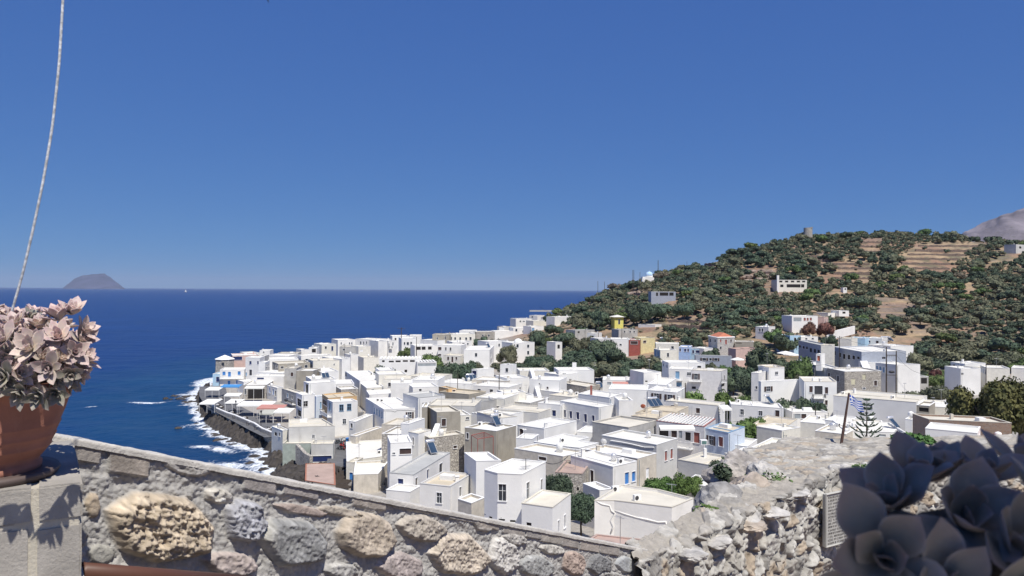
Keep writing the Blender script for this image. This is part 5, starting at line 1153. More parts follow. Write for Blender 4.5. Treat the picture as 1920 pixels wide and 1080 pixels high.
# rubble slope below the cream gable
wall_thing([P(*px('H', 945, 600), 150), P(*px('H', 985, 640), 149), P(*px('H', 1030, 690), 147.5), P(*px('H', 1085, 720), 146)], 3.5, .7, 'stone', 'curving whitewashed stair wall climbing from the cove rocks', 'stair_wall')
rs = [rockmesh(20+i, 2, .5) for i in range(3)]
GR_ = mat('grey_hill_rock', (.24,.22,.20), var=.35, scale=.9, bump=.1, bscale=3)
for m_ in rs: m_.materials.append(GR_)
rz_ = random.Random(8)
for k in range(46):
    u, v = rz_.uniform(655, 735), rz_.uniform(893, 922); Yq = hit(u, v, 0, 60) or 110; p_ = P(u, v, Yq); o = bpy.data.objects.new('rubble_rock', rz_.choice(rs)); col.objects.link(o)
    s = rz_.uniform(.4, 1.1); o.location = p_; o.scale = (s, s, s); o.rotation_euler = (rz_.random(), rz_.random(), rz_.random()*6)
    tag(o, 'grey broken rock on the rubble slope left of the curved grey roof house', 'rock', 'grey rocks on the rubble slope')
def lamp(u, v, Y, label, hh=4.2):
    p_ = P(u, v, Y); gz = max(3.1, g(p_.x, p_.y)); o = empty('street_lamp', (p_.x, p_.y, gz), label, 'street lamp', 'lamps on the promenade')
    MB().tube([(0, 0, 0), (0, 0, .5), (0, 0, hh)], [.09, .06, .05], 8).build('pole', M['rail'], o); b = MB()
    b.tube([(-.4, 0, hh-.3), (0, 0, hh-.1), (.4, 0, hh-.3)], .03, 5); b.lathe([(.03, hh), (.2, hh+.1), (.22, hh+.45), (.02, hh+.65)], 8); b.build('lantern', M['rail'], o)
lamp(489.5, 804, 181, 'black lamp post on the sea wall nearest the cream annexe'); lamp(442, 783, 201, 'black lamp post on the promenade by the square awning', 3.6)
# cafe furniture
def cafe(u, v, Y, label, grp='cafe tables under the harbour awnings'):
    p_ = P(u, v, Y); gz = max(3.26, g(p_.x, p_.y)); o = empty('cafe_table', (p_.x, p_.y, gz), label, 'table', grp, u)
    MB().box((0, 0, .74), (.8, .8, .04)).build('table_top', W['bright'], o); MB().tube([(0, 0, 0), (0, 0, .73)], .04, 6).build('leg', M['rail'], o); return o
def chair(x, y, z, rz):
    o = empty('cafe_chair', (x, y, z), 'dark cafe chair at a white table on the promenade', 'chair', 'cafe chairs on the promenade', rz)
    MB().box((0, 0, .45), (.42, .42, .04)).build('seat', M['wood'], o); MB().box((0, .2, .7), (.42, .03, .45)).build('backrest', M['wood'], o); lg = MB()
    for sx in (-1, 1):
        for sy in (-1, 1): lg.tube([(sx*.18, sy*.18, 0), (sx*.18, sy*.18, .45)], .02, 4)
    lg.build('leg', M['wood'], o); return o
ch0 = chair(0, 0, 3.3, 0); first = True
for cr, x, y, Y in [('H',560,330,182),('H',480,310,188),('H',300,230,207),('H',290,260,203),('H',340,290,197),('H',690,360,181),('H',740,375,179),('H',800,370,180),('H',660,380,179),('H',180,240,212),('H',150,200,216),('H',350,120,225),('H',420,270,195),('H',180,130,228)]:
    u, v = px(cr, x, y); t = cafe(u, v, Y, 'small white cafe table in the shade of the harbour awnings')
    for a in (0, 2.1, 4.2):
        xx, yy = t.location.x+.75*math.sin(a), t.location.y+.75*math.cos(a)
        c2 = ch0 if first else copy_tree(ch0); first = False; c2.location = (xx, yy, t.location.z); c2.rotation_euler = (0, 0, -a)
# scooters and a blue cart at the head of the street
def scooter(u, v, Y, rz, c_, label):
    p_ = P(u, v, Y); gz = g(p_.x, p_.y)+.14; o = empty('scooter', (p_.x, p_.y, gz), label, 'scooter', 'scooters parked at the head of the street', rz)
    b = MB(); b.sphere((-.35, 0, .55), .32, 8, (1.2, .55, .8)); b.box((.1, 0, .3), (.6, .28, .12)); b.tube([(.35, 0, .3), (.55, 0, .95)], [.14, .07], 8); b.build('body', c_, o, True)
    MB().box((-.35, 0, .82), (.6, .28, .1)).build('seat', M['black'], o); MB().tube([(.5, -.32, 1.0), (.55, 0, 1.05), (.5, .32, 1.0)], .02, 5).build('handlebar', M['rail'], o)
    for x in (-.6, .65):
        w_ = MB(); w_.lathe([(.12, -.05), (.24, -.05), (.26, 0), (.24, .05), (.12, .05)], 16); w_.v = [(a+x, c2, b_+.26) for a, b_, c2 in w_.v]; w_.build('wheel', M['black'], o)
reds = mat('scooter_red', (.35, .04, .04), rough=.3); dks = mat('scooter_grey', (.06, .07, .08), rough=.3); whs = mat('scooter_white', (.7, .7, .7), rough=.3)
for k, (x, y, Y, c_, l) in enumerate([(1365,500,166,dks,'dark scooter parked furthest left at the street head'),(1395,530,163,reds,'red scooter parked in the middle of the row'),(1415,560,160,reds,'red scooter nearest down the street'),(1375,570,160,dks,'dark scooter nearest down the street'),(1395,490,168,whs,'pale scooter next to the blue cart')]):
    u, v = px('H', x, y); scooter(u, v, Y, k*.8+.3, c_, l)
u, v = px('H', 1470, 500); p_ = P(u, v, 163); ct = empty('handcart', (p_.x, p_.y, g(p_.x, p_.y)+.12), 'bright blue tall cart beside the parked scooters', 'cart')
MB().box((0, 0, 1.0), (1.3, .9, 1.4)).build('box', M['bluep'], ct); MB().box((0, 0, 1.78), (1.5, 1.1, .1)).build('lid', M['bluep'], ct)
for sx in (-.5, .5): MB().tube([(sx, -.45, .22), (sx, .45, .22)], .22, 12).build('wheel', M['black'], ct)
# slatted benches and crates down the street
for k, (x, y, Y) in enumerate([(1395,800,138),(1395,850,134),(1390,905,130),(1390,960,126)]):
    u, v = px('H', x, y); p_ = P(u, v, Y); gz = g(p_.x, p_.y)+.15; o = empty('pallet', (p_.x, p_.y, gz), ['grey slatted pallet, farthest of four down the street', 'grey slatted pallet, second of four down the street', 'brown slatted pallet, third of four down the street', 'brown slatted pallet, nearest of four down the street'][k], 'pallet', 'pallets stacked down the harbour street')
    mb = MB()
    for q in range(7): mb.box((0, -1.3+q*.42, .45), (3.0, .22, .08))
    mb.build('slats', M['wood'], o); MB().box((-1.3, 0, .2), (.12, 2.8, .4)).box((1.3, 0, .2), (.12, 2.8, .4)).build('bearer', M['wood'], o)
# utility poles and wires
PO = {}
def pole(key, u, v0, v1, Y, label, arm=1.6, r=.14, name='utility_pole', ins_=3):
    top = P(u, v0, Y); b = P(u, v1, Y); gz = min(b.z, g(b.x, b.y)) if Y > 60 else b.z; o = empty(name, (b.x, b.y, gz), label, 'utility pole', 'wooden poles carrying wires')
    hh = top.z-gz; MB().tube([(0, 0, 0), (top.x-b.x, 0, hh)], [r, r*.7], 8).build('pole', M['wood'], o)
    if arm:
        mb = MB().box((0, 0, hh-.5), (arm, .12, .12)); mb.build('crossarm', M['wood'], o); ib = MB()
        for i in range(ins_): ib.tube([(-arm/2+.1+i*(arm-.2)/(ins_-1), 0, hh-.42), (-arm/2+.1+i*(arm-.2)/(ins_-1), 0, hh-.2)], .05, 6)
        ib.build('insulator', M['gpanel'], o)
    PO[key] = top
pole('a', 752.5, 614, 657, 335, 'tall utility pole with a white crossarm on the sea skyline', 3.2, .22); pole('b', 781, 632, 650, 300, 'short dark pole right of the skyline crossarm pole', 0)
pole('c', 646.5, 644, 664, 270, 'thin dark pole in front of the three-windowed white house', 0, .09); pole('d', 862.5, 635, 651, 320, 'thin dark pole beside the brown gate house', 0, .1)
pole('e', 936, 702, 722, 185, 'stubby dark pole on the roofs by the cream penthouse', 0, .13); pole('f', 858, 700, 722, 190, 'dark pole before the dark grove', 0, .1)
pole('t1', 1662, 650, 736, 206, 'left pole of the twin poles carrying the transformer', 0, .2); pole('t2', 1680.5, 658, 733, 206, 'right pole of the twin poles carrying the transformer', 0, .2)
pole('g', 1574, 630, 676, 222, 'dark pole before the cream stair tower of the hotel', 1.4, .12); pole('h', 1500, 618, 640, 262, 'dark pole beside the pale blue low house end', 0, .12)
pole('i', 1291, 602, 624, 330, 'bare pole on the dry terrace above the red-roofed house', 0, .13); pole('j', 1322, 618, 650, 275, 'dark pole left of the red-roofed house', 1.5, .12)
pole('k', 1234, 488, 508, 450, 'tall pole standing on the ridge right of the chapel', 0, .22); pole('l', 1186.5, 506, 521, 450, 'left of two close poles on the ridge left of the chapel', 0, .16); pole('m', 1188.5, 506, 521, 455, 'right of two close poles on the ridge left of the chapel', 0, .16)
pole('n', 1121, 527, 545, 500, 'lower ridge pole, left one above the sea', 0, .16); pole('o', 1133.5, 528, 541, 500, 'lower ridge pole, right one above the sea', 0, .16); pole('p', 1200, 510, 522, 450, 'short pole just left of the chapel', 0, .14)
pole('q', 1288, 490, 500, 480, 'tiny pole high on the ridge line', 0, .12); pole('r', 1122, 603, 634, 300, 'grey pole among the valley trees', 0, .12); pole('s', 1166, 615, 640, 290, 'dark pole in front of the grey farmhouse', 0, .12)
pole('u', 1115, 678, 706, 215, 'slim pole with an orange lamp head in front of the grove', 0, .07); pole('v', 1285, 718, 745, 165, 'dark pole beside the brown-shuttered house', 0, .15); pole('w', 1849, 682, 710, 195, 'dark pole rising behind the fig tree', 0, .12)
pole('x', 1307, 541, 552, 420, 'small pole on the middle hillside', 0, .12); pole('y', 1529, 762, 790, 152, 'bare trunk-like pole right of the garage', 0, .12); pole('z', 1097, 616, 650, 250, 'white-headed pole over the grove', 0, .07)
tf = PO['t1']; o = empty('transformer', (tf.x+1.3, tf.y, tf.z-2.2), 'crossarm and transformer slung between the twin poles', 'transformer')
b = MB().box((0, 0, 0), (2.9, .16, .16)).box((0, 0, -5.2), (2.9, .16, .16)); b.build('crossarm', M['wood'], o); MB().sphere((.1, 0, -4.4), .8, 8, (1, .6, .45)).build('drum', M['rail'], o); ib = MB()
for i in range(5): ib.tube([(-1+i*.5, 0, .05), (-1+i*.5, 0, -.5)], .07, 6)
ib.build('insulator', M['gpanel'], o)
def wire(a, b, label, sag=1.0, r=.028, n=14):
    a, b = Vector(a), Vector(b); c_ = (a+b)/2; o = MB().tube([a.lerp(b, i/n)-Vector((0, 0, sag*4*(i/n)*(1-i/n))) for i in range(n+1)], r, 4).build('wire', M['rail']); tag(o, label, 'wire', 'overhead wires')
wire(PO['t2'], P(1880, 690, 190), 'sagging wire from the twin poles to the fig tree pole, upper', 1.2); wire(PO['t2']-Vector((0, 0, 1)), P(1740, 700, 206), 'sagging wire across the big blank white end wall', 1.6)
wire(PO['g'], PO['t1'], 'wire from the hotel pole to the twin poles', .8); wire(PO['t1'], P(1400, 690, 170), 'long wire running left from the twin poles', 2, .02)
wire(PO['a'], PO['b'], 'wire between the two skyline poles', .4, .03); wire(P(1460, 772, 158), P(1340, 792, 152), 'cable across the long low white house', .6, .03)
wire(P(1012, 575, 520), P(1030, 586, 520), 'pale cable at the tip of the far point', .2, .06)
wire(P(*px('J', 790, 1065), 101), P(*px('J', 1050, 985), 103), 'black cable drooping to the beige corner', .5, .04)
# breakwater, sailboat, far point
bwk = MB().box(P(1017, 583, 800), (26, 3, 1.6)); o = bwk.build('breakwater', W['palestone']); tag(o, 'thin pale breakwater in the sea off the far point', 'breakwater')
p_ = P(348, 544.5, 6000); p_.z = 0; sb = empty('sailboat', p_, 'tiny white sailboat on the horizon right of the island', 'sailboat')
MB().add([(-7, 0, 0), (8, 0, 0), (10, 0, 2.4), (-8, 0, 2.4), (-6, 2, 2.2), (6, 2, 2.2), (-6, -2, 2.2), (6, -2, 2.2)], [(0, 1, 2, 7, 6, 3), (1, 0, 3, 4, 5, 2), (3, 6, 7, 2, 5, 4)]).build('hull', W['bright'], sb)
MB().add([(0, 0, 3), (-7, .4, 4), (0, 0, 24), (0, .15, 3)], [(0, 1, 2), (3, 2, 1)]).add([(.6, 0, 3), (8, .3, 3), (.6, 0, 20)], [(0, 1, 2)]).build('sail', M['canvas'], sb); MB().tube([(0.3, 0, 2), (.3, 0, 25)], .15, 6).build('mast', M['metal'], sb)

# ------------------------------------------------------------------ trees
def leafmat(name, c, c2, rnd=.22):
    m = mat(name, c, rough=.75, var=.22, scale=.6, c2=c2, spec=.25, objrand=rnd); return m
LM = {'olive': leafmat('olive_foliage', (.105,.115,.070), (.14,.145,.09)), 'dark': leafmat('dark_foliage', (.055,.082,.055), (.080,.110,.068)), 'green': leafmat('green_foliage', (.06,.10,.035), (.12,.17,.06)),
      'grey': leafmat('grey_green_foliage', (.15,.135,.09), (.20,.175,.125)), 'purple': leafmat('purple_foliage', (.09,.04,.035), (.16,.075,.06)), 'citrus': leafmat('citrus_foliage', (.05,.10,.025), (.10,.17,.05)), 'fig': leafmat('fig_foliage', (.045,.055,.018), (.11,.105,.04))}
BARK = mat('bark', (.13,.10,.075), var=.3, scale=4)
def crown_mesh(seed, n, leaf, lumps=9, flat=.62, core=.80, spread=.62, lr=(.32, .52)):
    rg = np.random.default_rng(seed); C = []; Rr = []
    for i in range(lumps):
        a = rg.random()*6.283; r = spread*math.sqrt(rg.random()); z = rg.uniform(-.15, .55)*(1-r*.6); C.append((r*math.cos(a), r*math.sin(a), z*flat*1.3+.05)); Rr.append(rg.uniform(*lr)*(1-.3*r))
    C = np.array(C); Rr = np.array(Rr); MBc = MB(); 
    V = []; Fc = []
    for i in range(lumps):
        bm = bmesh.new(); bmesh.ops.create_icosphere(bm, subdivisions=2, radius=1.0); q = np.array([v.co[:] for v in bm.verts]); f_ = [tuple(v.index for v in f.verts) for f in bm.faces]; bm.free()
        q = q*(1+.22*fbm(q*2.2+seed+i, 2, seed+i))[:, None]; q = C[i]+q*Rr[i]*core*np.array([1, 1, .85]); b = len(V); V += [tuple(t) for t in q]; Fc += [tuple(b+k for k in f) for f in f_]
    me = bpy.data.meshes.new('crown'); k = rg.integers(0, lumps, n); d = rg.normal(size=(n, 3)); d /= np.linalg.norm(d, axis=1)[:, None]; d[:, 2] = np.where(d[:, 2] < -.45, -d[:, 2], d[:, 2])
    rad = Rr[k]*(.82+.34*rg.random(n)**1.5+.12*fbm(d*3+seed, 2, seed)); c_ = C[k]+d*rad[:, None]*np.array([1, 1, .85])
    nr = d*.7+rg.normal(size=(n, 3))*.55+np.array([0, 0, .25]); nr /= np.linalg.norm(nr, axis=1)[:, None]; t = np.cross(nr, rg.normal(size=(n, 3))); t /= np.linalg.norm(t, axis=1)[:, None]; bt = np.cross(nr, t)
    s = leaf*(.6+.8*rg.random(n))[:, None]; q = np.stack([c_-t*s-bt*s*.55, c_+t*s*.15-bt*s*.75, c_+t*s+bt*s*.1, c_-t*s*.1+bt*s*.75], 1).reshape(-1, 3); b = len(V)
    V += [tuple(x) for x in q]; Fc += [(b+4*i, b+4*i+1, b+4*i+2, b+4*i+3) for i in range(n)]
    me.from_pydata(V, [], Fc); me.polygons.foreach_set('use_smooth', [True]*(len(Fc)-n)+[False]*n); me.update(); return me
def trunk_mesh(seed, hgt=.6, r=.06, limbs=4):
    rg = random.Random(seed); mb = MB(); mb.tube([(0, 0, 0), (rg.uniform(-.04, .04), rg.uniform(-.04, .04), hgt*.5), (0, 0, hgt)], [r*1.3, r, r*.7], 7)
    for i in range(limbs):
        a = i*6.28/limbs+rg.random(); mb.tube([(0, 0, hgt*.55), (.18*math.cos(a), .18*math.sin(a), hgt*.85), (.42*math.cos(a), .42*math.sin(a), hgt*1.15)], [r*.6, r*.4, r*.2], 5)
    return mb.mesh('trunk', BARK, True)
CM_ = {}; TR_ = [trunk_mesh(i) for i in range(3)]
def crown(kind, k, lod):
    key = (kind, k, lod)
    if key not in CM_:
        n, leaf = {0: (900, .070), 1: (2200, .052), 2: (8000, .032)}[lod]; me = crown_mesh(hash(key[1:]) % 1000+{'olive':1,'dark':2,'green':3,'grey':4,'purple':5,'citrus':6,'fig':7}[kind], n, leaf, lumps={0: 8, 1: 11, 2: 20}[lod], lr=((.3,.5) if lod < 2 else (.20,.40)), core=(.90 if lod < 2 else .74))
        me.materials.append(LM[kind]); CM_[key] = me
    return CM_[key]
trr = random.Random(11); TREES = []
def tree(x, y, z, r, hgt, kind, label, grp, lod=0, name='tree', cat='tree'):
    """crown radius r, total height hgt"""
    o = empty(name, (x, y, z), label, cat, grp, trr.random()*6.28)
    c_ = bpy.data.objects.new('crown', crown(kind, trr.randrange(4 if lod < 2 else 2), lod)); col.objects.link(c_); c_.parent = o; hz = max(hgt*.72, r*.75); c_.scale = (r*1.05, r*1.05, hz); c_.location = (0, 0, hgt-hz*.88)
    t = bpy.data.objects.new('trunk', trr.choice(TR_)); col.objects.link(t); t.parent = o; t.scale = (r*.7, r*.7, hgt*.8); t.location = (0, 0, -.2)
    TREES.append((x, y, r)); return o
EXP = [ # u, v_base, w, h, kind, Y, label
 (722,699,46,22,'dark',240,'low dark tamarisk hedge under the long white pergola house'),(762,664,36,20,'green',318,'soft green tamarisk before the arched-window house'),(812,680,50,24,'green',268,'light green tree between the pergola house and the cream neoclassical house'),
 (835,712,52,40,'dark',236,'left half of the dark grove in the middle of the village'),(868,712,56,44,'dark',238,'right half of the dark grove in the middle of the village'),(893,702,36,30,'olive',246,'small olive-green tree at the right edge of the dark grove'),
 (901,648,30,24,'dark',335,'dark round tree beside the brown gate house'),(926,643,24,14,'grey',345,'greyish bare bush right of the dark round tree'),(951,670,40,28,'olive',288,'olive tree in front of the domed pale house'),
 (945,712,52,36,'olive',262,'broad olive tree left end of the central grove'),(980,706,50,34,'dark',262,'dense tree behind the little white cube'),(1012,704,60,44,'dark',262,'dark tree right of the domed pale house'),(1045,704,52,40,'dark',258,'dark tree behind the white-chimneyed house'),
 (1008,650,34,34,'dark',330,'dark tree before the far white blue-doored house'),(1038,640,40,34,'dark',370,'dark tree below the far point'),(1060,655,50,36,'dark',330,'dense tree above the slim white ruin'),
 (1080,690,56,40,'dark',262,'dark tree at the centre of the grove'),(1112,690,56,40,'dark',262,'dark tree in the grove under the red porch house'),(1150,690,62,44,'dark',258,'broad dark tree under the red porch house'),(1185,715,60,36,'dark',240,'dark tree behind the tall slab-topped block'),
 (1214,712,56,38,'olive',242,'olive-green tree left of the cream blocks'),(1128,665,52,34,'dark',275,'dark tree left of the pale valley house'),(1092,655,48,34,'olive',300,'olive-green tree near the grey pole'),(1240,700,44,26,'dark',238,'dark tree below the cream blocks'),
 (1194,613,44,50,'dark',345,'tall eucalyptus right of the yellow house'),(1210,613,46,52,'dark',345,'tall eucalyptus in the middle of its row'),(1238,613,46,48,'dark',350,'tall eucalyptus at the right of its row'),(1283,603,44,40,'dark',345,'round dense tree on the dry terrace edge'),
 (1287,648,30,22,'dark',285,'small dark round tree on the dry field'),(1306,650,26,20,'dark',280,'small dark tree next to the round one on the dry field'),(1126,604,36,26,'dark',352,'dark tree just left of the bright yellow house'),
 (1310,750,62,30,'citrus',168,'bright green citrus tree below the greige house'),(1348,756,60,32,'citrus',168,'citrus tree between the greige house and the long low house'),(1385,768,52,34,'green',172,'green tree left of the long low house'),
 (1405,745,52,46,'dark',192,'dark tree right of the greige house'),(1392,712,50,36,'dark',210,'dark tree behind the greige house'),(1452,640,42,28,'green',280,'green tree beside the small two-windowed house'),(1474,652,46,34,'dark',270,'dark spreading tree above the pink house'),
 (1428,688,62,50,'dark',232,'large dark tree between the pink house and the parasols'),(1468,700,56,36,'dark',220,'dark tree behind the buttressed tower house'),(1480,716,40,26,'olive',196,'olive tree left of the neoclassical house'),(1500,690,34,30,'green',215,'feathery palm-like tree by the parasols'),
 (1483,772,68,44,'dark',166,'large dark round tree before the neoclassical house'),(1530,775,34,34,'dark',163,'dark tree under the black iron balcony'),(1458,772,36,28,'dark',165,'dark shrub left of the large round tree'),
 (1517,617,30,17,'purple',292,'purple-leaved bush, left one before the red-shuttered villa'),(1548,617,32,16,'purple',292,'purple-leaved bush, right one before the red-shuttered villa'),(1568,612,48,26,'dark',312,'dark spreading tree right of the red-shuttered villa'),(1557,642,34,20,'dark',275,'dark bush below the sloping garden wall'),
 (1785,675,78,42,'olive',262,'wide olive-green tree above the half hidden white house'),(1722,690,50,34,'olive',245,'olive tree right of the hotel'),(1755,728,42,30,'green',218,'green bush between the blank white end and the half hidden house'),(1751,702,24,16,'purple',226,'small purple bush right of the blank white end'),
 (1385,822,70,46,'citrus',140,'citrus tree with pale trunk right of the tan-walled house'),(1420,800,50,26,'citrus',150,'low citrus tree beside the long low house'),(1240,918,54,44,'citrus',92,'bright citrus tree beside the old plaster house'),(1285,918,50,48,'citrus',94,'citrus tree by the low grey house'),(1215,922,34,22,'green',92,'low green bush left of the bright citrus trees'),
 (1045,935,54,60,'dark',88,'dark leafy tree behind the nearest tall house'),(1090,965,54,52,'dark',84,'dark leafy tree between the nearest tall house and the plaster house'),(1352,892,36,40,'dark',95,'dark shrub by the rampart rocks'),(1700,760,60,22,'olive',186,'dusty bush under the twin poles'),(1760,765,70,22,'olive',190,'line of dusty shrubs right of the twin poles'),
 (1856,808,150,122,'fig',128,'huge fig tree with yellow-green leaves at the right edge'),(1915,802,150,112,'fig',132,'right half of the huge fig tree, cut by the edge of the view'),(1806,795,62,62,'fig',134,'left bough of the huge fig tree'),(1890,700,60,40,'olive',250,'olive tree at the right edge behind the fig'),
 (1375,745,56,62,'dark',205,'tall dark tree filling the gap right of the greige house'),(1062,714,64,38,'dark',238,'dark tree in the front row of the grove, left'),(1102,716,64,40,'dark',236,'dark tree in the front row of the grove, second'),(1142,719,62,38,'olive',234,'olive-green tree in the front row of the grove'),(1172,722,54,36,'dark',232,'dark tree at the right end of the grove front row'),(1335,668,40,24,'dark',250,'dark tree before the royal blue house'),(1445,705,60,44,'dark',215,'dark tree crowding the buttressed tower house'),(1410,790,44,30,'dark',165,'dark tree at the left end of the long low house'),(1360,700,34,20,'green',225,'green bush below the blue-grey hall'),(1330,690,30,18,'olive',228,'olive bush left of the blue-grey hall')]
for u, v, w_, h_, kind, Y, lb in EXP:
    p_ = P(u, v, Y); gz = g(p_.x, p_.y); top = CAMZ+ray(u, v-h_).z*Y; r = w_*.56*Y/F; hh = max(top-gz, r*1.1); r = max(r, min(hh*.40, r*1.3)); gz = max(gz, top-2.3*r) if Y < 140 else gz; hh = max(top-gz, r*1.1)
    tree(p_.x, Y, gz, r, hh, kind, lb, 'trees and bushes of the village', lod=(2 if Y < 140 else 1), name='shrub' if 'bush' in lb or 'shrub' in lb or 'hedge' in lb else 'tree', cat='shrub' if 'bush' in lb or 'shrub' in lb or 'hedge' in lb else 'tree')
# monkey puzzle tree: tiers of upturned arms
p_ = P(1625, 826, 100); mk = empty('araucaria_tree', (p_.x, p_.y, p_.z-1.0), 'young tiered araucaria with upturned arms, right of the flagpole', 'tree'); H1_ = P(1625, 749, 100).z-p_.z+1.0
MB().tube([(0, 0, 0), (0, 0, H1_)], [.13, .03], 8).build('trunk', BARK, mk); mb = MB()
for zt_, rr2 in ((.985, .42), (.88, .75), (.80, .6), (.68, 1.05), (.58, 1.15), (.46, 1.5), (.34, 1.9), (.22, 1.8)):
    for k in range(7):
        a = k*.9+zt_*11; L_ = rr2*(.85+.3*((k*37) % 7)/7); pts_ = [(L_*t*math.cos(a), L_*t*math.sin(a), H1_*zt_+.35*t*t*L_-.10*math.sin(t*3.1)*L_) for t in (0, .3, .6, .85, 1)]
        mb.tube(pts_, [.02, .035, .07, .085, .03], 6)
        for s_ in (-1, 1):
            for t in (.5, .75): b0 = Vector((L_*t*math.cos(a), L_*t*math.sin(a), H1_*zt_+.3*t*t*L_-.05*L_)); mb.tube([b0, b0+Vector((math.cos(a+s_*.8)*.28, math.sin(a+s_*.8)*.28, .14))], [.035, .03], 5)
mb.build('crown', mat('araucaria_needles', (.045,.075,.045), var=.3, scale=3), mk)
# hillside trees: one by one where the slope is not bare
def region(u, v, Y, r_):
    sz = 'large' if r_ > 4.4 else ('small' if r_ < 3.0 else 'middling')
    if Y > 440 and v < 470 and u > 1480: w_ = 'along the hilltop skyline'
    elif v < 500 and u < 1480: w_ = 'on the ridge slope above the chapel'
    elif u < 1210: w_ = 'on the seaward end of the hill'
    elif u < 1400 and v < 560: w_ = 'on the scrubby slope around the long grey hillside house'
    elif u < 1480: w_ = 'on the lower slope below the hillside villa' if v > 545 else 'on the slope left of the hillside villa'
    elif 995 < u < 1262 and v > 640: w_ = 'in the dense grove in the middle of the village'
    elif v < 530: w_ = 'between the dry stone terraces'
    elif u > 1740: w_ = 'on the right-hand slope above the fig tree'
    elif v < 590: w_ = 'on the slope right of the hillside villa'
    else: w_ = 'at the foot of the hill behind the hotel'
    return sz, w_
cand = []; gr2 = random.Random(3); cell = {}
for k in range(30000):
    Y = 190+gr2.random()**.8*380; x = gr2.uniform(2, 330); 
    if x > .72*Y: continue
    z = g(x, Y)
    if z < 5.5 or float(bil(SD, x, Y)) < 3: continue
    uv = proj((x, Y, z)); 
    if uv is None or uv[0] > 1990 or uv[0] < 990: continue
    u, v = uv
    grove = (995 < u < 1262 and 640 < v < 708) or (1352 < u < 1480 and 655 < v < 750) or (1700 < u < 1800 and 680 < v < 745)
    if not grove and (v > 700 or (v > 640 and u < 1500) or (u > 1490 and u < 1730 and v > 625) or (u < 1080 and v > 610)): continue
    if not grove and u < 1240 and v > 622 and u > 1100: continue
    if any(inpoly(u, v+2, b_) for b_ in BARE) and gr2.random() < .985: continue
    r = gr2.choice([1.6, 2.0, 2.5, 3.0, 3.4, 3.8, 4.4, 5.0, 5.8])*(1 if float(fbm(np.array([[x/35, Y/35, 0]]), 2, 60)[0]) > -.25 else .6); 
    ck = (int(x//8), int(Y//8)); ok = True
    for i in (-1, 0, 1):
        for j in (-1, 0, 1):
            for (a, b, rr3) in cell.get((ck[0]+i, ck[1]+j), []):
                if (a-x)**2+(b-Y)**2 < ((r+rr3)*.60)**2: ok = False
    if not ok: continue
    if any(abs(H_['c'][0]-x) < 16 and abs(H_['c'][1]-Y) < 18 and (min((Vector((x, Y))-q).length for q in H_['poly']+[Vector(H_['c'])]) < r+2.0 or inside(H_['poly'], x, Y)) for H_ in HOUSES): continue
    # keep the view of the hillside houses open
    if any(-2 < (H_['c'][1]-Y) < (75 if 'yellow' in H_['root']['label'] else 34) and abs(H_['c'][0]/H_['c'][1]*Y-x) < r+4 and Y < H_['c'][1] and (z+r*1.35-CAMZ)/Y > (H_['zb']+1.6-CAMZ)/H_['c'][1] for H_ in HOUSES if (H_['c'][1] > 280 and H_['c'][0] > 30) or grove): continue
    if math.hypot(x-ch.location.x, Y-ch.location.y) < 8+r or (abs(u-1215) < 12 and 425 < Y < 440): continue
    if any((a-x)**2+(b-Y)**2 < ((r+rr3)*.5)**2 for (a, b, rr3) in TREES[:len(EXP)]): continue
    cell.setdefault(ck, []).append((x, Y, r)); cand.append((r/Y, x, Y, z, r, u, v))
cand.sort(reverse=True); print('hill trees', len(cand))
for s_, x, Y, z, r, u, v in cand[:300-0]:
    sz, w_ = region(u, v, Y, r); kd = trr.choices(['dark', 'olive', 'green', 'grey'], [5, 4, 1.5, .6])[0]; kn = {'dark': 'dark green', 'olive': 'olive green', 'green': 'fresh green', 'grey': 'greyish'}[kd]
    tree(x, Y, z-.3, r, r*trr.uniform(.95, 1.25), kd, '%s %s tree %s' % (sz, kn, w_), '%s %s trees %s' % (sz, kn, w_), 0)
# everything smaller or farther: one mass of woodland and scrub
def joined(items, name, matn, seedk, label=None):
    Vs = []; Fs = []; b = 0
    cache = {}
    for (x, y, z, r, hz, k) in items:
        if k not in cache:
            me = crown_mesh(300+k+seedk, 260, .12, lumps=6, core=.92); v = np.array([q.co[:] for q in me.vertices]); f3 = [tuple(p2.vertices) for p2 in me.polygons]; cache[k] = (v, f3); bpy.data.meshes.remove(me)
        v, f3 = cache[k]; a = (x*13.7) % 6.28; ca, sa = math.cos(a), math.sin(a); q = np.stack([(v[:, 0]*ca-v[:, 1]*sa)*r+x, (v[:, 0]*sa+v[:, 1]*ca)*r+y, v[:, 2]*hz+z+hz*.25], 1)
        Vs.append(q); Fs.append(([tuple(i+b for i in f) for f in f3])); b += len(v)
    if not Vs: return
    me = bpy.data.meshes.new(name); me.from_pydata(np.concatenate(Vs).tolist(), [], [f for q in Fs for f in q]); me.materials.append(matn); tag(link(name, me), kind='stuff')
rest = cand[300:]
joined([(x, Y, z, r, r*.95, i % 3) for i, (s_, x, Y, z, r, u, v) in enumerate(rest) if i % 2 == 0], 'hill_woodland', LM['dark'], 0); joined([(x, Y, z, r, r*.95, i % 3) for i, (s_, x, Y, z, r, u, v) in enumerate(rest) if i % 2], 'hill_scrub', LM['olive'], 5)
sc = []
for k in range(5200):
    Y = 240+gr2.random()*330; x = gr2.uniform(5, 400)
    if x > .75*Y or float(bil(SD, x, Y)) < 1: continue
    z = g(x, Y); uv = proj((x, Y, z))
    if z < 10 or uv is None or uv[1] > 690: continue
    if any(inpoly(uv[0], uv[1], b_) for b_ in BARE) and gr2.random() < .9: continue
    if any(abs(H_['c'][0]-x) < 7 and abs(H_['c'][1]-Y) < 8 for H_ in HOUSES): continue
    r = gr2.uniform(.5, 1.3); sc.append((x, Y, z-.1, r, r*.7, k % 3))
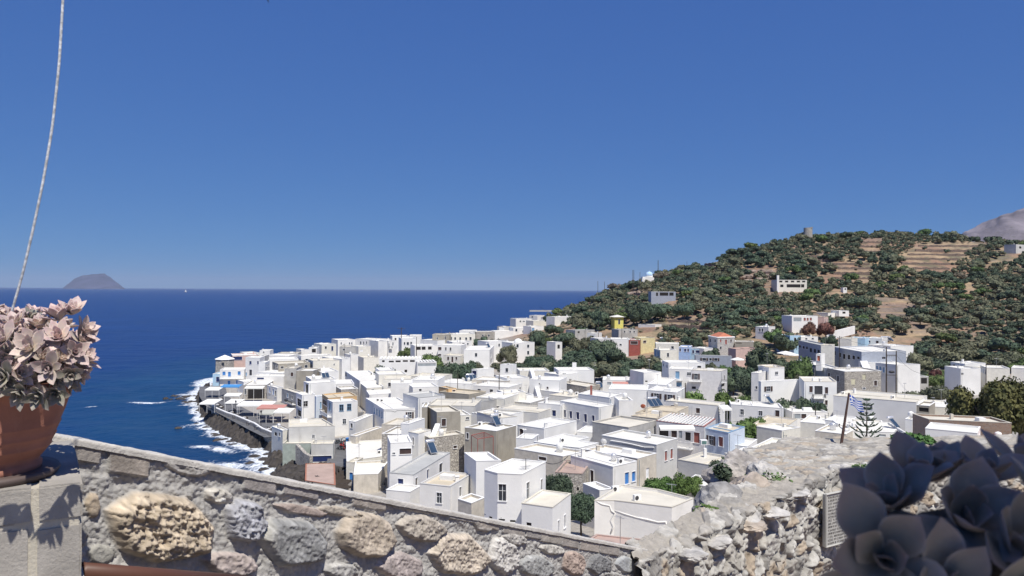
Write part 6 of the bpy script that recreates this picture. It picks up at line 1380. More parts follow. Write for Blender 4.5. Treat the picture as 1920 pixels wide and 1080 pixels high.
joined(sc[:2600], 'low_scrub', LM['grey'], 9)

# dry-stone terrace walls on the bare fields
def contour(u0, v0, u1, label, hh=.9):
    pts_ = []; z0 = None
    for k in range(15):
        u = u0+(u1-u0)*k/14; Y = hit(u, v0, 0, 200)
        if Y is None: continue
        if z0 is None: z0 = CAMZ+ray(u, v0).z*Y
        # slide along the slope to stay on one level
        vv = v0
        for _ in range(6):
            z = CAMZ+ray(u, vv).z*Y; vv += (z-z0)*F/Y*.5; Y2 = hit(u, vv, 0, 200)
            if Y2: Y = Y2
        pts_.append(Vector((ray(u, vv).x*Y, Y, CAMZ+ray(u, vv).z*Y+hh+.25*math.sin(k*2.3+u0))))
    if len(pts_) > 3: wall_thing(pts_, hh+1.2, .7, 'terrace', label, 'terrace_wall')
W['terrace'] = stonemat('terrace_drystone', (.30,.22,.17), (.17,.13,.11), (.10,.08,.07), 1.2, .08)
tn = 0
for bi, (rows, lb) in enumerate([([(462,1722,1855),(470,1716,1842),(478,1702,1812),(486,1694,1800),(495,1690,1790),(504,1688,1780),(512,1684,1772)],'stepped field below the hilltop'),
    ([(496,1562,1630),(504,1562,1634),(513,1562,1634),(523,1564,1630)],'long terraces left of the stepped field'),([(455,1612,1658),(463,1612,1655),(473,1611,1650)],'small pale steps near the crest'),
    ([(497,1310,1350),(504,1310,1348)],'bare ledge on the ridge slope'),([(482,1514,1556),(489,1514,1556),(497,1516,1554)],'little steps above the hillside villa'),([(603,1254,1338),(612,1254,1340),(621,1252,1336)],'dry field above the red-roofed house'),
    ([(552,1182,1202)],'ledge left of the long grey hillside house'),([(620,1502,1542)],'dark garden strip under the purple bushes')]):
    for r_, (v, a_, b_) in enumerate(rows): contour(a_, v, b_, 'brown dry-stone wall, %s of the %s' % (['topmost', 'second from the top', 'third from the top', 'fourth from the top', 'fifth from the top', 'sixth from the top', 'lowest'][r_], lb))

rho = random.Random(19)
OR_ = [rockmesh(90+i, 3, .5) for i in range(3)]
for m_ in OR_: m_.materials.append(mat('brown_outcrop_rock', (.27,.21,.17), var=.35, scale=.7, bump=.15, bscale=2.5))
for k, (u, v) in enumerate([(1388,520),(1396,514),(1405,519),(1412,510),(1420,516),(1428,509),(1436,517),(1444,511),(1450,520),(1402,527),(1424,525),(1186,552),(1196,549),(1097,567),(1108,563),(1116,570),(1060,578),(1074,572)]):
    Yq = hit(u, v, 0, 200)
    if not Yq: continue
    o = bpy.data.objects.new('outcrop_rock', OR_[k % 3]); col.objects.link(o); s_ = rho.uniform(1.6, 3.0); o.location = P(u, v, Yq); o.scale = (s_*1.3, s_, s_*.9); o.rotation_euler = (0, 0, rho.random()*6)
    tag(o, 'brown rock in the bare outcrop left of the hillside villa' if k < 11 else 'brown rock on the bare ledges of the seaward slope', 'rock', 'outcrop rocks on the hillside, upper' if k < 11 else 'outcrop rocks on the hillside, seaward')
# ------------------------------------------------------------------ foreground: parapet, rampart, pier, pots and succulents
MORT = mat('wall_mortar_and_stone', (1, 1, 1), rough=.93, var=.16, scale=16, bump=.006, bscale=70, attr='tone', spec=.15)
def vorocells(P2, n, x0, x1, y0, y1, seed, jit=.45, aspect=1.0):
    """nearest and second nearest of a jittered lattice; returns id, F1, F2"""
    nx = max(1, int((x1-x0)/n)); ny = max(1, int((y1-y0)/(n*aspect))); rg = np.random.default_rng(seed)
    gx_, gy_ = np.meshgrid(np.arange(-1, nx+2), np.arange(-1, ny+2), indexing='ij')
    sx = x0+(gx_+.5+(gy_ % 2)*.4+rg.uniform(-jit, jit, gx_.shape))*(x1-x0)/nx; sy = y0+(gy_+.5+rg.uniform(-jit, jit, gx_.shape))*(y1-y0)/ny
    fx = np.clip(((P2[:, 0]-x0)/(x1-x0)*nx).astype(int), -1, nx); fy = np.clip(((P2[:, 1]-y0)/(y1-y0)*ny).astype(int), -1, ny)
    F1 = np.full(len(P2), 9.0); F2 = np.full(len(P2), 9.0); ID = np.zeros(len(P2), int); DX = np.zeros(len(P2)); DY = np.zeros(len(P2))
    for i in (-2, -1, 0, 1, 2):
        for j in (-2, -1, 0, 1, 2):
            a = np.clip(fx+i+1, 0, sx.shape[0]-1); b = np.clip(fy+j+1, 0, sx.shape[1]-1); d = np.hypot(P2[:, 0]-sx[a, b], (P2[:, 1]-sy[a, b])/aspect); idd = a*1000+b
            m1 = (d < F1-1e-9); m2 = (~m1) & (d < F2) & (idd != ID)
            F2 = np.where(m1, F1, np.where(m2, d, F2)); ID = np.where(m1, idd, ID); F1 = np.where(m1, d, F1); DX = np.where(m1, P2[:, 0]-sx[a, b], DX); DY = np.where(m1, P2[:, 1]-sy[a, b], DY)
    return ID, F1, F2, DX, DY
def rnd_of(ID, s): return (_h(ID, ID*0+s, ID*0+7, 5)+1)/2
# --- left parapet: plane from A (near, left) to B (far, right)
A = P(104, 817, 3.00); B = P(1212, 1031, 7.25)
hd = Vector((B.x-A.x, B.y-A.y, 0)); Lw = hd.length; hd.normalize(); nw = Vector((hd.y, -hd.x, 0)); slope = (B.z-A.z)/Lw
def wcoord(u, v):
    d = ray(u, v); den = d.x*nw.x+d.y*nw.y; t = (A.x*nw.x+A.y*nw.y)/den; q = Vector((d.x*t, t, CAMZ+d.z*t)); s = (q-A).dot(hd); return s, q.z-(A.z+slope*s), t
STN = [ # u,v,w,h,colour,craggy,protrusion
 (300,988,205,140,(.43,.36,.275),.032,.085),(458,975,84,86,(.36,.36,.38),.024,.07),(410,930,60,30,(.50,.47,.42),.02,.03),(547,1016,134,96,(.27,.27,.265),.010,.085),(682,1002,120,98,(.42,.36,.29),.010,.08),
 (790,990,100,52,(.38,.34,.29),.014,.06),(858,1040,118,84,(.46,.40,.33),.018,.07),(944,1042,62,76,(.48,.46,.43),.018,.05),(432,1056,112,50,(.42,.36,.33),.012,.05),(748,1062,96,54,(.38,.33,.31),.01,.05),
 (1004,1062,76,44,(.31,.31,.30),.01,.05),(1076,1056,50,50,(.34,.27,.23),.012,.045),(1124,1060,48,46,(.20,.20,.20),.012,.045),(1172,1058,40,34,(.40,.41,.41),.005,.04),(174,948,32,50,(.40,.33,.25),.006,.03),
 (190,1040,54,40,(.33,.32,.29),.008,.02),(350,873,100,42,(.38,.36,.33),.010,.03),(566,956,110,20,(.40,.33,.29),.008,.03),(632,958,80,18,(.42,.37,.31),.008,.03),(150,1000,30,60,(.30,.29,.27),.006,.02),
 (905,985,40,26,(.36,.33,.30),.008,.03),(965,1010,50,24,(.42,.40,.37),.012,.03),(1035,1030,50,20,(.44,.42,.38),.01,.03),(640,1070,70,30,(.36,.35,.33),.01,.04),(1145,1085,60,30,(.34,.33,.31),.01,.03),(240,1090,120,40,(.38,.35,.3),.012,.05),
 (520,1110,120,60,(.33,.32,.31),.012,.06),(700,1120,120,60,(.42,.37,.31),.012,.06),(870,1130,110,60,(.36,.35,.33),.012,.06),(1010,1120,90,50,(.4,.36,.31),.012,.05),
 # squared blocks under the coping
 (150,842,72,44,(.33,.30,.27),.002,.016),(241,866,76,46,(.34,.30,.26),.002,.016),(485,908,62,26,(.34,.31,.29),.002,.014),(562,916,66,30,(.34,.31,.29),.002,.014),(625,921,54,20,(.33,.30,.28),.002,.012),(690,938,64,28,(.38,.34,.30),.002,.014),
 (776,950,50,16,(.34,.31,.28),.002,.012),(866,968,52,18,(.33,.31,.29),.002,.012),(914,980,40,20,(.36,.32,.28),.002,.012),(962,991,42,22,(.36,.33,.30),.002,.012),(1000,1000,30,18,(.33,.31,.29),.002,.012),(1032,1008,40,18,(.38,.35,.31),.002,.012),(1068,1016,32,17,(.35,.32,.29),.002,.012),(1104,1024,36,17,(.38,.34,.30),.002,.012),(1142,1031,36,16,(.36,.33,.30),.002,.012)]
def build_parapet():
    ds = .0062; ns = int(Lw/ds); Hh = 1.25; nt_ = int(Hh/ds); s = np.linspace(0, Lw, ns); t = -np.linspace(0, Hh, nt_)
    S, T = np.meshgrid(s, t, indexing='ij'); q = np.stack([S*3, T*3, S*0], -1); rg = random.Random(12)
    trow = .010*fbm(q*9, 3, 70)+.012*fbm(q*2.4, 3, 71, ridged=True)+.006*fbm(q*30, 2, 72); H0 = trow.copy()
    C = np.array([.44, .425, .40])*(1+.16*fbm(q*4, 4, 73))[..., None]; fine = fbm(q*16, 4, 74, ridged=True); mid = 1.3*fbm(q*6.5, 4, 75); vfine = fbm(q*38, 2, 76); H0 += .004*vfine+.005*fine; C = C*(1+.12*vfine[..., None]); M_ = np.zeros(S.shape, bool)
    big = STN[:]
    for k, (u, v, w_, h_, c_, cr_, pr) in enumerate(big):
        s0, t0, Yd = wcoord(u, v); s1 = wcoord(u-w_/2, v)[0]; s2 = wcoord(u+w_/2, v)[0]; a = (s2-s1)/2; b = h_/2*Yd/F; sc_ = (s1+s2)/2
        block = pr < .02
        x = (S-sc_)/a; y = (T-t0-slope*0)/b
        win = (np.abs(x) < 1.5) & (np.abs(y) < 1.5)
        if not win.any(): continue
        xs_, ys_ = x[win], y[win]; qq = q[win]; wob = .07*fbm(qq*4+k, 3, 80+k)
        if block: r = np.maximum(np.abs(xs_), np.abs(ys_))+wob*1.1
        else:
            r = np.zeros(len(xs_)); nn = rg.choice([6, 7, 8]); a0 = rg.random()*6
            for j in range(nn):
                an = a0+j*6.283/nn+rg.uniform(-.25, .25); r = np.maximum(r, (xs_*math.cos(an)+ys_*math.sin(an))/rg.uniform(.86, 1.0))
            r = r*.75+.25*np.hypot(xs_, ys_)+wob
        inn = r < 1; prof = smooth((1-r)/(.08 if block else .26))**.6
        hh = (pr if block else pr*.72)*prof*(1 if block else (1+.25*fbm(qq*2+k*3, 2, 60)))+.72*cr_*(1.0*fine[win]+1.0*mid[win]*(cr_ > .008)+.5*vfine[win])*np.clip((1-r)*6, 0, 1)
        cur = H0[win]; new = np.where(inn, (.020+.10*hh+.002*vfine[win] if block else np.maximum(cur*.3+hh-.004, hh)), cur); H0[win] = new
        cc = np.array(c_)*1.08*(1+.34*fbm(qq*7+k, 4, 90)[:, None]+(.28*fine[win][:, None]+.22*vfine[win][:, None])*(cr_ > .008)+.30*np.clip(fbm(qq*14+k, 3, 91)[:, None]-.12, 0, 1)*3*(cr_ > .008)); cu = C[win]; wgt = np.clip((1-r)*12, 0, 1)[:, None]
        if k == 3: cc = cc+np.clip((-xs_-.55)*3, 0, 1)[:, None]*np.array([.2, .18, .13])
        if c_[0] > .46: cc = cc*(1+.2*fbm(qq*12, 2, 95)[:, None])
        C[win] = cu*(1-wgt)+cc*wgt; mm = M_[win]; mm |= (inn & (r < .97)); M_[win] = mm
    V = np.array(A)[None, None]+np.array(hd)[None, None]*S[..., None]+np.array(nw)[None, None]*(H0-.01)[..., None]; V[..., 2] += slope*S+T
    Fq = gridfaces(ns, nt_)[:, ::-1]; V = V.reshape(-1, 3); C = np.clip(C.reshape(-1, 3), .03, .8); mk_ = M_.reshape(-1)[Fq].mean(1) > .5
    o = empty('stone_parapet', tuple(A), 'sloping parapet of big rounded stones in grey mortar, along the bottom of the view', 'wall')
    def sub(name, sel, parent):
        f_ = Fq[sel]; used, inv = np.unique(f_.ravel(), return_inverse=True); me = npmesh(name, V[used]-np.array(A), inv.reshape(-1, 4), True, MORT); vcol(me, 'tone', C[used]); return link(name, me, parent)
    sub('mortar', ~mk_, o); sub('stones', mk_, o)
    # coping: rough strip over the top, and the plain back of the wall
    th = .24; ns2 = 900; nc = 30; s = np.linspace(-.02, Lw, ns2); c_ = np.linspace(0, 1, nc); S2, C2 = np.meshgrid(s, c_, indexing='ij'); q2 = np.stack([S2*5, C2*1.3, S2*0], -1)
    lip = .020+.005*fbm(q2*1.3, 2, 100); off = np.where(C2 < .12, lip, lip-(C2-.12)/.88*(th+.03)); zz = np.where(C2 < .12, -.022+C2/.12*.028, .006)+.006*fbm(q2*2, 4, 101)*(C2 > .1)+.003*fbm(q2*8, 2, 102)
    V2 = np.array(hd)[None, None]*S2[..., None]+np.array(nw)[None, None]*off[..., None]; V2[..., 2] += slope*S2+zz
    me = npmesh('coping', V2.reshape(-1, 3), gridfaces(ns2, nc)[:, ::-1], True, MORT); vcol(me, 'tone', (np.array([.60, .57, .52])*(1+.12*fbm(q2*2, 4, 103))[..., None]).reshape(-1, 3)); link('coping', me, o)
    bk = MB(); a3 = Vector((0, 0, 0))-nw*th; b3 = hd*Lw+Vector((0, 0, slope*Lw))-nw*th
    bk.add([a3, b3, b3-Vector((0, 0, 3)), a3-Vector((0, 0, 3))], [(0, 1, 2, 3)]); a4 = a3+nw*(th-.03); bk.add([a3, a4, a4-Vector((0, 0, 3)), a3-Vector((0, 0, 3))], [(0, 1, 2, 3)]); bk.build('back', mat('rough_mortar', (.33, .32, .30), bump=.02, bscale=9), o)
build_parapet()
# --- right rampart: one folded sheet: outer face, broad top, inner face
RI = [P(1190, 1052, 6.9), P(1262, 1030, 7.6), P(1340, 990, 8.35), P(1450, 932, 9.7), P(1560, 885, 11.2), P(1640, 872, 12.0), P(1745, 862, 12.9), P(1960, 858, 14.0)]
RO = [P(1172, 1024, 7.1), P(1232, 998, 7.9), P(1300, 958, 8.75), P(1398, 908, 10.2), P(1440, 875, 11.8), P(1392, 846, 13.2), P(1480, 824, 14.6), P(1900, 818, 16.0)]
def poly_at(pl, t):
    n_ = len(pl)-1; i = np.clip((t*n_).astype(int), 0, n_-1); f_ = (t*n_-i)[:, None]; a = np.array([list(p_) for p_ in pl]); return a[i]*(1-f_)+a[i+1]*f_
def build_rampart():
    ns = 760; t = np.linspace(0, 1, ns)**1.0; I = poly_at(RI, t); O = poly_at(RO, t)
    for arr in (I, O):
        k_ = np.ones(9)/9
        for j in range(3): pad = np.pad(arr[:, j], 4, mode='edge'); arr[:, j] = np.convolve(pad, k_, 'valid')
    tg = np.gradient(I, axis=0); tg[:, 2] = 0; tg /= np.linalg.norm(tg, axis=1)[:, None]; nI = np.stack([tg[:, 1], -tg[:, 0], tg[:, 0]*0], 1)
    s_arc = np.concatenate([[0], np.cumsum(np.linalg.norm(np.diff(I, axis=0), axis=1))])
    no, ntp, ni = 26, 110, 210; Hi = 3.2; rows = []; W2 = []; nrm = []; zone = []
    wid = np.linalg.norm(O-I, axis=1)
    for k in range(no):
        dz = (1-k/no)*2.2; q = O.copy(); q[:, 2] -= dz; q -= nI*.10*dz; rows.append(q); nrm.append(-nI); W2.append(-wid-dz); zone.append(0)
    for k in range(ntp):
        f_ = k/ntp; q = O*(1-f_)+I*f_; rows.append(q); e = np.clip((f_-.93)/.07, 0, 1)*.7; nn = np.array([0, 0, 1.0])[None]*(1-e)+nI*e; nrm.append(nn/np.linalg.norm(nn, axis=1)[:, None]); W2.append(-wid*(1-f_)); zone.append(1)
    for k in range(ni):
        d_ = Hi*(k/(ni-1)); q = I.copy(); q[:, 2] -= d_; q += nI*.06*d_; rows.append(q); nrm.append(nI); W2.append(np.full(ns, d_)); zone.append(2)
    V = np.stack(rows, 1); N = np.stack(nrm, 1); Wd = np.stack(W2, 1); S = np.repeat(s_arc[:, None], V.shape[1], 1); Z = np.repeat(np.array(zone)[None], ns, 0)
    p3 = V*1.0; P2 = np.stack([S.ravel(), Wd.ravel()], 1); warp = np.stack([fbm(p3.reshape(-1, 3)*2.2, 3, 120), fbm(p3.reshape(-1, 3)*2.2, 3, 121)], 1)*.11; P2w = P2+warp
    ID, F1, F2, DX, DY = vorocells(P2w, .25, -.5, float(s_arc[-1])+.5, -5, Hi+.5, 5, aspect=.8); e = (F2-F1)/.25
    ID2, G1, G2, _a, _b = vorocells(P2w*1.0+7, .10, 6.5, float(s_arc[-1])+8, 2, Hi+8, 6, aspect=.85); e2 = (G2-G1)/.10
    zt_ = Z.ravel(); rn = rnd_of(ID, 3); pr = p3.reshape(-1, 3); fr_ = fbm(pr*9, 4, 130, ridged=True); fm = fbm(pr*4, 3, 131)
    stone = smooth((e-.05)/.28)**.6; small = smooth((e2-.1)/.4)
    face = (zt_ != 1)
    hgt = np.where(face, np.clip(stone*1.8, 0, 1)*(.012+.034*rn+(rnd_of(ID, 11)-.5)*DX*.75+(rnd_of(ID, 12)-.5)*DY*.75)+.012*small+.034*fr_+.016*fbm(pr*24, 2, 133, ridged=True), .030*stone*(rn > .35)+.022*fr_+.02*fm)
    pit = np.where(face & (e < .06), -.015, 0); hgt = hgt+pit
    big_t = vorocells(P2w*1.0+3, .52, 2.5, float(s_arc[-1])+4, -3, Hi+4, 8, aspect=.8); eT = (big_t[2]-big_t[1])/.52; rT = rnd_of(big_t[0], 4); stT = smooth((eT-.05)/.12)*(rT > .35); topm = zt_ == 1; stone = np.where(topm, stT, stone)
    hgt = np.where(topm, .032*stT*(.4+rT)+.024*fr_+.02*fm+.008*fbm(pr*22, 2, 135), hgt); rn = np.where(topm, .9, rn); base = np.array([.34, .32, .285]); tan = np.array([.36, .30, .23]); dk = np.array([.22, .21, .195]); wh = np.array([.43, .415, .38]); r2 = rnd_of(ID, 9)[:, None]
    C = np.where(r2 < .30, wh, np.where(r2 < .58, base, np.where(r2 < .80, tan, dk))); mo = np.array([.33, .315, .29]); mtop = np.array([.37, .34, .295])
    C = C*(1+.45*fr_[:, None]+.25*fm[:, None]+.35*fbm(pr*26, 3, 134)[:, None]); sm = (stone*(1-.3*(zt_ == 1)))[:, None]*np.where((zt_ == 1) & (rn <= .35), 0, 1)[:, None]; bgc = np.where((zt_ == 1)[:, None], mtop*(1+.2*fm[:, None]), mo*(1+.2*fm[:, None])); C = bgc*(1-sm)+C*sm
    V = V.reshape(-1, 3)+N.reshape(-1, 3)*hgt[:, None]; o0 = np.array(RI[0]); me = npmesh('masonry', V-o0, gridfaces(ns, no+ntp+ni)[:, ::-1], True, MORT); vcol(me, 'tone', np.clip(C, .03, .8))
    o = empty('rubble_rampart', tuple(RI[0]), 'thick old rampart of small pale rubble stones with a broad rough top, lower right', 'wall'); link('masonry', me, o)
    return o
build_rampart()
# flat capping slabs and weathered rocks on the rampart
SR = [mat('cap_stone_%d' % i, c, var=.3, scale=7, bump=.012, bscale=28, rough=.95, stain=((.55, .54, .52), 5, .6)) for i, c in enumerate([(.44, .42, .39), (.36, .33, .30), (.40, .34, .28), (.27, .26, .25)])]
rk = [rockmesh(60+i, 4, .45) for i in range(4)]
for k, (u, v, w_, h_, Y, mi, lb) in enumerate([(1386,886,100,84,11.2,1,'brown weathered rock, leftmost on the rampart top'),(1428,890,60,56,10.9,0,'white-streaked grey rock between the ivy and the brown rock'),(1412,925,92,70,10.4,2,'rounded tan rock above the ivy'),
    (1352,952,96,84,9.6,3,'dark grooved rock at the outer edge of the rampart'),(1382,972,84,60,9.2,0,'grey rock in front of the dark grooved rock'),(1480,920,70,30,10.2,0,'flat pale capping slab at the bend of the rampart'),(1440,953,70,30,9.5,0,'flat pale capping slab, second from the bend'),
    (1396,978,72,30,9.0,2,'pinkish capping slab, third from the bend'),(1345,1006,66,34,8.3,0,'white-streaked capping slab, fourth from the bend'),(1290,1030,70,36,7.7,0,'whitish capping slab nearest the corner with the parapet'),(1272,1000,50,30,8.4,2,'brown block at the outer edge near the corner'),
    (1532,892,46,26,11.2,1,'small brown stone set in the rampart top'),(1478,846,56,16,13.6,2,'long tan stone far along the rampart top'),(1450,856,40,16,12.8,2,'rust-brown stone at the far outer edge'),(1536,846,44,16,13.8,3,'dark flat stone left of the flagpole foot'),(1592,840,36,20,14.2,3,'black and white stone right of the flagpole foot'),
    (1620,868,40,24,12.4,3,'dark stone above the red-leaved weeds'),(1580,885,50,40,11.5,0,'pale pitted stone at the inner bend'),(1560,826,44,14,14.9,2,'low tan heap left of the flagpole'),(1690,846,30,10,14,2,'small orange-tinged stone on the far rampart top')]):
    p_ = P(u, v, Y); s = Y/F; o = bpy.data.objects.new('capping_stone' if 'slab' in lb else 'rampart_rock', rk[k % 4].copy()); o.data.materials.append(SR[mi]); col.objects.link(o); o.location = (p_.x, p_.y, p_.z-.04); flat = .55 if 'slab' in lb or h_ < 20 else 1.0
    o.scale = (w_/2*s*1.05, w_/2*s*.9, h_/2*s*1.5*flat); o.rotation_euler = (0, 0, k*1.3); tag(o, lb, 'stone')
# ivy and weeds on the rampart
def leafy(u0, v0, w_, h_, Y, n, leaf, kind, label, seed, name='creeper', hgt=.12):
    rg = np.random.default_rng(seed); c0 = P(u0, v0, Y); sx = w_/2*Y/F; sz = h_/2*Y/F; a = rg.random(n)*6.283; r = np.sqrt(rg.random(n)); c_ = np.stack([sx*r*np.cos(a), sx*.8*r*np.sin(a), sz*rg.normal(size=n)*.5*(1.2-r)+sx*.5*r*np.sin(a)*(sz/sx)], 1)
    nr = rg.normal(size=(n, 3))*.6+np.array([0, -.3, .8]); nr /= np.linalg.norm(nr, axis=1)[:, None]; t = np.cross(nr, rg.normal(size=(n, 3))); t /= np.linalg.norm(t, axis=1)[:, None]; bt = np.cross(nr, t); s = leaf*(.6+.7*rg.random(n))[:, None]
    q = np.stack([c_-t*s, c_-bt*s*.6, c_+t*s, c_+bt*s*.6], 1).reshape(-1, 3); Fq = np.arange(n*4).reshape(-1, 4); o = empty(name, tuple(c0), label, 'plant', 'weeds growing on the rampart'); link('foliage', npmesh('foliage', q, Fq, False, LM[kind]), o)
    mb = MB(); rgp = random.Random(seed)
    for k in range(9): e_ = Vector(c_[rgp.randrange(n)]); mb.tube([(0, 0, -sz), e_*.5-Vector((0, 0, .01)), e_], [.008, .006, .003], 4)
    mb.build('stem', BARK, o)
leafy(1372, 938, 60, 40, 9.9, 620, .034, 'citrus', 'green creeper spilling over the outer rocks, lower left patch', 1); leafy(1325, 962, 48, 26, 8.8, 300, .032, 'citrus', 'small bright green sprig near the plaster house side', 2)
leafy(1440, 905, 90, 34, 10.6, 900, .030, 'green', 'green creeper between the rocks and the capping slabs', 3); leafy(1355, 885, 34, 36, 10.9, 300, .035, 'dark', 'dark bush beside the leftmost rampart rock', 4)
leafy(1712, 824, 76, 18, 14.6, 700, .045, 'citrus', 'bright green creeper far along the rampart top', 5); leafy(1622, 893, 72, 40, 11.3, 900, .030, 'green', 'reddish green weeds behind the plaque', 6); leafy(1600, 925, 26, 28, 10.9, 220, .035, 'green', 'green weed tuft just above the plaque', 7)
# black hose
hs_ = [P(*q) for q in ((1478, 882, 11.6), (1508, 872, 12.1), (1526, 866, 12.4), (1536, 854, 13.2), (1560, 848, 13.5), (1600, 846, 13.7), (1640, 841, 14.0), (1680, 837, 14.3), (1724, 838, 14.4), (1790, 838, 14.5))]
for p_ in hs_: p_.z += .035
o = MB().tube([hs_[0].lerp(hs_[0], 0)]+hs_, .016, 6).build('hose', M['black']) ; tag(o, 'thin black hose winding along the rampart top', 'hose')
# flag
ft, fb_ = P(1592, 737, 14.2), P(1575, 838, 14.2); fg = empty('flagpole', tuple(fb_), 'thin rusty pole leaning right on the rampart', 'flagpole'); MB().tube([(0, 0, -.1), tuple(ft-fb_)], [.030, .018], 8).build('pole', mat('rusty_iron', (.10, .06, .05)), fg)
fw, fh = .27, .19; nu, nv = 28, 19; u_ = np.linspace(0, 1, nu); v_ = np.linspace(0, 1, nv); U_, V_ = np.meshgrid(u_, v_, indexing='ij'); X = U_*fw*.85+V_*.03; Yv = .03*np.sin(U_*9+V_*2)*U_; Zf = -V_*fh-U_*.13+.02*np.sin(U_*7)
Cf = np.zeros((nu-1, nv-1, 3)); 
me = npmesh('flag', np.stack([X, Yv, Zf], -1).reshape(-1, 3), gridfaces(nu, nv), True); me.materials.append(mat('flag_blue', (.03, .10, .45), rough=.8)); me.materials.append(mat('flag_white', (.8, .8, .8), rough=.8))
mi = []
for i in range(nu-1):
    for j in range(nv-1):
        st_ = j//2 if j < 18 else 8; blue = st_ % 2 == 0
        if i < 10 and j < 10: blue = not (j in (4, 5) or i in (4, 5))
        mi.append(0 if blue else 1)
me.polygons.foreach_set('material_index', mi); fo = link('flag', me, None); fo.location = tuple(ft-Vector((0, 0, .03))-Vector((0, 0, 0))); tag(fo, 'small blue and white striped flag with a cross canton, hanging from the leaning pole', 'flag')
# plaque: carved stone slab with lines of small lettering on the inner face
pa = P(1542, 926, 10.55); pb_ = P(1570, 915, 10.9); pc = P(1541, 1022, 10.45); pl = empty('plaque', tuple(pa), 'pale stone plaque carved with lines of small lettering, on the rampart beside the dark succulent', 'plaque')
ex = Vector((.48, .30, 0)); ez = Vector((0, 0, -.70)); nn_ = ex.cross(ez).normalized(); nn_ = nn_ if nn_.y < 0 else -nn_
o0 = nn_*.05; mb = MB(); e1_ = ex.normalized()
mb.add([o0, o0+ex, o0+ex+ez, o0+ez, o0-nn_*.045, o0+ex-nn_*.045, o0+ex+ez-nn_*.045, o0+ez-nn_*.045], [(0, 3, 2, 1), (4, 5, 6, 7), (0, 1, 5, 4), (2, 3, 7, 6), (0, 4, 7, 3), (1, 2, 6, 5)]); mb.build('slab', mat('plaque_stone', (.46, .45, .42), var=.08, scale=9, bump=.003, bscale=60), pl)
bm_ = MB()
for (p0_, p1_) in ((o0, o0+ex), (o0+ez, o0+ex+ez), (o0, o0+ez), (o0+ex, o0+ex+ez)): bm_.tube([p0_+nn_*.005, p1_+nn_*.005], .014, 4)
bm_.build('border', mat('plaque_edge', (.40, .39, .36)), pl)
lt = MB(); rl = random.Random(2)
for r_ in range(15):
    z_ = .06+r_*.044; x = .05
    while x < .56:
        gl = rl.uniform(.012, .02)
        base_ = o0+e1_*x+Vector((0, 0, -z_))+nn_*.004
        kind = rl.randrange(4); sgs = [((0, 0), (0, 1)), ((0, 1), (1, 1)), ((1, 0), (1, 1)), ((0, .5), (1, .5)), ((0, 0), (1, 0)), ((0, 0), (.5, 1)), ((.5, 1), (1, 0))]
        for sg in rl.sample(sgs, 3):
            a_ = base_+e1_*sg[0][0]*gl*.8+Vector((0, 0, sg[0][1]*.024)); b_ = base_+e1_*sg[1][0]*gl*.8+Vector((0, 0, sg[1][1]*.024)); lt.tube([a_, b_], .0022, 3, False)
        x += gl+.006 if rl.random() > .18 else gl+.02
lt.build('lettering', mat('letter_shadow_paint', (.16, .15, .14)), pl)
# --- pier
Cn = P(154, 905, 2.36); Cn.z = P(154, 905, 2.36).z; ax = Vector((-.86, -.51, 0)); ax.normalize(); bx = Vector((-ax.y, ax.x, 0)); bx = bx if bx.y > 0 else -bx
pr_ = empty('stone_pier', tuple(Cn), 'low block pier with cream mortar joints carrying the terracotta pot, lower left', 'pier')
PM = mat('pier_block', (.36, .335, .30), var=.14, scale=9, bump=.004, bscale=90, rough=.95, stain=((.28, .26, .23), 12, .5)); PJ = mat('pier_joint', (.50, .46, .38), var=.1, scale=20, bump=.003, bscale=120)
def pbox(mb, a0, a1, b0, b1, z0, z1, bev=.006):
    bm = bmesh.new(); bmesh.ops.create_cube(bm, size=1.0)
    for v in bm.verts: v.co = Vector(((a0+a1)/2+v.co.x*(a1-a0), (b0+b1)/2+v.co.y*(b1-b0), (z0+z1)/2+v.co.z*(z1-z0)))
    bmesh.ops.bevel(bm, geom=bm.edges[:], offset=bev, segments=2, affect='EDGES'); bmesh.ops.subdivide_edges(bm, edges=[e for e in bm.edges if e.calc_length() > .06], cuts=3, use_grid_fill=True)
    vs_ = [ax*v.co.x+bx*v.co.y+Vector((0, 0, v.co.z)) for v in bm.verts]; vs_ = [p_+Vector(((noise(np.array([[p_.x*22, p_.y*22, p_.z*22]]), 3)[0])*.0025, 0, (noise(np.array([[p_.x*22, p_.y*22, p_.z*22]]), 4)[0])*.0025)) for p_ in vs_]
    mb.add(vs_, [tuple(v.index for v in f.verts) for f in bm.faces]); bm.free()
mb = MB(); pbox(mb, .006, .80, .006, .80, -1.6, -.006, .003); mb.build('joint', PJ, pr_)
mb = MB()
for (a0, a1, z0, z1) in ((0, .115, -.105, 0), (.125, .36, -.105, 0), (.37, .62, -.105, 0), (0, .120, -.30, -.12), (.132, .35, -.30, -.115), (.36, .60, -.30, -.115), (-.012, .22, -.50, -.315), (.23, .48, -.5, -.315), (.49, .8, -.5, -.315), (0, .2, -1.6, -.52), (.21, .8, -1.6, -.52)): pbox(mb, a0, a1, 0, .8, z0, z1)
pbox(mb, .63, .8, 0, .8, -.30, 0); mb.build('block', PM, pr_)
# --- brown rail
ra, rb2 = P(150, 1072, 2.55), P(470, 1093, 3.35); rl_ = MB().tube([ra, rb2], .030, 10).build('handrail', mat('brown_painted_iron', (.10, .045, .03), rough=.45), None, True); tag(rl_, 'dark brown stair handrail at the bottom left', 'handrail')
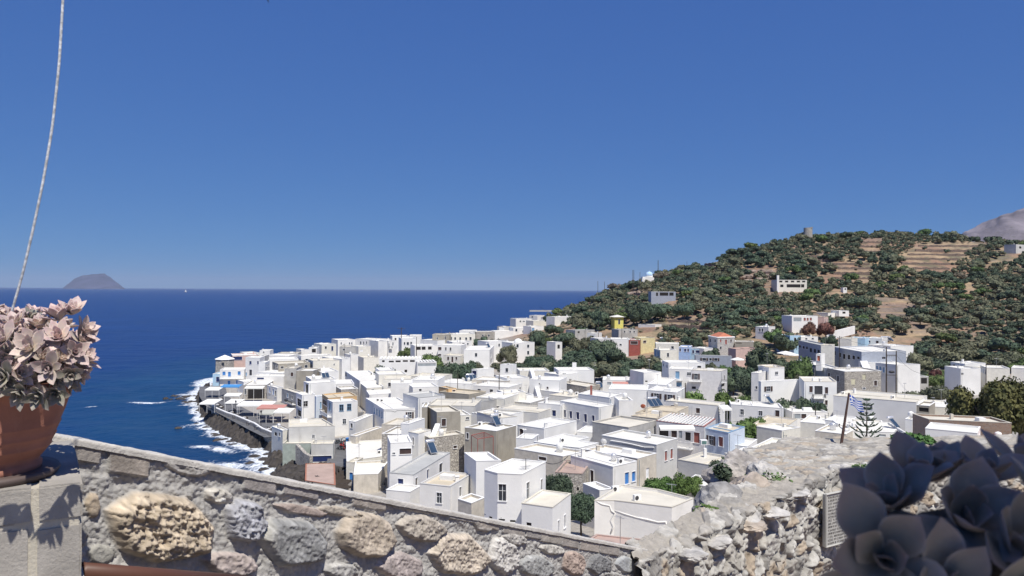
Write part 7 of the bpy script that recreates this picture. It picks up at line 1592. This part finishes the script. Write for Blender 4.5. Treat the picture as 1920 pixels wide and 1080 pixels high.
# --- pot
pc_ = P(-30, 893, 2.42); pz = Cn.z; PS = .91; pt = empty('terracotta_pot', (pc_.x, pc_.y, pz), 'terracotta pot with ribbed base standing on the block pier', 'pot')
prof = [(.02, .018), (.155, .018), (.168, .022), (.170, .045), (.158, .052), (.176, .075), (.196, .10), (.199, .104), (.197, .110), (.210, .135), (.213, .139), (.211, .146), (.224, .175), (.2265, .179), (.225, .186), (.240, .225), (.252, .265), (.258, .29), (.264, .292), (.268, .31), (.262, .325), (.245, .325), (.238, .30), (.02, .29)]; prof = [(a*PS, b*PS) for a, b in prof]
pb3 = MB().lathe(prof, 72).build('body', M['terra'], pt, True); MB().lathe([(.02, 0), (.195, 0), (.205, .016), (.200, .026), (.175, .024), (.02, .022)], 60).build('saucer', mat('dark_saucer', (.12, .09, .08), rough=.6), pt, True)
# --- succulents
def leafdata(L=1.0, Wd=.255, th=.11, cup=.20, nu=12, nv=9):
    Vt = []; 
    for side in (1, -1):
        for i in range(nu):
            t = i/(nu-1); wd = Wd*(.34+.66*math.sin(min(1, t*1.55)*math.pi/2)**1.3)*max(0, 1-max(0, (t-.60)/.40)**1.7)**.75*(1 if t < .995 else .02)
            for j in range(nv):
                s = j/(nv-1)*2-1; x = s*wd; z = cup*(s*s)*wd*1.2+.16*t*t*cup*4*.6; z += side*th*.5*(1-s*s)**.7*(math.sin(math.pi*min(1, t*.9+.1))**.6 if t < 1 else 0)*(.55 if side == 1 else 1.0)
                Vt.append((x, t*L+(.05 if i == nu-1 else 0), z))
    Ff = []; n1 = nu*nv
    for i in range(nu-1):
        for j in range(nv-1):
            a = i*nv+j; Ff.append((a, a+1, a+nv+1, a+nv)); Ff.append((n1+a, n1+a+nv, n1+a+nv+1, n1+a+1))
    for i in range(nu-1):
        a = i*nv; Ff.append((a, a+nv, n1+a+nv, n1+a)); a = i*nv+nv-1; Ff.append((a, n1+a, n1+a+nv, a+nv))
    a = (nu-1)*nv
    for j in range(nv-1): Ff.append((a+j, a+j+1, n1+a+j+1, n1+a+j))
    return np.array(Vt), Ff
LV, LF = leafdata()
def rosette_mesh(seed, n=15, R_=1.0, openness=1.0, m=None):
    rg = random.Random(seed); V = []; Fq = []; Cc = []
    for k in range(n):
        f_ = (k+.5)/n; L = R_*(.30+.70*f_**.7)*rg.uniform(.9, 1.08); el = R(84-58*f_**.9*openness+rg.uniform(-9, 9)); an = k*2.39996+rg.uniform(-.12, .12); roll = rg.uniform(-.15, .15)
        Mx = Matrix.Rotation(an, 4, 'Z') @ Matrix.Translation((0, .04*R_*f_, .12*R_*(1-f_))) @ Matrix.Rotation(el, 4, 'X') @ Matrix.Rotation(roll, 4, 'Y') @ Matrix.Diagonal((L*rg.uniform(.9, 1.1), L, L, 1)); Mn = np.array(Mx)
        q = np.concatenate([LV, np.ones((len(LV), 1))], 1) @ Mn.T; b = len(V); V += [tuple(p_[:3]) for p_ in q]; Fq += [tuple(b+i for i in f) for f in LF]
        tipw = np.clip((LV[:, 1]-.55)/.5, 0, 1); edge = np.clip((np.abs(LV[:, 0])/.255-.7)/.3, 0, 1); rc = rg.uniform(.88, 1.12)
        for tw, eg in zip(tipw, edge): Cc.append(((1+.10*tw+.18*eg)*rc, (1-.04*tw+.12*eg)*rc, (1+.02*tw+.10*eg)*rc))
    me = bpy.data.meshes.new('rosette'); me.from_pydata(V, [], Fq); me.polygons.foreach_set('use_smooth', [True]*len(Fq)); vcol(me, 'tone', np.array(Cc)); me.materials.append(m); me.update(); return me
def succ_mat(name, c, c2):
    m = mat(name, c, rough=.5, var=.12, scale=24, c2=c2, spec=.35, attr='tone', objrand=.12, bump=.0006, bscale=150); b = m.node_tree.nodes['Principled BSDF']; b.inputs['Subsurface Weight'].default_value = .12; b.inputs['Subsurface Radius'].default_value = (.006, .003, .003); b.inputs['Subsurface Scale'].default_value = 1.0; return m
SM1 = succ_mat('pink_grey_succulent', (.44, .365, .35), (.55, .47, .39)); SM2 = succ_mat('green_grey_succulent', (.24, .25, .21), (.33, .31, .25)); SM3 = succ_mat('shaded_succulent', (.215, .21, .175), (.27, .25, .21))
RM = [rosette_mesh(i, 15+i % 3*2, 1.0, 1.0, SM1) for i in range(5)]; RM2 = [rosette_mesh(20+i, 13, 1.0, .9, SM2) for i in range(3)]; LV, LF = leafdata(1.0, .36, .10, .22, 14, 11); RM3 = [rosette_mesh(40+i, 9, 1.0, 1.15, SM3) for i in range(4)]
def place_ros(parent, me, pos, nrm, s, spin, name='rosette'):
    o = bpy.data.objects.new(name, me); col.objects.link(o); o.parent = parent; q = Vector(nrm).to_track_quat('Z', 'Y') @ Matrix.Rotation(spin, 3, 'Z').to_quaternion(); o.rotation_mode = 'QUATERNION'; o.rotation_quaternion = q; o.location = pos; o.scale = (s, s, s); return o
sp = empty('succulent_plant', (pc_.x, pc_.y, pz+.285), 'dense pink-grey succulent rosettes overflowing the terracotta pot, left edge', 'succulent'); rg = random.Random(31)
def dome(th_, ph): # th from the zenith
    r = .25; return Vector((r*math.sin(th_)*math.cos(ph), r*math.sin(th_)*math.sin(ph), .15*math.cos(th_)+.045))
k = 0; N_ = 190
for i in range(N_):
    c_ = 1-i/(N_-1)*1.28; th_ = math.acos(max(-1, c_)); ph = i*2.39996+rg.uniform(-.15, .15); p_ = dome(th_, ph); d = Vector((math.sin(th_)*math.cos(ph), math.sin(th_)*math.sin(ph), max(.1, math.cos(th_)+.35))); d.normalize()
    low = th_ > 1.62; s = rg.uniform(.042, .060) if not low else rg.uniform(.048, .064)
    if ph: bump_ = rg.uniform(-.02, .035)
    p_ = p_+d*bump_
    me = RM2[i % 3] if low and rg.random() < .8 else (RM2[i % 3] if rg.random() < .10 else RM[i % 5]); 
    if low: d = Vector((d.x, d.y, d.z-.5)).normalized()
    place_ros(sp, me, p_, d, s, rg.random()*6, 'rosette')
for (u, v, Y, s, dd) in ((112, 600, 2.330, 0.069, (-.1, -.3, 1)), (135, 590, 2.350, 0.060, (.25, -.3, 1)), (76, 615, 2.330, 0.057, (0, -.4, 1)), (28, 612, 2.280, 0.057, (0, -.4, 1)), (150, 640, 2.380, 0.057, (.8, -.3, .5)), (140, 662, 2.330, 0.055, (.6, -.8, .3)), (155, 620, 2.390, 0.051, (.8, -.2, .6)), (112, 636, 2.280, 0.063, (.2, -.9, .6)), (70, 650, 2.230, 0.061, (0, -1, .5)), (95, 690, 2.200, 0.055, (.2, -1, 0)), (60, 655, 2.190, 0.064, (0, -1, .4)), (10, 640, 2.210, 0.061, (-.1, -1, .6)), (130, 700, 2.270, 0.051, (.6, -.8, -.2)), (105, 735, 2.260, 0.053, (.4, -1, -.3)), (75, 738, 2.210, 0.055, (.1, -1, -.4)), (12, 705, 2.170, 0.061, (0, -1, .1)), (40, 735, 2.210, 0.055, (0, -1, -.4))):
    q = P(u, v, Y-(.10 if v >= 690 else 0))-Vector(sp.location); place_ros(sp, RM2[int(u) % 3] if v > 690 else RM[int(u) % 5], q, Vector(dd).normalized(), s, u*.37, 'rosette')
core = MB().sphere((0, 0, .03), .212, 12, (1, 1, .62)); core.build('stem_mass', mat('dead_stems', (.055, .048, .04), var=.4, scale=30, bump=.01, bscale=60), sp, True)
# cord
cd = [P(*q) for q in ((127, -260, 2.30), (122, -120, 2.30), (118, 0, 2.30), (111, 120, 2.30), (98, 240, 2.31), (80, 345, 2.31), (62, 430, 2.32), (42, 515, 2.33), (20, 592, 2.34), (12, 625, 2.35))]
sm_ = []
for i in range(len(cd)-1):
    for j in range(5): sm_.append(cd[i].lerp(cd[i+1], j/5))
sm_.append(cd[-1]); sm2 = [sm_[0]]+[(sm_[i-1]+sm_[i]*2+sm_[i+1])/4 for i in range(1, len(sm_)-1)]+[sm_[-1]]
o = MB().tube(sm2, .0038, 8).build('cord', mat('grey_white_cord', (.60, .62, .63), var=.3, scale=90, bump=.002, bscale=200), None, True); tag(o, 'pale grey cord hanging down from above into the pink-grey succulent', 'cord')
# dark twig tip at the top edge
tg_ = P(500, -6, 3.0); o = empty('twig', tuple(tg_), 'tip of a dark twig poking in at the top edge of the view', 'twig'); MB().tube([(-.03, 0, .03), (0, 0, .0), (.008, 0, -.022)], [.006, .004, .001], 5).tube([(-.06, 0, .012), (-.02, 0, .012), (.004, 0, -.004)], [.003, .003, .001], 5).build('stem', M['black'], o)
# --- dark succulent close to the lens at the right
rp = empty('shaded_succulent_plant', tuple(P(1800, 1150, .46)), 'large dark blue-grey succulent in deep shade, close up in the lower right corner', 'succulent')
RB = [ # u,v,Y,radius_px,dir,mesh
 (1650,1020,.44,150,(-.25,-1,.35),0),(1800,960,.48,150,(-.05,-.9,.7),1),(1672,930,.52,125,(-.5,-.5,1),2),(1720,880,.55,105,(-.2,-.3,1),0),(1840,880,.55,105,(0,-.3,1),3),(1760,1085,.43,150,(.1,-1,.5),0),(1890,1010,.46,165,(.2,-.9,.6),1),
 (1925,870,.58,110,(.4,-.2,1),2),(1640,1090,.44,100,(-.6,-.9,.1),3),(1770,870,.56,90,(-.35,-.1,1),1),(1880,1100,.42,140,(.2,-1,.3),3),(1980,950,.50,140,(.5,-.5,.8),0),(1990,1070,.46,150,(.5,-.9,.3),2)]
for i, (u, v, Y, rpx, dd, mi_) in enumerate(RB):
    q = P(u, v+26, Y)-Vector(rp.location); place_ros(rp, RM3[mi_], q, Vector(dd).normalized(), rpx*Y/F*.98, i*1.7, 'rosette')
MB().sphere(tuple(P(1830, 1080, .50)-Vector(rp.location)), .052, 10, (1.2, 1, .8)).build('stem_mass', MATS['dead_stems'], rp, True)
# the terrace the photographer stands on: floor, pot under the near plant; plus an added unseen roof to shade it
TF = mat('terrace_floor', (.33, .30, .27), var=.15, scale=2, bump=.01, bscale=12)
o = MB().box((0.2, -1.2, 34.30), (5.5, 6.0, .2)).build('terrace', TF); tag(o, kind='structure')
p3_ = P(1830, 1080, .50); MB_ = MB().lathe([(.02, -.20), (.075, -.20), (.10, -.05), (.108, -.045), (.11, -.03), (.10, -.028), (.02, -.04)], 32); o = empty('plant_pot', (p3_.x+.02, p3_.y, p3_.z-.03), 'small clay pot under the shaded succulent, below the lower right corner', 'pot'); MB_.build('body', M['terra'], o, True)
o = MB().box((p3_.x+.1, p3_.y+.05, p3_.z-.73), (.5, .4, 1.0)).build('ledge', TF); tag(o, 'rendered ledge under the small clay pot, below the lower right corner', 'ledge')
o = MB().box((1.15, -.35, 36.95), (1.9, 2.1, .08)).build('porch_roof', W['white']); tag(o, kind='structure')  # unseen slab above the view, added to keep the near succulent in shade
# ------------------------------------------------------------------ haze
mb = MB().box((0, 9000, 205), (50000, 48000, 420)); hz = mb.build('haze', []); hm = bpy.data.materials.new('haze_air'); hm.use_nodes = True; n = hm.node_tree.nodes; n.clear()
ou = n.new('ShaderNodeOutputMaterial'); pv = n.new('ShaderNodeVolumePrincipled'); pv.inputs['Color'].default_value = (.62, .74, .95, 1); pv.inputs['Density'].default_value = 3.5e-5; pv.inputs['Anisotropy'].default_value = 0.0
hm.node_tree.links.new(pv.outputs[0], ou.inputs['Volume']); hz.data.materials.append(hm); tag(hz, kind='stuff')
